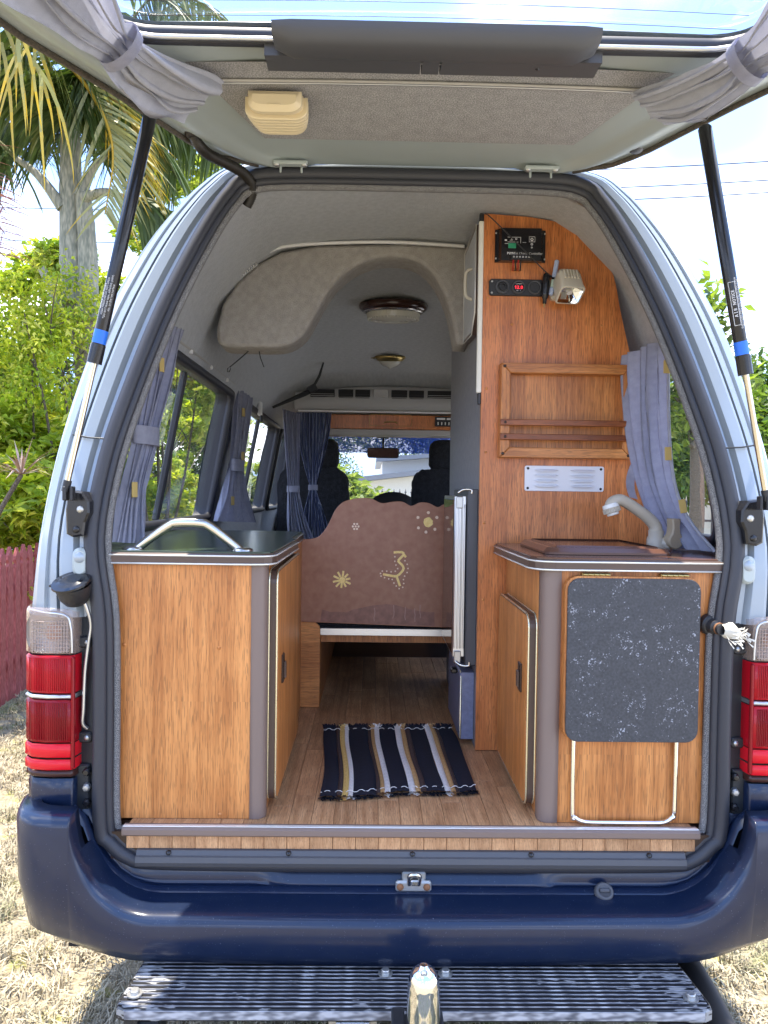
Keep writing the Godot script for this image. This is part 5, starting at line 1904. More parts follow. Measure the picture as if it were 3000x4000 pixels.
	lathe(br, [Vector2(0.078, 0.0), Vector2(0.082, 0.006), Vector2(0.074, 0.014), Vector2(0.068, 0.022), Vector2(0.064, 0.026), Vector2(0.056, 0.028)], 32, yf)
	part(b, "rim", br, M.brass)
	var bg := S()
	lathe(bg, [Vector2(0.058, 0.027), Vector2(0.050, 0.040), Vector2(0.032, 0.052), Vector2(0.010, 0.058), Vector2(0.004, 0.064), Vector2(0.0, 0.064)], 28, yf)
	part(b, "glass", bg, M.lamp_lens)
	var sw := S()
	bx(sw, Vector3(-0.10, 2.066, -2.245), Vector3(0.02, 0.006, 0.008), 0.002)
	part(b, "switch", sw, M.brass)
	# tailgate lamp
	var y := thing("tailgate_lamp", "yellowed plastic reading lamp under the raised tailgate", "lamp", gp(-0.304, 0.335, 0.0))
	var gb := Basis(Vector3(1, 0, 0), gp(0, 0, 1) - gp(0, 0, 0), gp(0, 1, 0) - gp(0, 0, 0)).orthonormalized()
	var slab := func(w: float, h: float, r: float) -> Array:
		var o := [Vector2(-w, 0.0)]
		for k in 7:
			var an := PI / 2 * k / 6
			o.append(Vector2(-w + r * (1.0 - cos(an)) * 1.6, h - r + r * sin(an)))
		for k in 7:
			var an := PI / 2 * (1.0 - k / 6.0)
			o.append(Vector2(w - r * (1.0 - cos(an)) * 1.6, h - r + r * sin(an)))
		o.append(Vector2(w, 0.0))
		return o
	var core := S()
	prism(core, slab.call(0.055, 0.034, 0.016), Transform3D(gb, gp(-0.304, 0.375, 0.0)), 0.10, 0.001, true)
	part(y, "core", core, M.cream_plastic)
	for k in 6:
		var l := S()
		var q := k / 5.0
		prism(l, slab.call(0.0635 - 0.010 * (1.0 - q) * (1.0 - q), 0.038 + 0.006 * q, 0.018), Transform3D(gb, gp(-0.304, 0.285 + 0.0165 * k, 0.0)), 0.0095, 0.002, true)
		part(y, "louvre", l, M.cream_plastic)
	var cap := S()
	prism(cap, slab.call(0.0535, 0.040, 0.018), Transform3D(gb, gp(-0.304, 0.402, 0.0)), 0.024, 0.010, true)
	var cpo := part(y, "cover", cap, M.cream_plastic)
	var slot := S()
	bx(slot, gp(-0.304, 0.403, 0.030), Vector3(0.026, 0.004, 0.003), 0.001)
	part(cpo, "slot", slot, M.cream_plastic)
	# straps hanging from the roof
	var s1 := thing("strap", "two short black straps below the left end of the roof pelmet", "strap", Vector3(-0.52, 1.84, -0.86))
	var w1 := S()
	for e in [[Vector3(-0.502, 1.850, -0.87), Vector3(-0.54, 1.815, -0.87), Vector3(-0.572, 1.788, -0.87)], [Vector3(-0.478, 1.850, -0.87), Vector3(-0.472, 1.82, -0.87), Vector3(-0.460, 1.79, -0.868)]]:
		tube(w1, e, 0.006, 6, false, Vector2(1.0, 0.25))
		part(s1, "webbing", w1, M.strap)
		w1 = S()
	var lp := S()
	tube(lp, [Vector3(-0.572, 1.79, -0.87), Vector3(-0.579, 1.783, -0.87), Vector3(-0.58, 1.772, -0.87), Vector3(-0.574, 1.772, -0.87), Vector3(-0.570, 1.781, -0.87)], 0.0018, 6, true)
	part(s1, "loop", lp, M.black_gloss)
	var s2 := thing("seat_belt", "black belt slanting from the ceiling to the side wall", "belt", Vector3(-0.5, 1.9, -2.3))
	var bl := S()
	tube(bl, [Vector3(-0.355, 2.045, -2.28), Vector3(-0.375, 1.98, -2.29), Vector3(-0.415, 1.905, -2.30)], [0.008, 0.013, 0.013], 8, false, Vector2(1.0, 0.2))
	tube(bl, [Vector3(-0.415, 1.905, -2.30), Vector3(-0.45, 1.885, -2.29), Vector3(-0.60, 1.80, -2.18)], [0.012, 0.013, 0.006], 8, false, Vector2(0.3, 1.0))
	part(s2, "webbing", bl, M.strap)
	var bk := S()
	bx(bk, Vector3(-0.412, 1.912, -2.295), Vector3(0.05, 0.04, 0.016), 0.006, Basis(Vector3.BACK, 0.5))
	part(s2, "buckle", bk, M.black_plastic)
	var s3 := thing("short_strap", "short black strap at the ceiling beside the tall cabinet", "strap", Vector3(0.33, 2.0, -2.28))
	var b3 := S()
	tube(b3, [Vector3(0.325, 2.045, -2.28), Vector3(0.345, 1.99, -2.28), Vector3(0.375, 1.93, -2.28)], 0.012, 8, false, Vector2(1.0, 0.2))
	part(s3, "webbing", b3, M.strap)
	# side curtain track on the left wall
	var tk := thing("side_curtain_track", "thin white curtain track along the left wall above the windows", "curtain track", Vector3(-0.68, 1.83, -1.5))
	var k2 := S()
	tube(k2, [Vector3(-0.676, 1.822, -0.36), Vector3(-0.676, 1.822, -1.2), Vector3(-0.676, 1.822, -2.48)], 0.0065, 6)
	part(tk, "rail", k2, M.pale_plastic)
	for z in [-0.75, -1.05, -1.35]:
		var cl := S()
		bx(cl, Vector3(-0.672, 1.814, z), Vector3(0.012, 0.014, 0.012), 0.002)
		part(tk, "clip", cl, M.white_plastic)
	# coat hooks and catches on the left wall
	for e in [[Vector3(-0.705, 1.50, -1.72), "small white catch on the pillar between the left windows"], [Vector3(-0.66, 1.79, -2.16), "small white clip on the left wall below the belt"]]:
		var hk := thing("wall_catch", e[1], "catch", e[0])
		var h := S()
		bx(h, e[0], Vector3(0.022, 0.07, 0.028), 0.005)
		var hp := part(hk, "body", h, M.white_plastic)
		var h2 := S()
		bx(h2, e[0] + Vector3(0.008, -0.05, 0.004), Vector3(0.014, 0.035, 0.02), 0.004)
		part(hp, "peg", h2, M.black_plastic)

func superquad(st: SurfaceTool, c: Vector3, r: Vector3, e1: float, e2: float, nu := 28, nv := 18, rough := 0.0, b := Basis()) -> void:
	var nz := FastNoiseLite.new()
	nz.seed = 5
	nz.frequency = 18.0
	var f := func(v: float, e: float) -> float: return signf(v) * pow(absf(v), e)
	var rows := []
	for j in nv + 1:
		var v := -PI / 2 + PI * j / nv
		var row := []
		for i in nu:
			var u := TAU * i / nu
			var p := Vector3(r.x * f.call(cos(v), e1) * f.call(cos(u), e2), r.y * f.call(sin(v), e1), r.z * f.call(cos(v), e1) * f.call(sin(u), e2))
			p *= 1.0 + rough * nz.get_noise_3dv(p + c)
			row.append(c + b * p)
		rows.append(row)
	grid(st, rows, true)

func build_cab() -> void:
	for s in [-1.0, 1.0]:
		var x := -0.465 if s < 0 else 0.375
		var seat := thing("cab_chair", "dark sheepskin-covered cab seat on the left seen from behind" if s < 0 else "dark sheepskin-covered cab seat on the right beside the tall cabinet", "seat", Vector3(x, 0.62, -3.2), "cab seats")
		var bk := S()
		superquad(bk, Vector3(x, 1.20, -3.16), Vector3(0.225, 0.335, 0.085), 0.35, 0.5, 48, 36, 0.05)
		part(seat, "backrest", bk, M.fur)
		var hr := S()
		superquad(hr, Vector3(x + 0.02, 1.615, -3.18), Vector3(0.135, 0.105, 0.065), 0.5, 0.55, 40, 28, 0.06)
		part(seat, "headrest", hr, M.fur)
		var po := S()
		for e in [-0.05, 0.09]:
			tube(po, [Vector3(x + e, 1.48, -3.17), Vector3(x + e, 1.57, -3.175)], 0.008, 8)
		part(seat, "headrest_post", po, M.satin_steel)
		var cu := S()
		superquad(cu, Vector3(x, 0.80, -3.42), Vector3(0.235, 0.10, 0.25), 0.35, 0.45, 30, 16, 0.03)
		part(seat, "seat_cushion", cu, M.fur)
		var ba := S()
		bb(ba, Vector3(x - 0.2, 0.622, -3.6), Vector3(x + 0.2, 0.73, -3.2), 0.01)
		part(seat, "seat_box", ba, M.black_matt)
	var m := thing("rear_view_mirror", "rear-view mirror hanging at the top of the windscreen", "mirror", Vector3(-0.02, 1.66, -3.75))
	var mb := S()
	prism(mb, rrect(0.225, 0.072, 0.018), at3(-0.022, 1.662, -3.739, Basis(Vector3.RIGHT, 0.10)), 0.02, 0.004, true)
	var body := part(m, "housing", mb, M.black_plastic)
	var mg := S()
	prism(mg, rrect(0.212, 0.060, 0.014), at3(-0.022, 1.662, -3.7345, Basis(Vector3.RIGHT, 0.10)), 0.002, 0.0)
	part(body, "glass", mg, M.mirror)
	var ms := S()
	tube(ms, [Vector3(-0.022, 1.69, -3.745), Vector3(-0.022, 1.78, -3.76)], 0.007, 8)
	bx(ms, Vector3(-0.022, 1.785, -3.755), Vector3(0.10, 0.035, 0.05), 0.012)
	part(m, "stalk", ms, M.black_plastic)
	# overhead air console
	var c := thing("air_console", "grey roof air console with dark vents above the cab", "air vent", Vector3(0.05, 1.83, -2.5))
	var b := S()
	var rows := []
	for k in [[1.822, -2.60], [1.822, -2.485], [1.832, -2.470], [1.872, -2.462], [1.946, -2.478], [1.956, -2.49], [1.97, -2.60]]:
		var row := []
		for j in 15:
			var x := lerpf(-0.52, 0.60, j / 14.0)
			var dip: float = 0.030 * pow(absf(x - 0.03) / 0.5, 2.0) * (1.0 if k[0] > 1.9 else 0.0)
			row.append(Vector3(x, k[0] - dip, k[1]))
		rows.append(row)
	grid(b, rows)
	var body2 := part(c, "housing", b, M.console_plastic)
	for e in [[-0.435, -0.305, 0], [-0.285, -0.205, 1], [-0.195, -0.115, 1], [0.0, 0.085, 1], [0.095, 0.175, 1], [0.195, 0.40, 0]]:
		var v := S()
		bx(v, Vector3((e[0] + e[1]) * 0.5, 1.908, -2.4685), Vector3(e[1] - e[0], 0.052, 0.008), 0.001, Basis(Vector3.RIGHT, 0.2))
		var ve := part(c, "vent", v, M.black_matt)
		for k in 5:
			var sl := S()
			bx(sl, Vector3((e[0] + e[1]) * 0.5, 1.889 + k * 0.0095, -2.4625 - k * 0.0019), Vector3(e[1] - e[0] - 0.006, 0.0022, 0.006), 0.0004)
			part(ve, "louvre", sl, M.black_plastic if e[2] == 1 else M.console_plastic)
	var ct := S()
	bx(ct, Vector3(-0.058, 1.908, -2.466), Vector3(0.075, 0.058, 0.008), 0.002, Basis(Vector3.RIGHT, 0.2))
	var cp := part(c, "control_panel", ct, M.console_plastic)
	for e in [[-0.075, 1.918], [-0.045, 1.922], [-0.06, 1.90], [-0.04, 1.898]]:
		var kb := S()
		bx(kb, Vector3(e[0], e[1], -2.462), Vector3(0.014, 0.006, 0.006), 0.001)
		part(cp, "switch", kb, M.pale_plastic)
	var tr := thing("cab_curtain_rail", "bright curtain rail below the roof air console", "curtain track", Vector3(0.05, 1.822, -2.47))
	var rl := S()
	bb(rl, Vector3(-0.50, 1.812, -2.48), Vector3(0.58, 1.8215, -2.468), 0.002)
	part(tr, "rail", rl, M.white_plastic)
	var o := thing("overhead_locker", "narrow teak locker with small drawer under the air console", "locker", Vector3(0.05, 1.72, -2.6))
	var ob := S()
	bb(ob, Vector3(-0.50, 1.735, -2.72), Vector3(0.60, 1.8115, -2.58), 0.002)
	part(o, "front_board", ob, M.ply_red)
	var dr := S()
	prism(dr, rrect(0.235, 0.062, 0.010), at3(0.0, 1.782, -2.572), 0.007, 0.002)
	var dw := part(o, "drawer", dr, M.ply_red)
	var bd := S()
	var pts := []
	for v in rrect(0.235, 0.062, 0.010):
		pts.append(Vector3(v.x, 1.782 + v.y, -2.573))
	tube(bd, pts, 0.0016, 5, true)
	part(dw, "edge_bead", bd, M.brass)
	var hd := S()
	tube(hd, smooth_path([Vector3(-0.035, 1.766, -2.572), Vector3(-0.025, 1.772, -2.562), Vector3(0.025, 1.772, -2.562), Vector3(0.035, 1.766, -2.572)], 4), 0.003, 6)
	part(dw, "handle", hd, M.brass)
	var sw := S()
	bb(sw, Vector3(0.245, 1.752, -2.578), Vector3(0.40, 1.806, -2.570), 0.002)
	var sp := part(o, "switch_panel", sw, M.black_plastic)
	for k in 6:
		var t := S()
		bx(t, Vector3(0.262 + k * 0.020, 1.768, -2.567), Vector3(0.006, 0.016, 0.008), 0.001)
		part(sp, "switch", t, M.white_plastic)
	for k in 2:
		var t := S()
		bx(t, Vector3(0.278 + k * 0.055, 1.794, -2.569), Vector3(0.046, 0.010, 0.003), 0.0005)
		part(sp, "legend_strip", t, M.white_plastic)
	var lo := S()
	bb(lo, Vector3(-0.56, 1.700, -2.74), Vector3(0.60, 1.7345, -2.60), 0.004)
	part(o, "lower_rail", lo, M.pale_plastic)

# ---------------------------------------------------------------- curtains
func drape(st: SurfaceTool, rows: Array, folds: float, nrm: Vector3, sd: int, nu := 60, sub := 6) -> void:
	# rows: [A, B, fold depth]
	var a := []
	var b := []
	var d := []
	for r in rows:
		a.append(r[0])
		b.append(r[1])
		d.append(Vector2(r[2], 0))
	a = smooth_path(a, sub)
	b = smooth_path(b, sub)
	d = smooth_path(d, sub)
	var g := RandomNumberGenerator.new()
	g.seed = sd
	var ph := []
	for k in int(folds) + 2:
		ph.append(g.randf_range(-0.42, 0.42))
	var am := []
	for k in int(folds) + 2:
		am.append(g.randf_range(0.45, 1.35))
	var out := []
	for j in a.size():
		var row := []
		for i in nu + 1:
			var u := float(i) / nu
			var q := u * folds
			var k := int(q)
			var t := q - k + lerpf(ph[k], ph[mini(k + 1, ph.size() - 1)], q - k) * 0.6 + 0.10 * sin(j * 0.22 + k * 1.7) + 0.05 * sin(j * 0.5 + k * 2.9)
			var w := sin(TAU * t)
			w = signf(w) * pow(absf(w), 0.75)
			w *= lerpf(am[k], am[mini(k + 1, am.size() - 1)], q - k) * (1.0 + 0.25 * sin(j * 0.31 + k * 2.1))
			row.append((a[j] as Vector3).lerp(b[j], u) + nrm * (d[j] as Vector2).x * w + (b[j] - a[j]).normalized() * 0.35 * (d[j] as Vector2).x * sin(2 * TAU * t))
		out.append(row)
	grid(st, out)

func band(st: SurfaceTool, c: Vector3, along_v: Vector3, out_v: Vector3, w: float, d: float, h: float) -> void:
	var rows := []
	for y in [-h / 2, -h / 2 + 0.003, h / 2 - 0.003, h / 2]:
		var row := []
		for k in 16:
			var an := TAU * k / 16.0
			row.append(c + along_v * w * cos(an) + out_v * d * sin(an) + Vector3(0, y, 0))
		rows.append(row)
	grid(st, rows, true)

func build_curtains() -> void:
	var G := "van curtains"
	# rear left
	var c1 := thing("curtain", "grey-blue tied curtain at the rear left window above the green top", "curtain", Vector3(-0.66, 1.25, -0.25), G)
	var st := S()
	drape(st, [[Vector3(-0.665, 1.815, -0.30), Vector3(-0.645, 1.835, -0.52), 0.014], [Vector3(-0.672, 1.70, -0.265), Vector3(-0.655, 1.70, -0.45), 0.014], [Vector3(-0.680, 1.54, -0.215), Vector3(-0.660, 1.54, -0.325), 0.011], [Vector3(-0.680, 1.50, -0.205), Vector3(-0.658, 1.50, -0.30), 0.010], [Vector3(-0.682, 1.38, -0.125), Vector3(-0.662, 1.38, -0.215), 0.012], [Vector3(-0.676, 1.262, -0.045), Vector3(-0.635, 1.255, -0.115), 0.014]], 6.0, Vector3(0.97, 0, 0.25), 1, 84)
	part(c1, "cloth", st, M.curtain_cloth)
	var bd := S()
	band(bd, Vector3(-0.668, 1.515, -0.262), Vector3(0.15, 0, -0.98), Vector3(0.98, 0, 0.15), 0.066, 0.022, 0.045)
	part(c1, "tie_band", bd, M.curtain_cloth)
	for p in [Vector3(-0.640, 1.70, -0.30), Vector3(-0.655, 1.38, -0.13)]:
		var t := S()
		bx(t, p, Vector3(0.004, 0.036, 0.02), 0.001, Basis(Vector3.UP, -0.3))
		part(c1, "velcro_tab", t, M.loop_tape)
	# middle left
	var c2 := thing("curtain", "grey-blue tied curtain on the pillar between the two left windows", "curtain", Vector3(-0.68, 1.25, -1.7), G)
	st = S()
	drape(st, [[Vector3(-0.682, 1.815, -1.62), Vector3(-0.668, 1.815, -1.93), 0.016], [Vector3(-0.685, 1.68, -1.60), Vector3(-0.67, 1.68, -1.84), 0.016], [Vector3(-0.695, 1.52, -1.58), Vector3(-0.672, 1.52, -1.75), 0.013], [Vector3(-0.70, 1.48, -1.56), Vector3(-0.672, 1.48, -1.74), 0.013], [Vector3(-0.70, 1.36, -1.42), Vector3(-0.662, 1.35, -1.80), 0.018], [Vector3(-0.695, 1.265, -1.24), Vector3(-0.64, 1.235, -1.90), 0.022]], 7.0, Vector3(0.99, 0, 0.1), 2, 90)
	part(c2, "cloth", st, M.curtain_cloth)
	bd = S()
	band(bd, Vector3(-0.682, 1.49, -1.655), Vector3(0, 0, -1), Vector3(1, 0, 0), 0.105, 0.026, 0.05)
	part(c2, "tie_band", bd, M.curtain_cloth)
	for p in [Vector3(-0.658, 1.72, -1.66), Vector3(-0.665, 1.34, -1.46), Vector3(-0.652, 1.53, -1.62)]:
		var t := S()
		bx(t, p, Vector3(0.004, 0.036, 0.03), 0.001, Basis(Vector3.UP, -0.2))
		part(c2, "velcro_tab", t, M.loop_tape)
	# front left
	var c3 := thing("curtain", "narrow pale curtain hanging behind the left cab seat", "curtain", Vector3(-0.52, 1.1, -2.43), G)
	st = S()
	drape(st, [[Vector3(-0.575, 1.815, -2.38), Vector3(-0.49, 1.795, -2.42), 0.014], [Vector3(-0.56, 1.6, -2.40), Vector3(-0.49, 1.6, -2.43), 0.013], [Vector3(-0.548, 1.42, -2.42), Vector3(-0.490, 1.42, -2.44), 0.010], [Vector3(-0.545, 1.37, -2.42), Vector3(-0.488, 1.37, -2.44), 0.010], [Vector3(-0.543, 1.24, -2.41), Vector3(-0.455, 1.24, -2.44), 0.013], [Vector3(-0.540, 1.10, -2.40), Vector3(-0.40, 1.10, -2.44), 0.016]], 6.0, Vector3(0.2, 0, 0.98), 3, 72)
	part(c3, "cloth", st, M.curtain_cloth)
	bd = S()
	band(bd, Vector3(-0.518, 1.395, -2.43), Vector3(1, 0, 0), Vector3(0, 0, 1), 0.034, 0.02, 0.035)
	part(c3, "tie_band", bd, M.curtain_cloth)
	# dark striped cab curtain
	var c4 := thing("curtain", "dark blue pleated curtain tied at the middle below the air console", "curtain", Vector3(-0.42, 1.1, -2.52), G)
	st = S()
	drape(st, [[Vector3(-0.512, 1.812, -2.51), Vector3(-0.326, 1.812, -2.51), 0.014], [Vector3(-0.50, 1.68, -2.51), Vector3(-0.338, 1.68, -2.51), 0.014], [Vector3(-0.465, 1.52, -2.51), Vector3(-0.375, 1.52, -2.51), 0.013], [Vector3(-0.436, 1.42, -2.51), Vector3(-0.402, 1.42, -2.51), 0.010], [Vector3(-0.44, 1.38, -2.51), Vector3(-0.398, 1.38, -2.51), 0.010], [Vector3(-0.465, 1.25, -2.51), Vector3(-0.355, 1.25, -2.51), 0.013], [Vector3(-0.478, 1.10, -2.51), Vector3(-0.315, 1.10, -2.51), 0.015]], 9.0, Vector3(0, 0, 1), 4, 108)
	part(c4, "cloth", st, M.cab_cloth)
	bd = S()
	band(bd, Vector3(-0.419, 1.405, -2.51), Vector3(1, 0, 0), Vector3(0, 0, 1), 0.026, 0.02, 0.03)
	part(c4, "tie_band", bd, M.curtain_cloth)
	# rear right
	var c5 := thing("curtain", "loose pleated grey-blue curtain beside the tap and right window", "curtain", Vector3(0.66, 1.25, -0.3), G)
	st = S()
	drape(st, [[Vector3(0.600, 1.775, -0.485), Vector3(0.672, 1.800, -0.32), 0.010], [Vector3(0.600, 1.70, -0.48), Vector3(0.672, 1.70, -0.315), 0.010], [Vector3(0.608, 1.55, -0.46), Vector3(0.668, 1.55, -0.29), 0.011], [Vector3(0.628, 1.42, -0.43), Vector3(0.672, 1.42, -0.26), 0.011], [Vector3(0.655, 1.33, -0.41), Vector3(0.690, 1.33, -0.215), 0.012], [Vector3(0.678, 1.248, -0.39), Vector3(0.722, 1.250, -0.13), 0.014]], 5.0, Vector3(-0.92, 0, 0.35).normalized(), 5, 90)
	part(c5, "cloth", st, M.curtain_cloth)
	var hem := S()
	tube(hem, smooth_path([Vector3(0.664, 1.800, -0.31), Vector3(0.664, 1.70, -0.305), Vector3(0.660, 1.55, -0.28), Vector3(0.664, 1.42, -0.25), Vector3(0.682, 1.33, -0.205), Vector3(0.714, 1.252, -0.12)], 5), 0.004, 6)
	part(c5, "hem", hem, M.lining_cloth)
	for e in [[Vector3(0.655, 1.715, -0.293), 0.0], [Vector3(0.650, 1.49, -0.258), 0.05], [Vector3(0.670, 1.358, -0.208), 0.2]]:
		var t := S()
		bx(t, e[0], Vector3(0.017, 0.034, 0.004), 0.001, Basis(Vector3.BACK, e[1]))
		part(c5, "velcro_tab", t, M.loop_tape)
	var tie := S()
	var tr := []
	for k in 8:
		var q := k / 7.0
		tr.append([Vector3(0.622 - 0.020 * sin(PI * q * 0.8), 1.478 - 0.10 * q, -0.445 + 0.02 * q), Vector3(0.644 - 0.020 * sin(PI * q * 0.8), 1.472 - 0.10 * q, -0.44 + 0.02 * q)])
	grid(tie, tr)
	part(c5, "loose_tie", tie, M.curtain_cloth)
	# bundled curtains on the tailgate
	for s in [-1.0, 1.0]:
		var c := thing("tailgate_curtain", "bundled white-lined curtain tied on the left of the raised tailgate" if s < 0 else "bundled white-lined curtain tied on the right of the raised tailgate", "curtain", gp(s * 0.5, 0.6, 0.05), "tailgate curtains")
		var dn := Vector3(s * 0.35, -1.0, 0.15).normalized()
		st = S()
		drape(st, [[gp(s * 0.39, 0.455, 0.018), gp(s * 0.465, 0.41, 0.045), 0.020], [gp(s * 0.42, 0.50, 0.022), gp(s * 0.515, 0.44, 0.055), 0.020], [gp(s * 0.475, 0.57, 0.022), gp(s * 0.553, 0.53, 0.055), 0.016], [gp(s * 0.505, 0.625, 0.022), gp(s * 0.565, 0.60, 0.050), 0.009], [gp(s * 0.510, 0.65, 0.022), gp(s * 0.57, 0.63, 0.05), 0.009], [gp(s * 0.50, 0.72, 0.022), gp(s * 0.60, 0.71, 0.055), 0.013], [gp(s * 0.48, 0.85, 0.022), gp(s * 0.63, 0.85, 0.06), 0.018], [gp(s * 0.46, 1.05, 0.022), gp(s * 0.64, 1.05, 0.06), 0.020]], 4.0, dn, 6 + int(s), 96, 6)
		part(c, "cloth", st, M.lining_cloth)
		var tb := S()
		var rows := []
		for y in [-0.016, 0.016]:
			var row := []
			for k in 18:
				var an := TAU * k / 18.0
				row.append(gp(s * (0.537 + 0.040 * cos(an)), 0.62 - 0.02 * cos(an) + y, 0.037 + 0.026 * sin(an) + 0.012 * cos(an)))
			rows.append(row)
		grid(tb, rows, true)
		part(c, "tie_band", tb, M.curtain_cloth)
		var hook := S()
		tube(hook, smooth_path([gp(s * 0.445, 0.425, 0.012), gp(s * 0.455, 0.428, 0.022), gp(s * 0.45, 0.440, 0.026), gp(s * 0.44, 0.438, 0.020)], 4), 0.002, 6)
		part(c, "track_hook", hook, M.white_plastic)

# ---------------------------------------------------------------- small things
func build_small_things() -> void:
	# solar charge controller
	var c := thing("charge_controller", "black solar charge controller with green board high on the tall cabinet", "controller", Vector3(0.31, 2.03, -0.49))
	var b := S()
	var rows := []
	for k in [[-0.071, 0.0], [-0.071, 0.006], [-0.062, 0.010], [-0.056, 0.024], [0.056, 0.024], [0.062, 0.010], [0.071, 0.006], [0.071, 0.0]]:
		rows.append([Vector3(0.309 + k[0], 2.034, -0.4995 + k[1]), Vector3(0.309 + k[0], 2.124, -0.4995 + k[1])])
	grid(b, rows, false, -1)
	for y in [2.034, 2.124]:
		for k in range(1, 6):
			tri(b, rows[0][0 if y < 2.1 else 1], rows[k][0 if y < 2.1 else 1], rows[k + 1][0 if y < 2.1 else 1])
	var body := part(c, "case", b, M.black_gloss)
	var z := -0.4753
	words(body, "PWM", at3(0.280, 2.054, z), 0.0095, M.print_white, true)
	words(body, "Solar Charge Controller", at3(0.325, 2.054, z), 0.0082, M.print_white)
	var sc := S()
	bb(sc, Vector3(0.272, 2.068, z - 0.001), Vector3(0.294, 2.082, z + 0.0006), 0.0002)
	part(body, "green_window", sc, M.pcb_green)
	var pr := S()
	for e in [[0.270, 2.0845, 0.300, 2.0855], [0.270, 2.098, 0.306, 2.099], [0.306, 2.082, 0.307, 2.099], [0.262, 2.080, 0.272, 2.081], [0.330, 2.086, 0.346, 2.087], [0.330, 2.086, 0.3308, 2.100], [0.346, 2.086, 0.3468, 2.100], [0.330, 2.100, 0.346, 2.101], [0.262, 2.088, 0.268, 2.092], [0.276, 2.0895, 0.284, 2.0905], [0.312, 2.084, 0.322, 2.0848]]:
		bb(pr, Vector3(e[0], e[1], z - 0.001), Vector3(e[2], e[3], z + 0.0004))
	part(body, "diagram_print", pr, M.print_white)
	for e in [[0.283, 2.094, 0.003], [0.294, 2.094, 0.003], [0.338, 2.093, 0.0045], [0.338, 2.080, 0.0035], [0.338, 2.071, 0.0025]]:
		var d := S()
		lathe(d, [Vector2(e[2], 0.0), Vector2(e[2] * 0.9, 0.0008), Vector2(e[2] * 0.5, 0.0008)], 12, at3(e[0], e[1], z - 0.0004, Basis(Vector3.RIGHT, PI / 2)), false)
		part(body, "indicator", d, M.print_white)
	var tm := S()
	bb(tm, Vector3(0.280, 2.0345, -0.478), Vector3(0.338, 2.049, -0.468), 0.001)
	var tmn := part(body, "terminal_block", tm, M.black_plastic)
	for k in 6:
		screw(tmn, Vector3(0.287 + k * 0.0085, 2.0425, -0.468), Vector3.BACK, 0.0028, M.aluminium)
	for e in [Vector2(0.2405, 2.115), Vector2(0.2405, 2.044), Vector2(0.3775, 2.115), Vector2(0.3775, 2.044)]:
		screw(body, Vector3(e.x, e.y, -0.4925), Vector3.BACK, 0.003, M.zinc)
	for k in 4:
		var w := S()
		var x: float = [0.287, 0.294, 0.301, 0.308][k]
		tube(w, smooth_path([Vector3(x, 2.036, -0.472), Vector3(x - 0.002, 2.024, -0.468), Vector3(x - 0.001, 2.014, -0.474), Vector3(x + 0.002, 2.012, -0.49), Vector3(x + 0.002, 2.014, -0.4995)], 4), 0.0019, 6)
		part(c, "wire", w, M.red_wire if k % 2 == 0 else M.black_plastic)
	# socket panel
	var s := thing("socket_panel", "black panel with two power sockets and a red voltmeter", "socket panel", Vector3(0.30, 1.945, -0.495))
	var p := S()
	prism(p, rrect(0.158, 0.046, 0.008), at3(0.302, 1.964, -0.4915), 0.0085, 0.0015, true)
	var pl := part(s, "plate", p, M.black_plastic)
	for k in 3:
		var x := 0.260 + k * 0.0455
		var r := S()
		lathe(r, [Vector2(0.0195, 0.0), Vector2(0.0195, 0.004), Vector2(0.0175, 0.006), Vector2(0.0150, 0.0055), Vector2(0.0145, 0.002)], 24, at3(x, 1.964, -0.4915, Basis(Vector3.RIGHT, PI / 2)), false)
		var so := part(pl, "socket" if k != 1 else "voltmeter", r, M.grey_plastic)
		var q := S()
		if k == 0:
			lathe(q, [Vector2(0.0145, 0.003), Vector2(0.011, 0.004), Vector2(0.010, 0.009), Vector2(0.008, 0.009), Vector2(0.007, 0.003), Vector2(0.0, 0.003)], 22, at3(x, 1.964, -0.4915, Basis(Vector3.RIGHT, PI / 2)), false)
		else:
			lathe(q, [Vector2(0.0145, 0.003), Vector2(0.0135, 0.0048), Vector2(0.0, 0.005)], 22, at3(x, 1.964, -0.4915, Basis(Vector3.RIGHT, PI / 2)), false)
		part(so, "socket_cap" if k != 1 else "display_face", q, M.black_gloss if k == 1 else M.black_plastic)
		if k == 1:
			words(so, "12.0", at3(x, 1.963, -0.4858), 0.0125, M.voltage_digits, true)
			words(so, "VOLTMETER", at3(x, 1.9725, -0.4858), 0.0035, M.print_white)
			words(so, "DC    V", at3(x, 1.954, -0.4858), 0.0042, M.print_white)
	for e in [Vector2(0.231, 1.980), Vector2(0.231, 1.948)]:
		screw(pl, Vector3(e.x, e.y, -0.4912), Vector3.BACK, 0.0032, M.zinc)
	# plug dangling in front
	var g := thing("power_plug", "black car power plug hanging beside the socket panel", "plug", Vector3(0.379, 1.93, -0.475))
	var gs := S()
	lathe(gs, [Vector2(0.0, 0.0), Vector2(0.0055, 0.0005), Vector2(0.0062, 0.014), Vector2(0.0085, 0.016), Vector2(0.0095, 0.028), Vector2(0.0105, 0.050), Vector2(0.0110, 0.070), Vector2(0.0095, 0.080), Vector2(0.006, 0.085), Vector2(0.0, 0.086)], 16, at3(0.377, 1.916, -0.478, Basis(Vector3.BACK, -0.05)))
	var gb := part(g, "body", gs, M.black_gloss)
	var pin := S()
	tube(pin, [Vector3(0.3765, 1.917, -0.478), Vector3(0.3765, 1.907, -0.478)], 0.0022, 8)
	part(gb, "tip", pin, M.brass)
	var cord := thing("thin_black_cord", "thin black cord running down from the cabinet's top corner to the plug", "cord", Vector3(0.3, 2.08, -0.47))
	var cd := S()
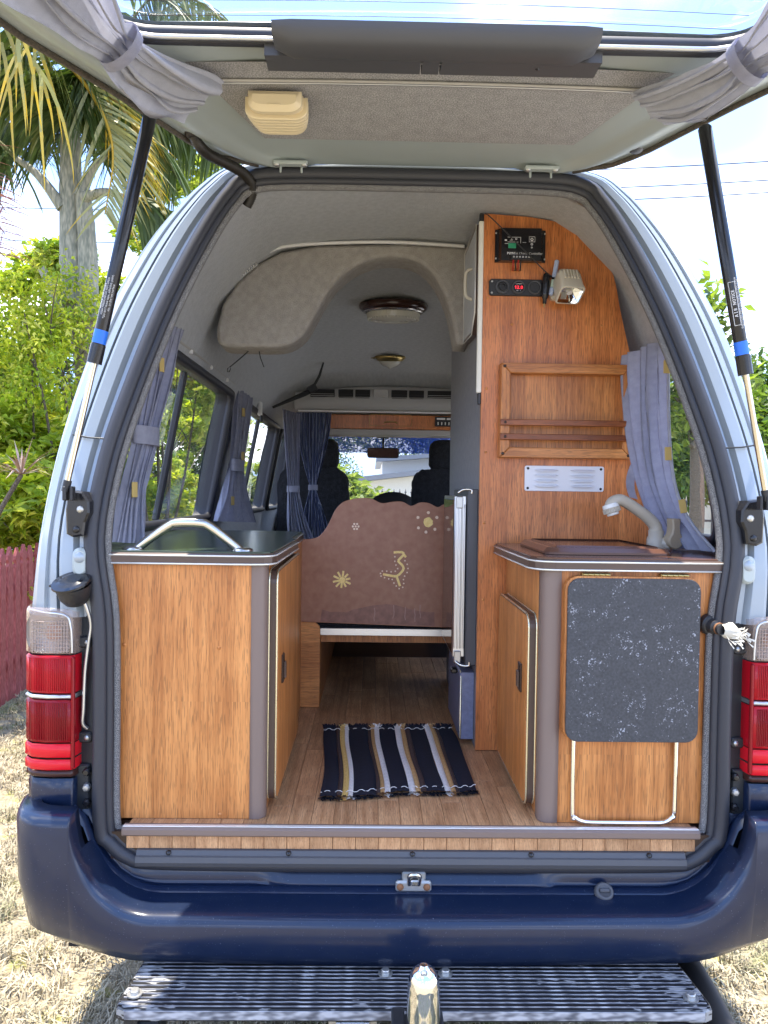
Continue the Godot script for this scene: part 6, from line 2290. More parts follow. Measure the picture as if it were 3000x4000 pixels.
	tube(cd, smooth_path([Vector3(0.204, 2.168, -0.494), Vector3(0.215, 2.155, -0.470), Vector3(0.26, 2.110, -0.462), Vector3(0.32, 2.052, -0.460), Vector3(0.37, 2.008, -0.468), Vector3(0.392, 1.993, -0.478), Vector3(0.396, 1.99, -0.48)], 6), 0.0016, 6)
	part(cord, "strand", cd, M.black_plastic)
	cd = S()
	tube(cd, smooth_path([Vector3(0.396, 1.992, -0.478), Vector3(0.388, 1.994, -0.47), Vector3(0.380, 2.0, -0.474), Vector3(0.378, 1.999, -0.478)], 6), 0.0016, 6)
	part(cord, "strand", cd, M.black_plastic)
	var cg := thing("tyre_gauge", "pale blue pencil gauge clipped between the plug and the lamp", "gauge", Vector3(0.40, 1.99, -0.478))
	var bz := Basis(Vector3.BACK, -0.16)
	for e in [[0.018, 0.062, "pale_blue"], [-0.016, 0.010, "black_gloss"], [-0.034, 0.030, "pcb_pale"], [-0.062, 0.030, "pale_blue"]]:
		var cs := S()
		bx(cs, Vector3(0.404, 2.000, -0.478) + bz * Vector3(0, e[0] * 0.8, 0), Vector3(0.0125, e[1] * 0.8, 0.008), 0.003, bz)
		part(cg, "barrel", cs, M[e[2]])
	# swivel reading lamp
	var l := thing("reading_lamp", "cream square reading lamp with slots on the tall cabinet", "lamp", Vector3(0.45, 1.965, -0.47))
	var ba := S()
	prism(ba, rrect(0.05, 0.062, 0.01), at3(0.420, 1.960, -0.482), 0.0175, 0.003, true)
	part(l, "base", ba, M.bone_plastic)
	var tilt := Basis(Vector3.UP, deg_to_rad(8)) * Basis(Vector3.RIGHT, deg_to_rad(60))
	var o := Vector3(0.434, 1.958, -0.446)
	var hd := S()
	var sq := []
	for k in [[0.025, 0.022, -0.037], [0.030, 0.028, -0.034], [0.032, 0.030, -0.02], [0.0325, 0.0305, 0.018], [0.0345, 0.0325, 0.034], [0.034, 0.032, 0.036], [0.0305, 0.0285, 0.0355]]:
		var row := []
		for v in rrect(k[0] * 2, k[1] * 2, 0.009, 3):
			row.append(o + tilt * Vector3(v.x, v.y, k[2]))
		sq.append(row)
	grid(hd, sq, true)
	var cap: int = sq[0].size()
	for k in range(1, cap - 1):
		tri(hd, sq[0][0], sq[0][k], sq[0][k + 1])
	var head := part(l, "head", hd, M.bone_plastic)
	var rf := S()
	var sr := []
	for k in [[0.0308, 0.0288, 0.0352], [0.027, 0.025, 0.026], [0.016, 0.016, 0.006], [0.006, 0.006, 0.0]]:
		var row := []
		for v in rrect(k[0] * 2, k[1] * 2, 0.002, 2):
			row.append(o + tilt * Vector3(v.x, v.y, k[2]))
		sr.append(row)
	grid(rf, sr, true, -1)
	part(head, "reflector", rf, M.chrome)
	var bu := S()
	tube(bu, [o + tilt * Vector3(0, 0, 0.004), o + tilt * Vector3(0, 0, 0.026)], 0.008, 12)
	part(head, "bulb", bu, M.white_plastic)
	for k in 5:
		var sl := S()
		bx(sl, o + tilt * Vector3(-0.018 + k * 0.009, 0.0315, -0.014), Vector3(0.0045, 0.006, 0.030), 0.001, tilt)
		part(head, "vent_rib", sl, M.bone_plastic)
	# louvred vent
	var v := thing("vent_plate", "white louvred vent plate on the tall cabinet above the counter", "vent", Vector3(0.447, 1.40, -0.498))
	var vp := S()
	prism(vp, rrect(0.226, 0.072, 0.006), at3(0.447, 1.428, -0.4955), 0.004, 0.001, true)
	var pv := part(v, "plate", vp, M.vent_white)
	for sx in [-0.052, 0.052]:
		for k in 4:
			var y := 1.452 - k * 0.0145
			var lo := S()
			var lr := []
			for e in [[0.002, 0.0], [0.0022, 0.005], [-0.002, 0.0105], [-0.0045, 0.012]]:
				var row := []
				for j in 7:
					var t := -1.0 + j / 3.0
					var kx := sqrt(maxf(0.0, 1.0 - t * t * t * t))
					row.append(Vector3(0.447 + sx + 0.037 * t, y + e[0] * kx, -0.4954 + e[1] * kx))
				lr.append(row)
			grid(lo, lr, false, -1)
			part(pv, "louvre", lo, M.vent_white)
	for e in [Vector2(0.343, 1.456), Vector2(0.551, 1.456), Vector2(0.343, 1.400), Vector2(0.551, 1.400)]:
		screw(v, Vector3(e.x, e.y, -0.4955), Vector3.BACK, 0.0038, M.black_plastic)
	build_rug()

func build_rug() -> void:
	var r := thing("rag_rug", "small navy rug with white and yellow stripes on the aisle floor", "rug", Vector3(-0.03, 0.6455, -0.44))
	var nl := Vector3(-0.215, 0, -0.150)
	var nr := Vector3(0.170, 0, -0.200)
	var fl := Vector3(-0.232, 0, -0.690)
	var frr := Vector3(0.152, 0, -0.712)
	var bands := [["rug_navy", 0.060], ["rug_brown", 0.018], ["rug_yellow", 0.022], ["rug_white", 0.018], ["rug_navy2", 0.088], ["rug_brown", 0.014], ["rug_tan", 0.016], ["rug_white", 0.022], ["rug_navy", 0.072], ["rug_white", 0.026], ["rug_tan", 0.020], ["rug_brown", 0.022], ["rug_navy2", 0.072], ["rug_white", 0.026], ["rug_tan", 0.020], ["rug_brown", 0.014], ["rug_navy", 0.070]]
	var total := 0.0
	for b in bands:
		total += b[1]
	var u := 0.0
	var pos := func(uu: float, v: float) -> Vector3:
		var a := nl.lerp(nr, uu).lerp(fl.lerp(frr, uu), v)
		a.x += 0.006 * sin(v * 5.0 + uu * 3.0) + 0.012 * sin(PI * v) * uu
		a.z += 0.006 * sin(uu * 9.0) * (1.0 - v)
		return a
	for b in bands:
		var u1: float = u + b[1] / total
		var st := S()
		var n := 72
		var rows := []
		for i in n + 1:
			var v := i / float(n)
			var row := []
			for j in 7:
				var t := j / 6.0
				var p: Vector3 = pos.call(lerpf(u, u1, t), v)
				p.y = 0.6475 + 0.0035 * pow(sin(PI * t), 0.6) + 0.0016 * (1.0 if (i + (j % 2)) % 2 == 0 else 0.0) + 0.002 * sin(v * 11.0 + u * 20.0)
				row.append(p)
			rows.append(row)
		grid(st, rows)
		# frayed ends
		st.set_smooth_group(-1)
		var nf := int(b[1] * 900)
		for e in [0.0, 1.0]:
			for k in nf:
				var uu := lerpf(u, u1, (k + rng.randf()) / nf)
				var p: Vector3 = pos.call(uu, e)
				p.y = 0.648
				var d := Vector3(rng.randf_range(-0.010, 0.010), rng.randf_range(0.0, 0.008), (1.0 if e < 0.5 else -1.0) * rng.randf_range(0.010, 0.026))
				var w := Vector3(rng.randf_range(0.0015, 0.003), 0, 0)
				quad(st, p - w, p + w, p + d + w * 0.8, p + d - w * 0.8)
		part(r, "woven_band", st, M[b[0]])
		u = u1
	for e in [0.045, 0.955]:
		var th := S()
		var pts := []
		for k in 60:
			var p: Vector3 = pos.call(k / 59.0, e)
			p.y = 0.6545 - (0.0045 if (k / 2) % 2 == 0 else 0.0)
			pts.append(p)
		tube(th, pts, 0.0009, 4)
		part(r, "binding_thread", th, M.rug_white)

# ---------------------------------------------------------------- ground, garden, street
func build_ground() -> void:
	var st := S()
	var n := 60
	var hn := FastNoiseLite.new()
	hn.seed = 4
	hn.frequency = 0.5
	var xs := []
	for k in n + 1:
		var t := -1.0 + 2.0 * k / n
		xs.append(signf(t) * (8.0 * absf(t) + 190.0 * pow(absf(t), 5.0)))
	var rows := []
	for z in xs:
		var row := []
		for x in xs:
			row.append(Vector3(x, 0.025 * hn.get_noise_2d(x, z) * clampf((absf(x) + absf(z)) / 8.0, 0.2, 1.0) - 0.01, z))
		rows.append(row)
	grid(st, rows)
	solo("ground", "dry straw-coloured lawn under and around the van", "", st, M.lawn, "", "structure").remove_meta("label")
	# pale drive on the right
	var d := S()
	grid(d, [[Vector3(2.2, 0.03, -40), Vector3(2.2, 0.03, 6)], [Vector3(11.0, 0.03, -40), Vector3(11.0, 0.03, 6)]])
	var dr := solo("driveway", "", "", d, M.concrete, "", "structure")
	var f := S()
	grid(f, [[Vector3(-40, 0.034, -30), Vector3(40, 0.034, -30)], [Vector3(-40, 0.034, -16), Vector3(40, 0.034, -16)]])
	solo("street", "", "", f, M.concrete, "", "structure")
	# blades of dry grass where the camera sees the lawn near by
	var blade := S()
	blade.set_smooth_group(-1)
	var g := RandomNumberGenerator.new()
	g.seed = 3
	for k in 9:
		var a := g.randf() * TAU
		var base := Vector3(g.randf_range(-0.02, 0.02), 0, g.randf_range(-0.02, 0.02))
		var lean := Vector3(cos(a), 0, sin(a)) * g.randf_range(0.01, 0.045)
		var h := g.randf_range(0.012, 0.04)
		var w := Vector3(-sin(a), 0, cos(a)) * 0.0022
		tri(blade, base - w, base + w, base + lean * 0.5 + Vector3(0, h * 0.8, 0))
		tri(blade, base + w * 0.8 + lean * 0.4 + Vector3(0, h * 0.7, 0), base - w * 0.8 + lean * 0.4 + Vector3(0, h * 0.7, 0), base + lean * 1.3 + Vector3(0, h, 0))
	blade.generate_normals()
	var mesh := blade.commit()
	mesh.surface_set_material(0, M.straw)
	var mm := MultiMesh.new()
	mm.transform_format = MultiMesh.TRANSFORM_3D
	mm.use_colors = true
	mm.mesh = mesh
	var spots := []
	var cn := FastNoiseLite.new()
	cn.seed = 9
	cn.frequency = 1.6
	var tries := 0
	while spots.size() < 18000 and tries < 200000:
		tries += 1
		var x := g.randf_range(-3.2, 2.6)
		var z := g.randf_range(-4.6, 1.0)
		if x > -0.5 and x < 0.5 and z < -1.0:
			continue
		var near := 1.0 - clampf((-z) / 5.5, 0.0, 0.7)
		if g.randf() > near:
			continue
		spots.append(Vector3(x, -0.008, z))
	mm.instance_count = spots.size()
	for i in spots.size():
		var p: Vector3 = spots[i]
		var sc := g.randf_range(0.7, 1.5)
		mm.set_instance_transform(i, Transform3D(Basis(Vector3.UP, g.randf() * TAU).scaled(Vector3(sc, sc * g.randf_range(0.7, 1.3), sc)), p))
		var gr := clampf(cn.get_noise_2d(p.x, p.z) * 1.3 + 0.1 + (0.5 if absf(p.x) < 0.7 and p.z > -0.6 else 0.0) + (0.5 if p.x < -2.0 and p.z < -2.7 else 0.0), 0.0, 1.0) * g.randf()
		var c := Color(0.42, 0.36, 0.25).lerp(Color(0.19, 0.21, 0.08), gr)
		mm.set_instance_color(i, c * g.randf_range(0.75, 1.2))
	var mi := MultiMeshInstance3D.new()
	mi.name = "dry_grass"
	mi.multimesh = mm
	add_child(mi)
	tag(mi, "short dry straw grass on the lawn", "grass", "", "stuff")

func leaf_mesh(len: float, wid: float, m: Material, n := 6, spread := 0.05, sd := 1) -> ArrayMesh:
	var st := S()
	st.set_smooth_group(-1)
	var g := RandomNumberGenerator.new()
	g.seed = sd
	for k in n:
		var b := Basis.from_euler(Vector3(g.randf_range(-1.1, 0.9), g.randf() * TAU, g.randf_range(-0.6, 0.6)))
		var o := Vector3(g.randf_range(-1, 1), g.randf_range(-1, 1), g.randf_range(-1, 1)) * spread
		var l := len * g.randf_range(0.7, 1.2)
		var p0 := o
		var p1 := o + b * Vector3(wid, 0.004, l * 0.45)
		var p2 := o + b * Vector3(0, -0.012, l * 0.5)
		var p3 := o + b * Vector3(-wid, 0.004, l * 0.45)
		var p4 := o + b * Vector3(0, -0.02, l)
		tri(st, p0, p1, p2)
		tri(st, p0, p2, p3)
		tri(st, p1, p4, p2)
		tri(st, p2, p4, p3)
	st.generate_normals()
	var me := st.commit()
	me.surface_set_material(0, m)
	return me

func leaves(root: Node3D, called: String, mesh: Mesh, blobs: Array, count: int, sd: int, tones: Array, size := Vector2(0.75, 1.3)) -> void:
	var g := RandomNumberGenerator.new()
	g.seed = sd
	var mm := MultiMesh.new()
	mm.transform_format = MultiMesh.TRANSFORM_3D
	mm.use_colors = true
	mm.mesh = mesh
	mm.instance_count = count
	var tot := 0.0
	for b in blobs:
		tot += b[1].x * b[1].y
	var tone := 0.0
	for i in count:
		var pick := g.randf() * tot
		var bl = blobs[0]
		for b in blobs:
			pick -= b[1].x * b[1].y
			if pick <= 0.0:
				bl = b
				break
		var d := Vector3(g.randfn(), g.randfn(), g.randfn()).normalized()
		var rad := pow(g.randf(), 0.28) * g.randf_range(0.85, 1.12)
		var p: Vector3 = bl[0] + d * rad * bl[1]
		var sc := g.randf_range(size.x, size.y)
		mm.set_instance_transform(i, Transform3D(Basis.from_euler(Vector3(g.randf_range(-0.6, 0.6), g.randf() * TAU, g.randf_range(-0.6, 0.6))).scaled(Vector3(sc, sc, sc)), p - root.position))
		var c: Color = tones[g.randi_range(0, tones.size() - 1)]
		mm.set_instance_color(i, c * g.randf_range(0.75, 1.25))
	var mi := MultiMeshInstance3D.new()
	mi.name = called
	mi.multimesh = mm
	root.add_child(mi, true)
	mi.set_meta("kind", "stuff")

func clumps(shape: Array, n: int, r: float, sd: int) -> Array:
	var g := RandomNumberGenerator.new()
	g.seed = sd
	var out := []
	for b in shape:
		for k in n:
			var d := Vector3(g.randfn(), g.randfn() * 0.9 + 0.15, g.randfn()).normalized()
			var p: Vector3 = b[0] + d * (b[1] as Vector3) * g.randf_range(0.45, 1.05)
			var q := r * g.randf_range(0.6, 1.35)
			out.append([p, Vector3(q, q * g.randf_range(0.45, 0.8), q)])
	return out

func branches(root: Node3D, blobs: Array, base: Vector3, r0: float, m: Material, sd: int, tree := false) -> void:
	var g := RandomNumberGenerator.new()
	g.seed = sd
	var st := S()
	if tree:
		var fork := base + Vector3(0.1, (blobs[0][0] as Vector3).y * 0.55, 0)
		tube(st, smooth_path([base, base.lerp(fork, 0.5) + Vector3(0.06, 0, 0.04), fork], 6), [0.13, 0.125, 0.12, 0.115, 0.11, 0.107, 0.104, 0.1, 0.096, 0.092, 0.088, 0.084, 0.08], 9)
		part(root, "trunk", st, m)
		st = S()
		base = fork
	for b in blobs:
		for k in (1 if tree else 2):
			var e: Vector3 = b[0] + Vector3(g.randf_range(-0.6, 0.6), g.randf_range(-0.2, 0.6), g.randf_range(-0.6, 0.6)) * (b[1] as Vector3)
			var mid: Vector3 = base.lerp(e, 0.5) + Vector3(g.randf_range(-0.2, 0.2), 0.1, g.randf_range(-0.2, 0.2))
			var path := smooth_path([base + Vector3(g.randf_range(-0.1, 0.1), 0, g.randf_range(-0.1, 0.1)), mid, e], 5)
			var rr := []
			for j in path.size():
				rr.append(lerpf(r0, r0 * 0.18, j / float(path.size() - 1)))
			tube(st, path, rr, 6)
			for q in 4:
				var s: Vector3 = path[g.randi_range(4, path.size() - 2)]
				var t := s + Vector3(g.randf_range(-0.5, 0.5), g.randf_range(-0.1, 0.5), g.randf_range(-0.5, 0.5)) * 0.8
				tube(st, [s, s.lerp(t, 0.5) + Vector3(0, 0.05, 0), t], [r0 * 0.3, r0 * 0.2, r0 * 0.08], 5)
	part(root, "limb" if tree else "stem", st, m)

func frond(base: Vector3, dir: Vector3, length: float, droop: float, leaf_len: float, n: int, sd: int, cols: Array, hang := 0.6, wid := 0.016, side_only := 0.0) -> SurfaceTool:
	var g := RandomNumberGenerator.new()
	g.seed = sd
	var st := S()
	var pts := []
	var p := base
	var d := dir.normalized()
	var seg := 18
	for i in seg + 1:
		pts.append(p)
		p += d * length / seg
		d = (d + Vector3(0, -droop / seg, 0)).normalized()
	st.set_smooth_group(1)
	st.set_color(cols[2])
	var rr := []
	for i in seg + 1:
		rr.append(lerpf(0.022, 0.004, i / float(seg)))
	tube(st, pts, rr, 5)
	st.set_smooth_group(-1)
	for i in n:
		var t := 0.10 + 0.9 * i / n
		var q := t * seg
		var k := mini(int(q), seg - 1)
		var o: Vector3 = (pts[k] as Vector3).lerp(pts[k + 1], q - k)
		var tg: Vector3 = (pts[k + 1] - pts[k]).normalized()
		var sd_v := tg.cross(Vector3.UP).normalized()
		for s in [-1.0, 1.0]:
			if side_only != 0.0 and s != side_only and g.randf() < 0.75:
				continue
			var l := leaf_len * (0.55 + 0.75 * sin(PI * minf(t * 0.9 + 0.08, 1.0))) * g.randf_range(0.8, 1.15)
			var dir2: Vector3 = (sd_v * s * (1.0 - hang * 0.4) + tg * g.randf_range(0.35, 0.7) + Vector3(0, 0.25 - hang, 0)).normalized()
			var a := o
			var w := tg * wid * g.randf_range(0.8, 1.2)
			var steps := 4
			var tip: Color = cols[1] if g.randf() < 0.6 else cols[0]
			for j in steps:
				var f0 := j / float(steps)
				var f1 := (j + 1) / float(steps)
				var b: Vector3 = a + dir2 * l / steps
				var w0: Vector3 = w * (1.0 - f0 * f0) * (0.5 + minf(f0 * 3.0, 0.5))
				var w1: Vector3 = w * (1.0 - f1 * f1) * (0.5 + minf(f1 * 3.0, 0.5))
				var c0: Color = (cols[0] as Color).lerp(tip, smoothstep(0.35, 0.9, f0))
				var c1: Color = (cols[0] as Color).lerp(tip, smoothstep(0.35, 0.9, f1))
				st.set_color(c0)
				st.add_vertex(a - w0)
				st.add_vertex(a + w0)
				st.set_color(c1)
				st.add_vertex(b + w1)
				if j < steps - 1:
					st.set_color(c0)
					st.add_vertex(a - w0)
					st.set_color(c1)
					st.add_vertex(b + w1)
					st.add_vertex(b - w1)
				a = b
				dir2 = (dir2 + Vector3(0, -hang * 0.32, 0)).normalized()
	return st

func build_garden() -> void:
	# picket fence
	var f := thing("picket_fence", "dark red timber picket fence along the left garden bed", "fence", Vector3(-2.36, 0, -3.2))
	var pk := S()
	prism(pk, [Vector2(-0.041, 0.0), Vector2(0.041, 0.0), Vector2(0.041, 0.86), Vector2(0.030, 0.875), Vector2(0.030, 0.885), Vector2(0.040, 0.905), Vector2(0.036, 0.93), Vector2(0.0, 0.985), Vector2(-0.036, 0.93), Vector2(-0.040, 0.905), Vector2(-0.030, 0.885), Vector2(-0.030, 0.875), Vector2(-0.041, 0.86)], at3(0, 0, 0.01), 0.02, 0.002)
	pk.generate_normals()
	var pm := pk.commit()
	pm.surface_set_material(0, M.fence_paint)
	var dirv := Vector3(-0.031, 0, -0.382).normalized()
	var ang := atan2(-dirv.z, dirv.x)
	for k in 60:
		var o := MeshInstance3D.new()
		o.name = "picket"
		o.mesh = pm
		f.add_child(o, true)
		var p := Vector3(-2.34, 0.01 + rng.randf_range(-0.012, 0.012), -2.4) + dirv * 0.124 * (k - 14)
		o.transform = Transform3D(Basis(Vector3.UP, ang + rng.randf_range(-0.03, 0.03)) * Basis(Vector3.BACK, rng.randf_range(-0.012, 0.012)), p - f.position)
	for y in [0.25, 0.72]:
		var rl := S()
		var a := Vector3(-2.375, y, -2.4) + dirv * 0.124 * -15
		var b := Vector3(-2.375, y, -2.4) + dirv * 0.124 * 46
		bx(rl, (a + b) * 0.5, Vector3(a.distance_to(b), 0.07, 0.035), 0.003, Basis(Vector3.UP, ang))
		part(f, "rail", rl, M.fence_paint)
	# bushes behind the fence
	var lime := [Color(0.52, 0.58, 0.04), Color(0.62, 0.64, 0.07), Color(0.40, 0.50, 0.04), Color(0.68, 0.66, 0.13), Color(0.30, 0.40, 0.04)]
	var deep := [Color(0.11, 0.16, 0.03), Color(0.17, 0.24, 0.04), Color(0.24, 0.31, 0.05), Color(0.08, 0.12, 0.025)]
	var fresh := [Color(0.36, 0.44, 0.06), Color(0.48, 0.54, 0.11), Color(0.25, 0.35, 0.05), Color(0.56, 0.58, 0.16)]
	var big := leaf_mesh(0.085, 0.020, M.leaf, 7, 0.06, 1)
	var small := leaf_mesh(0.045, 0.011, M.leaf, 9, 0.05, 2)
	var spec := [
		["lime_bush", "bright lime-green bush just behind the red picket fence", Vector3(-3.0, 0, -3.6), [[Vector3(-2.85, 1.15, -3.5), Vector3(0.50, 0.60, 0.7)], [Vector3(-3.2, 1.6, -3.8), Vector3(0.6, 0.65, 0.6)], [Vector3(-2.55, 1.4, -4.3), Vector3(0.55, 0.5, 0.5)], [Vector3(-2.9, 0.8, -4.3), Vector3(0.6, 0.8, 0.6)]], big, 2600, lime],
		["tall_bush", "tall lime-green shrub left of the palm trunk", Vector3(-3.9, 0, -4.6), [[Vector3(-3.7, 2.05, -4.7), Vector3(0.7, 0.7, 0.6)], [Vector3(-3.3, 2.1, -5.4), Vector3(0.5, 0.6, 0.5)], [Vector3(-4.3, 1.5, -4.2), Vector3(0.7, 1.0, 0.8)], [Vector3(-3.3, 1.2, -5.2), Vector3(0.8, 1.1, 0.6)]], big, 2200, lime],
		["feathery_shrub", "fine-leaved feathery shrub in front of the palm trunk", Vector3(-2.7, 0, -4.4), [[Vector3(-2.95, 2.55, -4.15), Vector3(0.55, 0.22, 0.35)], [Vector3(-2.5, 2.75, -4.3), Vector3(0.38, 0.35, 0.3)], [Vector3(-2.6, 2.2, -4.25), Vector3(0.35, 0.45, 0.3)]], small, 520, lime],
		["leafy_shrub", "yellow-green leafy shrub reaching above the van's left roof corner", Vector3(-2.3, 0, -6.4), [[Vector3(-2.25, 3.2, -6.3), Vector3(0.75, 0.9, 0.6)], [Vector3(-1.95, 4.25, -6.5), Vector3(0.7, 0.75, 0.6)], [Vector3(-2.9, 2.4, -6.0), Vector3(0.7, 0.9, 0.6)], [Vector3(-3.4, 3.45, -6.4), Vector3(0.55, 0.55, 0.5)], [Vector3(-1.9, 2.3, -5.8), Vector3(0.6, 0.9, 0.6)]], big, 3000, fresh],
		["window_hedge", "green hedge seen through the rear left side window", Vector3(-3.1, 0, -6.8), [[Vector3(-3.1, 1.2, -6.6), Vector3(0.8, 1.3, 0.9)], [Vector3(-3.0, 1.3, -8.0), Vector3(0.8, 1.4, 1.1)], [Vector3(-3.0, 1.6, -9.8), Vector3(0.9, 1.7, 1.2)], [Vector3(-3.0, 1.7, -12.0), Vector3(1.0, 1.9, 1.4)]], big, 4400, fresh + lime]]
	var sd := 40
	for s in spec:
		sd += 1
		var o := thing(s[0], s[1], "bush", s[2])
		branches(o, s[3], s[2], 0.022, M.bark, sd)
		leaves(o, "foliage", s[4], clumps(s[3], 16, 0.19, sd), s[5], sd, s[6])
	build_palm()
	# dead fan of a cordyline near the fence
	var dl := thing("dead_cordyline", "dried pinkish spiky plant head on a thin stem by the fence", "plant", Vector3(-2.55, 0, -2.9))
	var stm := S()
	var top := Vector3(-2.17, 1.46, -2.9)
	tube(stm, smooth_path([Vector3(-2.5, 0.0, -2.9), Vector3(-2.47, 0.7, -2.88), Vector3(-2.33, 1.15, -2.88), top], 6), [0.018, 0.018, 0.018, 0.018, 0.017, 0.017, 0.017, 0.016, 0.016, 0.016, 0.015, 0.015, 0.015, 0.015, 0.014, 0.014, 0.014, 0.014, 0.013], 7)
	part(dl, "stem", stm, M.bark)
	for k in 34:
		var b := S()
		var a := rng.randf() * TAU
		var el := rng.randf_range(0.02, 1.25)
		var d := Vector3(cos(a) * cos(el), sin(el), sin(a) * cos(el))
		var l := rng.randf_range(0.18, 0.32)
		var w := d.cross(Vector3.UP).normalized() * 0.007
		var m1 := top + d * l * 0.5
		var e := top + d * l + Vector3(0, -0.03 - 0.05 * (1.0 - el), 0)
		b.set_smooth_group(-1)
		tri(b, top - w * 0.5, top + w * 0.5, m1 + w)
		tri(b, top - w * 0.5, m1 + w, m1 - w)
		tri(b, m1 - w, m1 + w, e)
		part(dl, "leaf_blade", b, M.dead_leaf)

func frond_on(pts: Array, leaf_len: float, n: int, sd: int, cols: Array, hang: float, wid: float, side_only := 0.0, from := 0.06) -> SurfaceTool:
	var g := RandomNumberGenerator.new()
	g.seed = sd
	var st := S()
	var path := smooth_path(pts, 8)
	var seg := path.size() - 1
	st.set_color(cols[2])
	var rr := []
	for i in seg + 1:
		rr.append(lerpf(0.020, 0.004, i / float(seg)))
	tube(st, path, rr, 5)
	st.set_smooth_group(-1)
	for i in n:
		var t := from + (1.0 - from) * i / n
		var q := t * seg
		var k := mini(int(q), seg - 1)
		var o: Vector3 = (path[k] as Vector3).lerp(path[k + 1], q - k)
		var tg: Vector3 = (path[k + 1] - path[k]).normalized()
		var sv := tg.cross(Vector3.BACK).normalized()
		for s in [-1.0, 1.0]:
			if side_only != 0.0 and s != side_only and g.randf() < 0.7:
				continue
			var l := leaf_len * (0.5 + 0.6 * sin(PI * minf(t * 0.85 + 0.1, 1.0))) * g.randf_range(0.8, 1.2)
			var dir2: Vector3 = (-sv * s * (1.1 - hang * 0.5) + tg * g.randf_range(0.3, 0.6) + Vector3(0, -hang * 0.8, g.randf_range(-0.35, 0.35))).normalized()
			var a := o
			var w := (tg * 0.8 + Vector3(0, 0, g.randf_range(-0.6, 0.6))) * wid * g.randf_range(0.8, 1.2)
			var tip: Color = cols[1] if g.randf() < 0.65 else cols[0]
			for j in 5:
				var f0 := j / 5.0
				var f1 := (j + 1) / 5.0
				var b: Vector3 = a + dir2 * l / 5.0
				var w0 := w * (1.0 - f0 * f0) * (0.5 + minf(f0 * 3.0, 0.5))
				var w1 := w * (1.0 - f1 * f1) * (0.5 + minf(f1 * 3.0, 0.5))
				var c0: Color = (cols[0] as Color).lerp(tip, smoothstep(0.3, 0.85, f0))
				st.set_color(c0)
				quad(st, a - w0, a + w0, b + w1, b - w1)
				a = b
				dir2 = (dir2 + Vector3(0, -hang * 0.22, 0)).normalized()
	return st

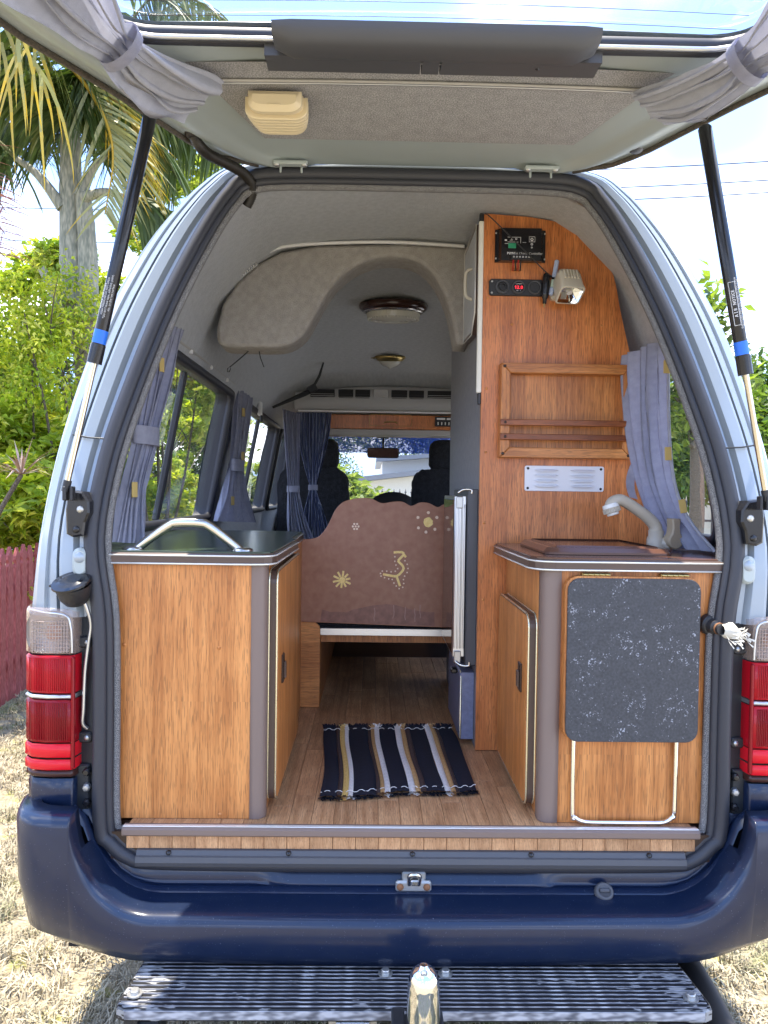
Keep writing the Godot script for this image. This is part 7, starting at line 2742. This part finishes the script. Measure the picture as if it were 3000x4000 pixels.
func build_palm() -> void:
	var p := thing("palm_tree", "grey-trunked palm with hanging fronds beside the van", "palm", Vector3(-2.4, 0, -4.72))
	var st := S()
	var path := smooth_path([Vector3(-2.36, 0.0, -4.72), Vector3(-2.38, 1.2, -4.72), Vector3(-2.44, 2.2, -4.72), Vector3(-2.50, 2.8, -4.72), Vector3(-2.53, 3.2, -4.72)], 22)
	var rr := []
	for k in path.size():
		rr.append(0.088 + 0.02 * k / path.size() + (0.005 if k % 3 == 0 else 0.0))
	tube(st, path, rr, 16)
	part(p, "trunk", st, M.palm_trunk)
	for e in [[Vector3(-2.53, 2.9, -4.70), Vector3(-2.58, 3.45, -4.70), Vector3(-2.60, 4.35, -4.72), 0.118], [Vector3(-2.42, 2.75, -4.62), Vector3(-2.42, 3.3, -4.62), Vector3(-2.47, 3.8, -4.64), 0.092], [Vector3(-2.62, 2.75, -4.62), Vector3(-2.70, 3.0, -4.60), Vector3(-2.78, 3.15, -4.60), 0.05]]:
		var cs := S()
		var cp := smooth_path([e[0], e[1], e[2]], 10)
		var cr := []
		for k in cp.size():
			cr.append(e[3] * (1.0 - 0.4 * k / cp.size()) * (1.06 if k % 7 == 0 else 1.0))
		tube(cs, cp, cr, 16)
		part(p, "crownshaft", cs, M.palm_shaft)
	for e in [[Vector3(-2.64, 3.66, -4.66), Vector3(-2.98, 4.02, -4.6)], [Vector3(-2.50, 3.75, -4.66), Vector3(-2.28, 4.06, -4.6)], [Vector3(-2.45, 3.72, -4.6), Vector3(-2.05, 3.68, -4.5)]]:
		var bs := S()
		tube(bs, smooth_path([e[0], (e[0] as Vector3).lerp(e[1], 0.5) + Vector3(0, 0.05, 0), e[1]], 5), [0.05, 0.047, 0.044, 0.04, 0.037, 0.034, 0.03, 0.028, 0.026, 0.024, 0.022], 8)
		part(p, "leaf_stalk", bs, M.palm_shaft)
	var dark := [Color(0.075, 0.115, 0.03), Color(0.11, 0.15, 0.04), Color(0.24, 0.24, 0.10)]
	var olive := [Color(0.15, 0.19, 0.05), Color(0.24, 0.24, 0.07), Color(0.30, 0.28, 0.12)]
	var yellow := [Color(0.36, 0.36, 0.17), Color(0.72, 0.44, 0.015), Color(0.62, 0.40, 0.04)]
	var gold := [Color(0.52, 0.38, 0.05), Color(0.72, 0.42, 0.015), Color(0.52, 0.36, 0.10)]
	var red := [Color(0.30, 0.12, 0.10), Color(0.42, 0.09, 0.04), Color(0.28, 0.16, 0.12)]
	var crown := Vector3(-2.60, 4.35, -4.72)
	var list := []
	for k in 16:
		var a := TAU * k / 16.0 + 0.3
		var el := rng.randf_range(0.35, 1.3)
		var d := Vector3(cos(a), el, sin(a)).normalized()
		var l := rng.randf_range(1.5, 2.1)
		var out := Vector3(cos(a), 0, sin(a))
		list.append([[crown, crown + d * l * 0.4, crown + d * l * 0.7 + out * 0.15 + Vector3(0, -0.05, 0), crown + d * l * 0.75 + out * 0.55 + Vector3(0, -0.45, 0)], 0.62, 64, dark if k % 3 else olive, 0.95, 0.020, 0.0])
	# hanging masses left and right of the trunk
	for e in [[Vector3(-2.98, 4.02, -4.6), Vector3(-3.25, 4.22, -4.5), Vector3(-3.55, 4.15, -4.4), Vector3(-3.8, 3.8, -4.3)], [Vector3(-2.85, 4.1, -4.8), Vector3(-3.1, 4.4, -4.9), Vector3(-3.4, 4.4, -5.0), Vector3(-3.7, 4.0, -5.1)], [Vector3(-2.6, 4.3, -4.5), Vector3(-2.75, 4.65, -4.3), Vector3(-2.95, 4.6, -4.1), Vector3(-3.1, 4.3, -4.0)], [Vector3(-2.5, 4.3, -4.5), Vector3(-2.42, 4.55, -4.35), Vector3(-2.34, 4.5, -4.25), Vector3(-2.3, 4.2, -4.2)], [Vector3(-2.28, 4.06, -4.6), Vector3(-2.1, 4.25, -4.6), Vector3(-1.9, 4.2, -4.6), Vector3(-1.7, 3.9, -4.6)], [Vector3(-2.05, 3.68, -4.5), Vector3(-1.9, 3.68, -4.5), Vector3(-1.75, 3.6, -4.5), Vector3(-1.65, 3.35, -4.5)], [Vector3(-2.55, 4.3, -4.9), Vector3(-2.2, 4.7, -5.1), Vector3(-1.8, 4.7, -5.2), Vector3(-1.5, 4.3, -5.3)]]:
		list.append([e, 0.60, 56, dark, 1.05, 0.020, 0.0])
	# the yellowing frond that arches down behind the strut
	list.append([[Vector3(-2.56, 4.72, -4.25), Vector3(-2.28, 4.40, -4.2), Vector3(-2.12, 4.11, -4.2), Vector3(-2.08, 3.83, -4.2), Vector3(-2.14, 3.45, -4.2)], 0.55, 54, yellow, 0.55, 0.021, 1.0])
	list.append([[Vector3(-2.35, 4.55, -4.35), Vector3(-2.05, 4.30, -4.3), Vector3(-1.90, 4.0, -4.3), Vector3(-1.84, 3.7, -4.3)], 0.46, 36, gold, 0.85, 0.017, 1.0])
	for e in list:
		part(p, "frond", frond_on(e[0], e[1], e[2], rng.randi(), e[3], e[4], e[5], e[6]), M.frond)
	# long yellow blades of a second palm close to the left edge
	var q := thing("yellow_palm", "palm with long yellow drooping leaflets at the left edge", "palm", Vector3(-3.6, 0, -4.0))
	var qt := S()
	tube(qt, [Vector3(-4.15, 0.0, -3.6), Vector3(-4.1, 2.5, -3.6), Vector3(-4.0, 4.4, -3.6)], [0.09, 0.08, 0.06], 10)
	part(q, "trunk", qt, M.palm_trunk)
	for k in 13:
		var b := S()
		b.set_smooth_group(-1)
		var a := Vector3(-2.60 + 0.055 * k * (0.5 if k > 6 else 1.0), 4.42 - 0.02 * k + rng.randf_range(-0.12, 0.12), -3.35 + rng.randf_range(-0.2, 0.2))
		var d := Vector3(rng.randf_range(-0.25, 0.35), -0.35, rng.randf_range(-0.1, 0.2)).normalized()
		var l := rng.randf_range(0.55, 0.95)
		for j in 8:
			var e := a + d * l / 8.0
			var w := Vector3(0.015, 0, 0.004) * (1.0 - pow(j / 8.0, 2.0))
			var w1 := Vector3(0.015, 0, 0.004) * (1.0 - pow((j + 1) / 8.0, 2.0))
			b.set_color(Color(0.34, 0.33, 0.13).lerp(Color(0.74, 0.47, 0.012), clampf(j / 8.0 + rng.randf_range(-0.3, 0.4), 0.0, 1.0)))
			quad(b, a - w, a + w, e + w1, e - w1)
			a = e
			d = (d + Vector3(rng.randf_range(-0.08, 0.08), -0.25, 0)).normalized()
		part(q, "leaflet", b, M.frond)
	var rc := S()
	rc.set_color(yellow[2])
	tube(rc, smooth_path([Vector3(-4.0, 4.35, -3.6), Vector3(-3.4, 4.75, -3.45), Vector3(-2.8, 4.6, -3.35), Vector3(-2.2, 4.25, -3.35)], 6), 0.012, 6)
	part(q, "rachis", rc, M.frond)
	for k in 3:
		part(q, "red_frond", frond_on([Vector3(-4.0, 3.8, -3.5), Vector3(-3.3, 3.75 - 0.12 * k, -3.4), Vector3(-2.75, 3.50 - 0.18 * k, -3.35), Vector3(-2.46, 3.15 - 0.15 * k, -3.3)], 0.40, 34, 70 + k, red, 0.5, 0.008), M.frond)

func build_neighbourhood() -> void:
	var deep := [Color(0.11, 0.16, 0.03), Color(0.17, 0.24, 0.04), Color(0.24, 0.31, 0.05), Color(0.08, 0.12, 0.025)]
	var mid := [Color(0.12, 0.20, 0.04), Color(0.19, 0.26, 0.06), Color(0.08, 0.14, 0.03)]
	var pale := [Color(0.26, 0.32, 0.11), Color(0.36, 0.40, 0.17), Color(0.18, 0.25, 0.07)]
	var big := leaf_mesh(0.12, 0.035, M.leaf, 8, 0.14, 3)
	var sd := 80
	var spec := [
		["street_tree", "leafy tree rising behind the right gas strut", "tree", Vector3(4.2, 0, -8.7), [[Vector3(4.35, 3.75, -8.6), Vector3(0.28, 0.50, 0.3)], [Vector3(4.55, 3.15, -8.6), Vector3(0.20, 0.30, 0.3)], [Vector3(4.92, 2.85, -8.5), Vector3(0.16, 0.20, 0.2)], [Vector3(4.0, 2.7, -8.8), Vector3(0.4, 0.5, 0.4)]], 120, deep],
		["garden_tree", "round green tree seen through the right rear window", "tree", Vector3(7.0, 0, -12.0), [[Vector3(6.4, 2.7, -12.0), Vector3(1.7, 1.5, 1.5)], [Vector3(7.8, 2.4, -12.8), Vector3(1.6, 1.4, 1.5)], [Vector3(5.2, 1.8, -13.5), Vector3(1.3, 1.2, 1.2)]], 3200, mid],
		["front_bush", "pale green bush seen through the windscreen beside the left seat", "bush", Vector3(-1.2, 0, -11.5), [[Vector3(-0.75, 1.25, -11.5), Vector3(0.60, 0.65, 0.6)], [Vector3(-1.7, 1.3, -11.8), Vector3(0.8, 0.9, 0.7)], [Vector3(-0.35, 1.0, -11.7), Vector3(0.4, 0.5, 0.4)]], 2200, pale],
		["far_tree", "dark tree beyond the white house ahead", "tree", Vector3(3.5, 0, -30.0), [[Vector3(2.5, 5.0, -30.0), Vector3(3.2, 2.4, 2.0)], [Vector3(6.5, 5.2, -31.0), Vector3(2.8, 2.4, 2.0)], [Vector3(-2.0, 4.6, -30.0), Vector3(3.0, 2.4, 2.0)]], 3600, deep],
		["left_street_tree", "tall dark tree ahead of the van on the left", "tree", Vector3(-5.0, 0, -16.0), [[Vector3(-4.6, 2.8, -16.0), Vector3(2.0, 2.2, 1.6)], [Vector3(-6.8, 2.6, -15.0), Vector3(1.8, 2.2, 1.6)]], 2600, deep]]
	for s in spec:
		sd += 1
		var o := thing(s[0], s[1], s[2], s[3])
		branches(o, s[4], s[3], 0.05, M.bark, sd, s[2] == "tree")
		leaves(o, "crown", big, s[4] if s[0] == "street_tree" else clumps(s[4], 14, (s[4][0][1] as Vector3).x * 0.34, sd), s[5], sd, s[6], Vector2(0.8, 1.6))
	# white house across the street
	var h := thing("white_house", "low white house with a sloping pale roof ahead of the windscreen", "house", Vector3(4.0, 0, -25.0))
	var w := S()
	prism(w, [Vector2(0.2, 0.0), Vector2(9.0, 0.0), Vector2(9.0, 3.1), Vector2(0.2, 2.3)], at3(0, 0, -20.5), 6.0)
	part(h, "wall", w, M.house_wall)
	for e in [[-0.62, 1.66, 9.4, 2.9, -19.0, 0.13], [0.02, 2.26, 9.6, 3.15, -20.0, 0.12]]:
		var rf := S()
		prism(rf, [Vector2(e[0], e[1]), Vector2(e[2], e[3]), Vector2(e[2], e[3] + e[5]), Vector2(e[0], e[1] + e[5])], at3(0, 0, e[4]), 7.0 if e[1] > 2.0 else 1.4)
		part(h, "roof", rf, M.house_roof)
	var lo := S()
	prism(lo, [Vector2(-0.5, 0.0), Vector2(9.2, 0.0), Vector2(9.2, 2.85), Vector2(-0.5, 1.665)], at3(0, 0, -19.3), 1.0)
	part(h, "lean_to_wall", lo, M.house_cream)
	var wd := S()
	bb(wd, Vector3(3.0, 1.0, -19.299), Vector3(4.2, 1.6, -19.25))
	part(h, "window", wd, M.black_gloss)
	# spiked street fence
	var fe := thing("spiked_fence", "black spiked metal fence ahead of the windscreen", "fence", Vector3(1.0, 0, -15.5))
	var bar := S()
	bx(bar, Vector3(0, 0.68, 0), Vector3(0.022, 1.36, 0.022))
	lathe(bar, [Vector2(0.026, 1.36), Vector2(0.0, 1.46)], 4, Transform3D())
	bar.generate_normals()
	var bm := bar.commit()
	bm.surface_set_material(0, M.black_plastic)
	for k in 56:
		var o := MeshInstance3D.new()
		o.name = "fence_bar"
		o.mesh = bm
		fe.add_child(o, true)
		o.position = Vector3(-2.2 + k * 0.13, 0.03, -15.5) - fe.position
	for y in [0.25, 1.10]:
		var r := S()
		bb(r, Vector3(-2.3, y, -15.515), Vector3(5.2, y + 0.035, -15.485))
		part(fe, "rail", r, M.black_plastic)
	# house, fence and wires on the right
	var rh := thing("brown_roofed_house", "dark-roofed house far beyond the right rear corner", "house", Vector3(8.6, 0, -14.0))
	var rw := S()
	bb(rw, Vector3(7.15, 0.0, -18.0), Vector3(12.6, 2.1, -12.0))
	part(rh, "wall", rw, M.house_cream)
	var rr := S()
	prism(rr, [Vector2(6.75, 2.0), Vector2(13.1, 2.0), Vector2(11.6, 3.0), Vector2(8.4, 3.0)], at3(0, 0, -11.6), 6.8)
	part(rh, "roof", rr, M.house_dark_roof)
	for k in 3:
		var wn := S()
		bb(wn, Vector3(7.5 + k * 1.5, 0.9, -11.999), Vector3(8.4 + k * 1.5, 1.8, -11.95))
		part(rh, "window", wn, M.black_gloss)
	var rf2 := thing("garden_railing", "dark railing fence across the pale drive on the right", "fence", Vector3(6.0, 0, -9.5))
	for k in 50:
		var o := MeshInstance3D.new()
		o.name = "fence_bar"
		o.mesh = bm
		rf2.add_child(o, true)
		o.position = Vector3(2.6 + k * 0.13, -0.05, -9.6) - rf2.position
	for y in [0.2, 1.02]:
		var r := S()
		bb(r, Vector3(2.5, y, -9.615), Vector3(9.2, y + 0.035, -9.585))
		part(rf2, "rail", r, M.black_plastic)
	for k in 6:
		var wl: String = ["uppermost of the three wires crossing the sky on the right", "middle wire of the three crossing the sky on the right", "lowest of the three wires crossing the sky on the right", "upper wire in the sky gap left of the palm trunk", "middle wire in the sky gap left of the palm trunk", "lower wire in the sky gap left of the palm trunk"][k]
		var wr := S()
		var pts := []
		if k < 3:
			var y: float = [6.62, 6.32, 6.12][k]
			pts = [Vector3(3.0, y, -10.8), Vector3(6.3, y + 0.22, -10.8), Vector3(12.0, y + 0.75, -10.8)]
		else:
			var y: float = [7.0, 6.35, 5.95][k - 3]
			pts = [Vector3(-12.0, y + 0.1, -14.0), Vector3(-7.5, y, -14.0), Vector3(-2.0, y, -14.0)]
		tube(wr, smooth_path(pts, 5), 0.009 if k < 3 else 0.008, 5)
		solo("power_line", wl, "power line", wr, M.black_plastic, "power lines")
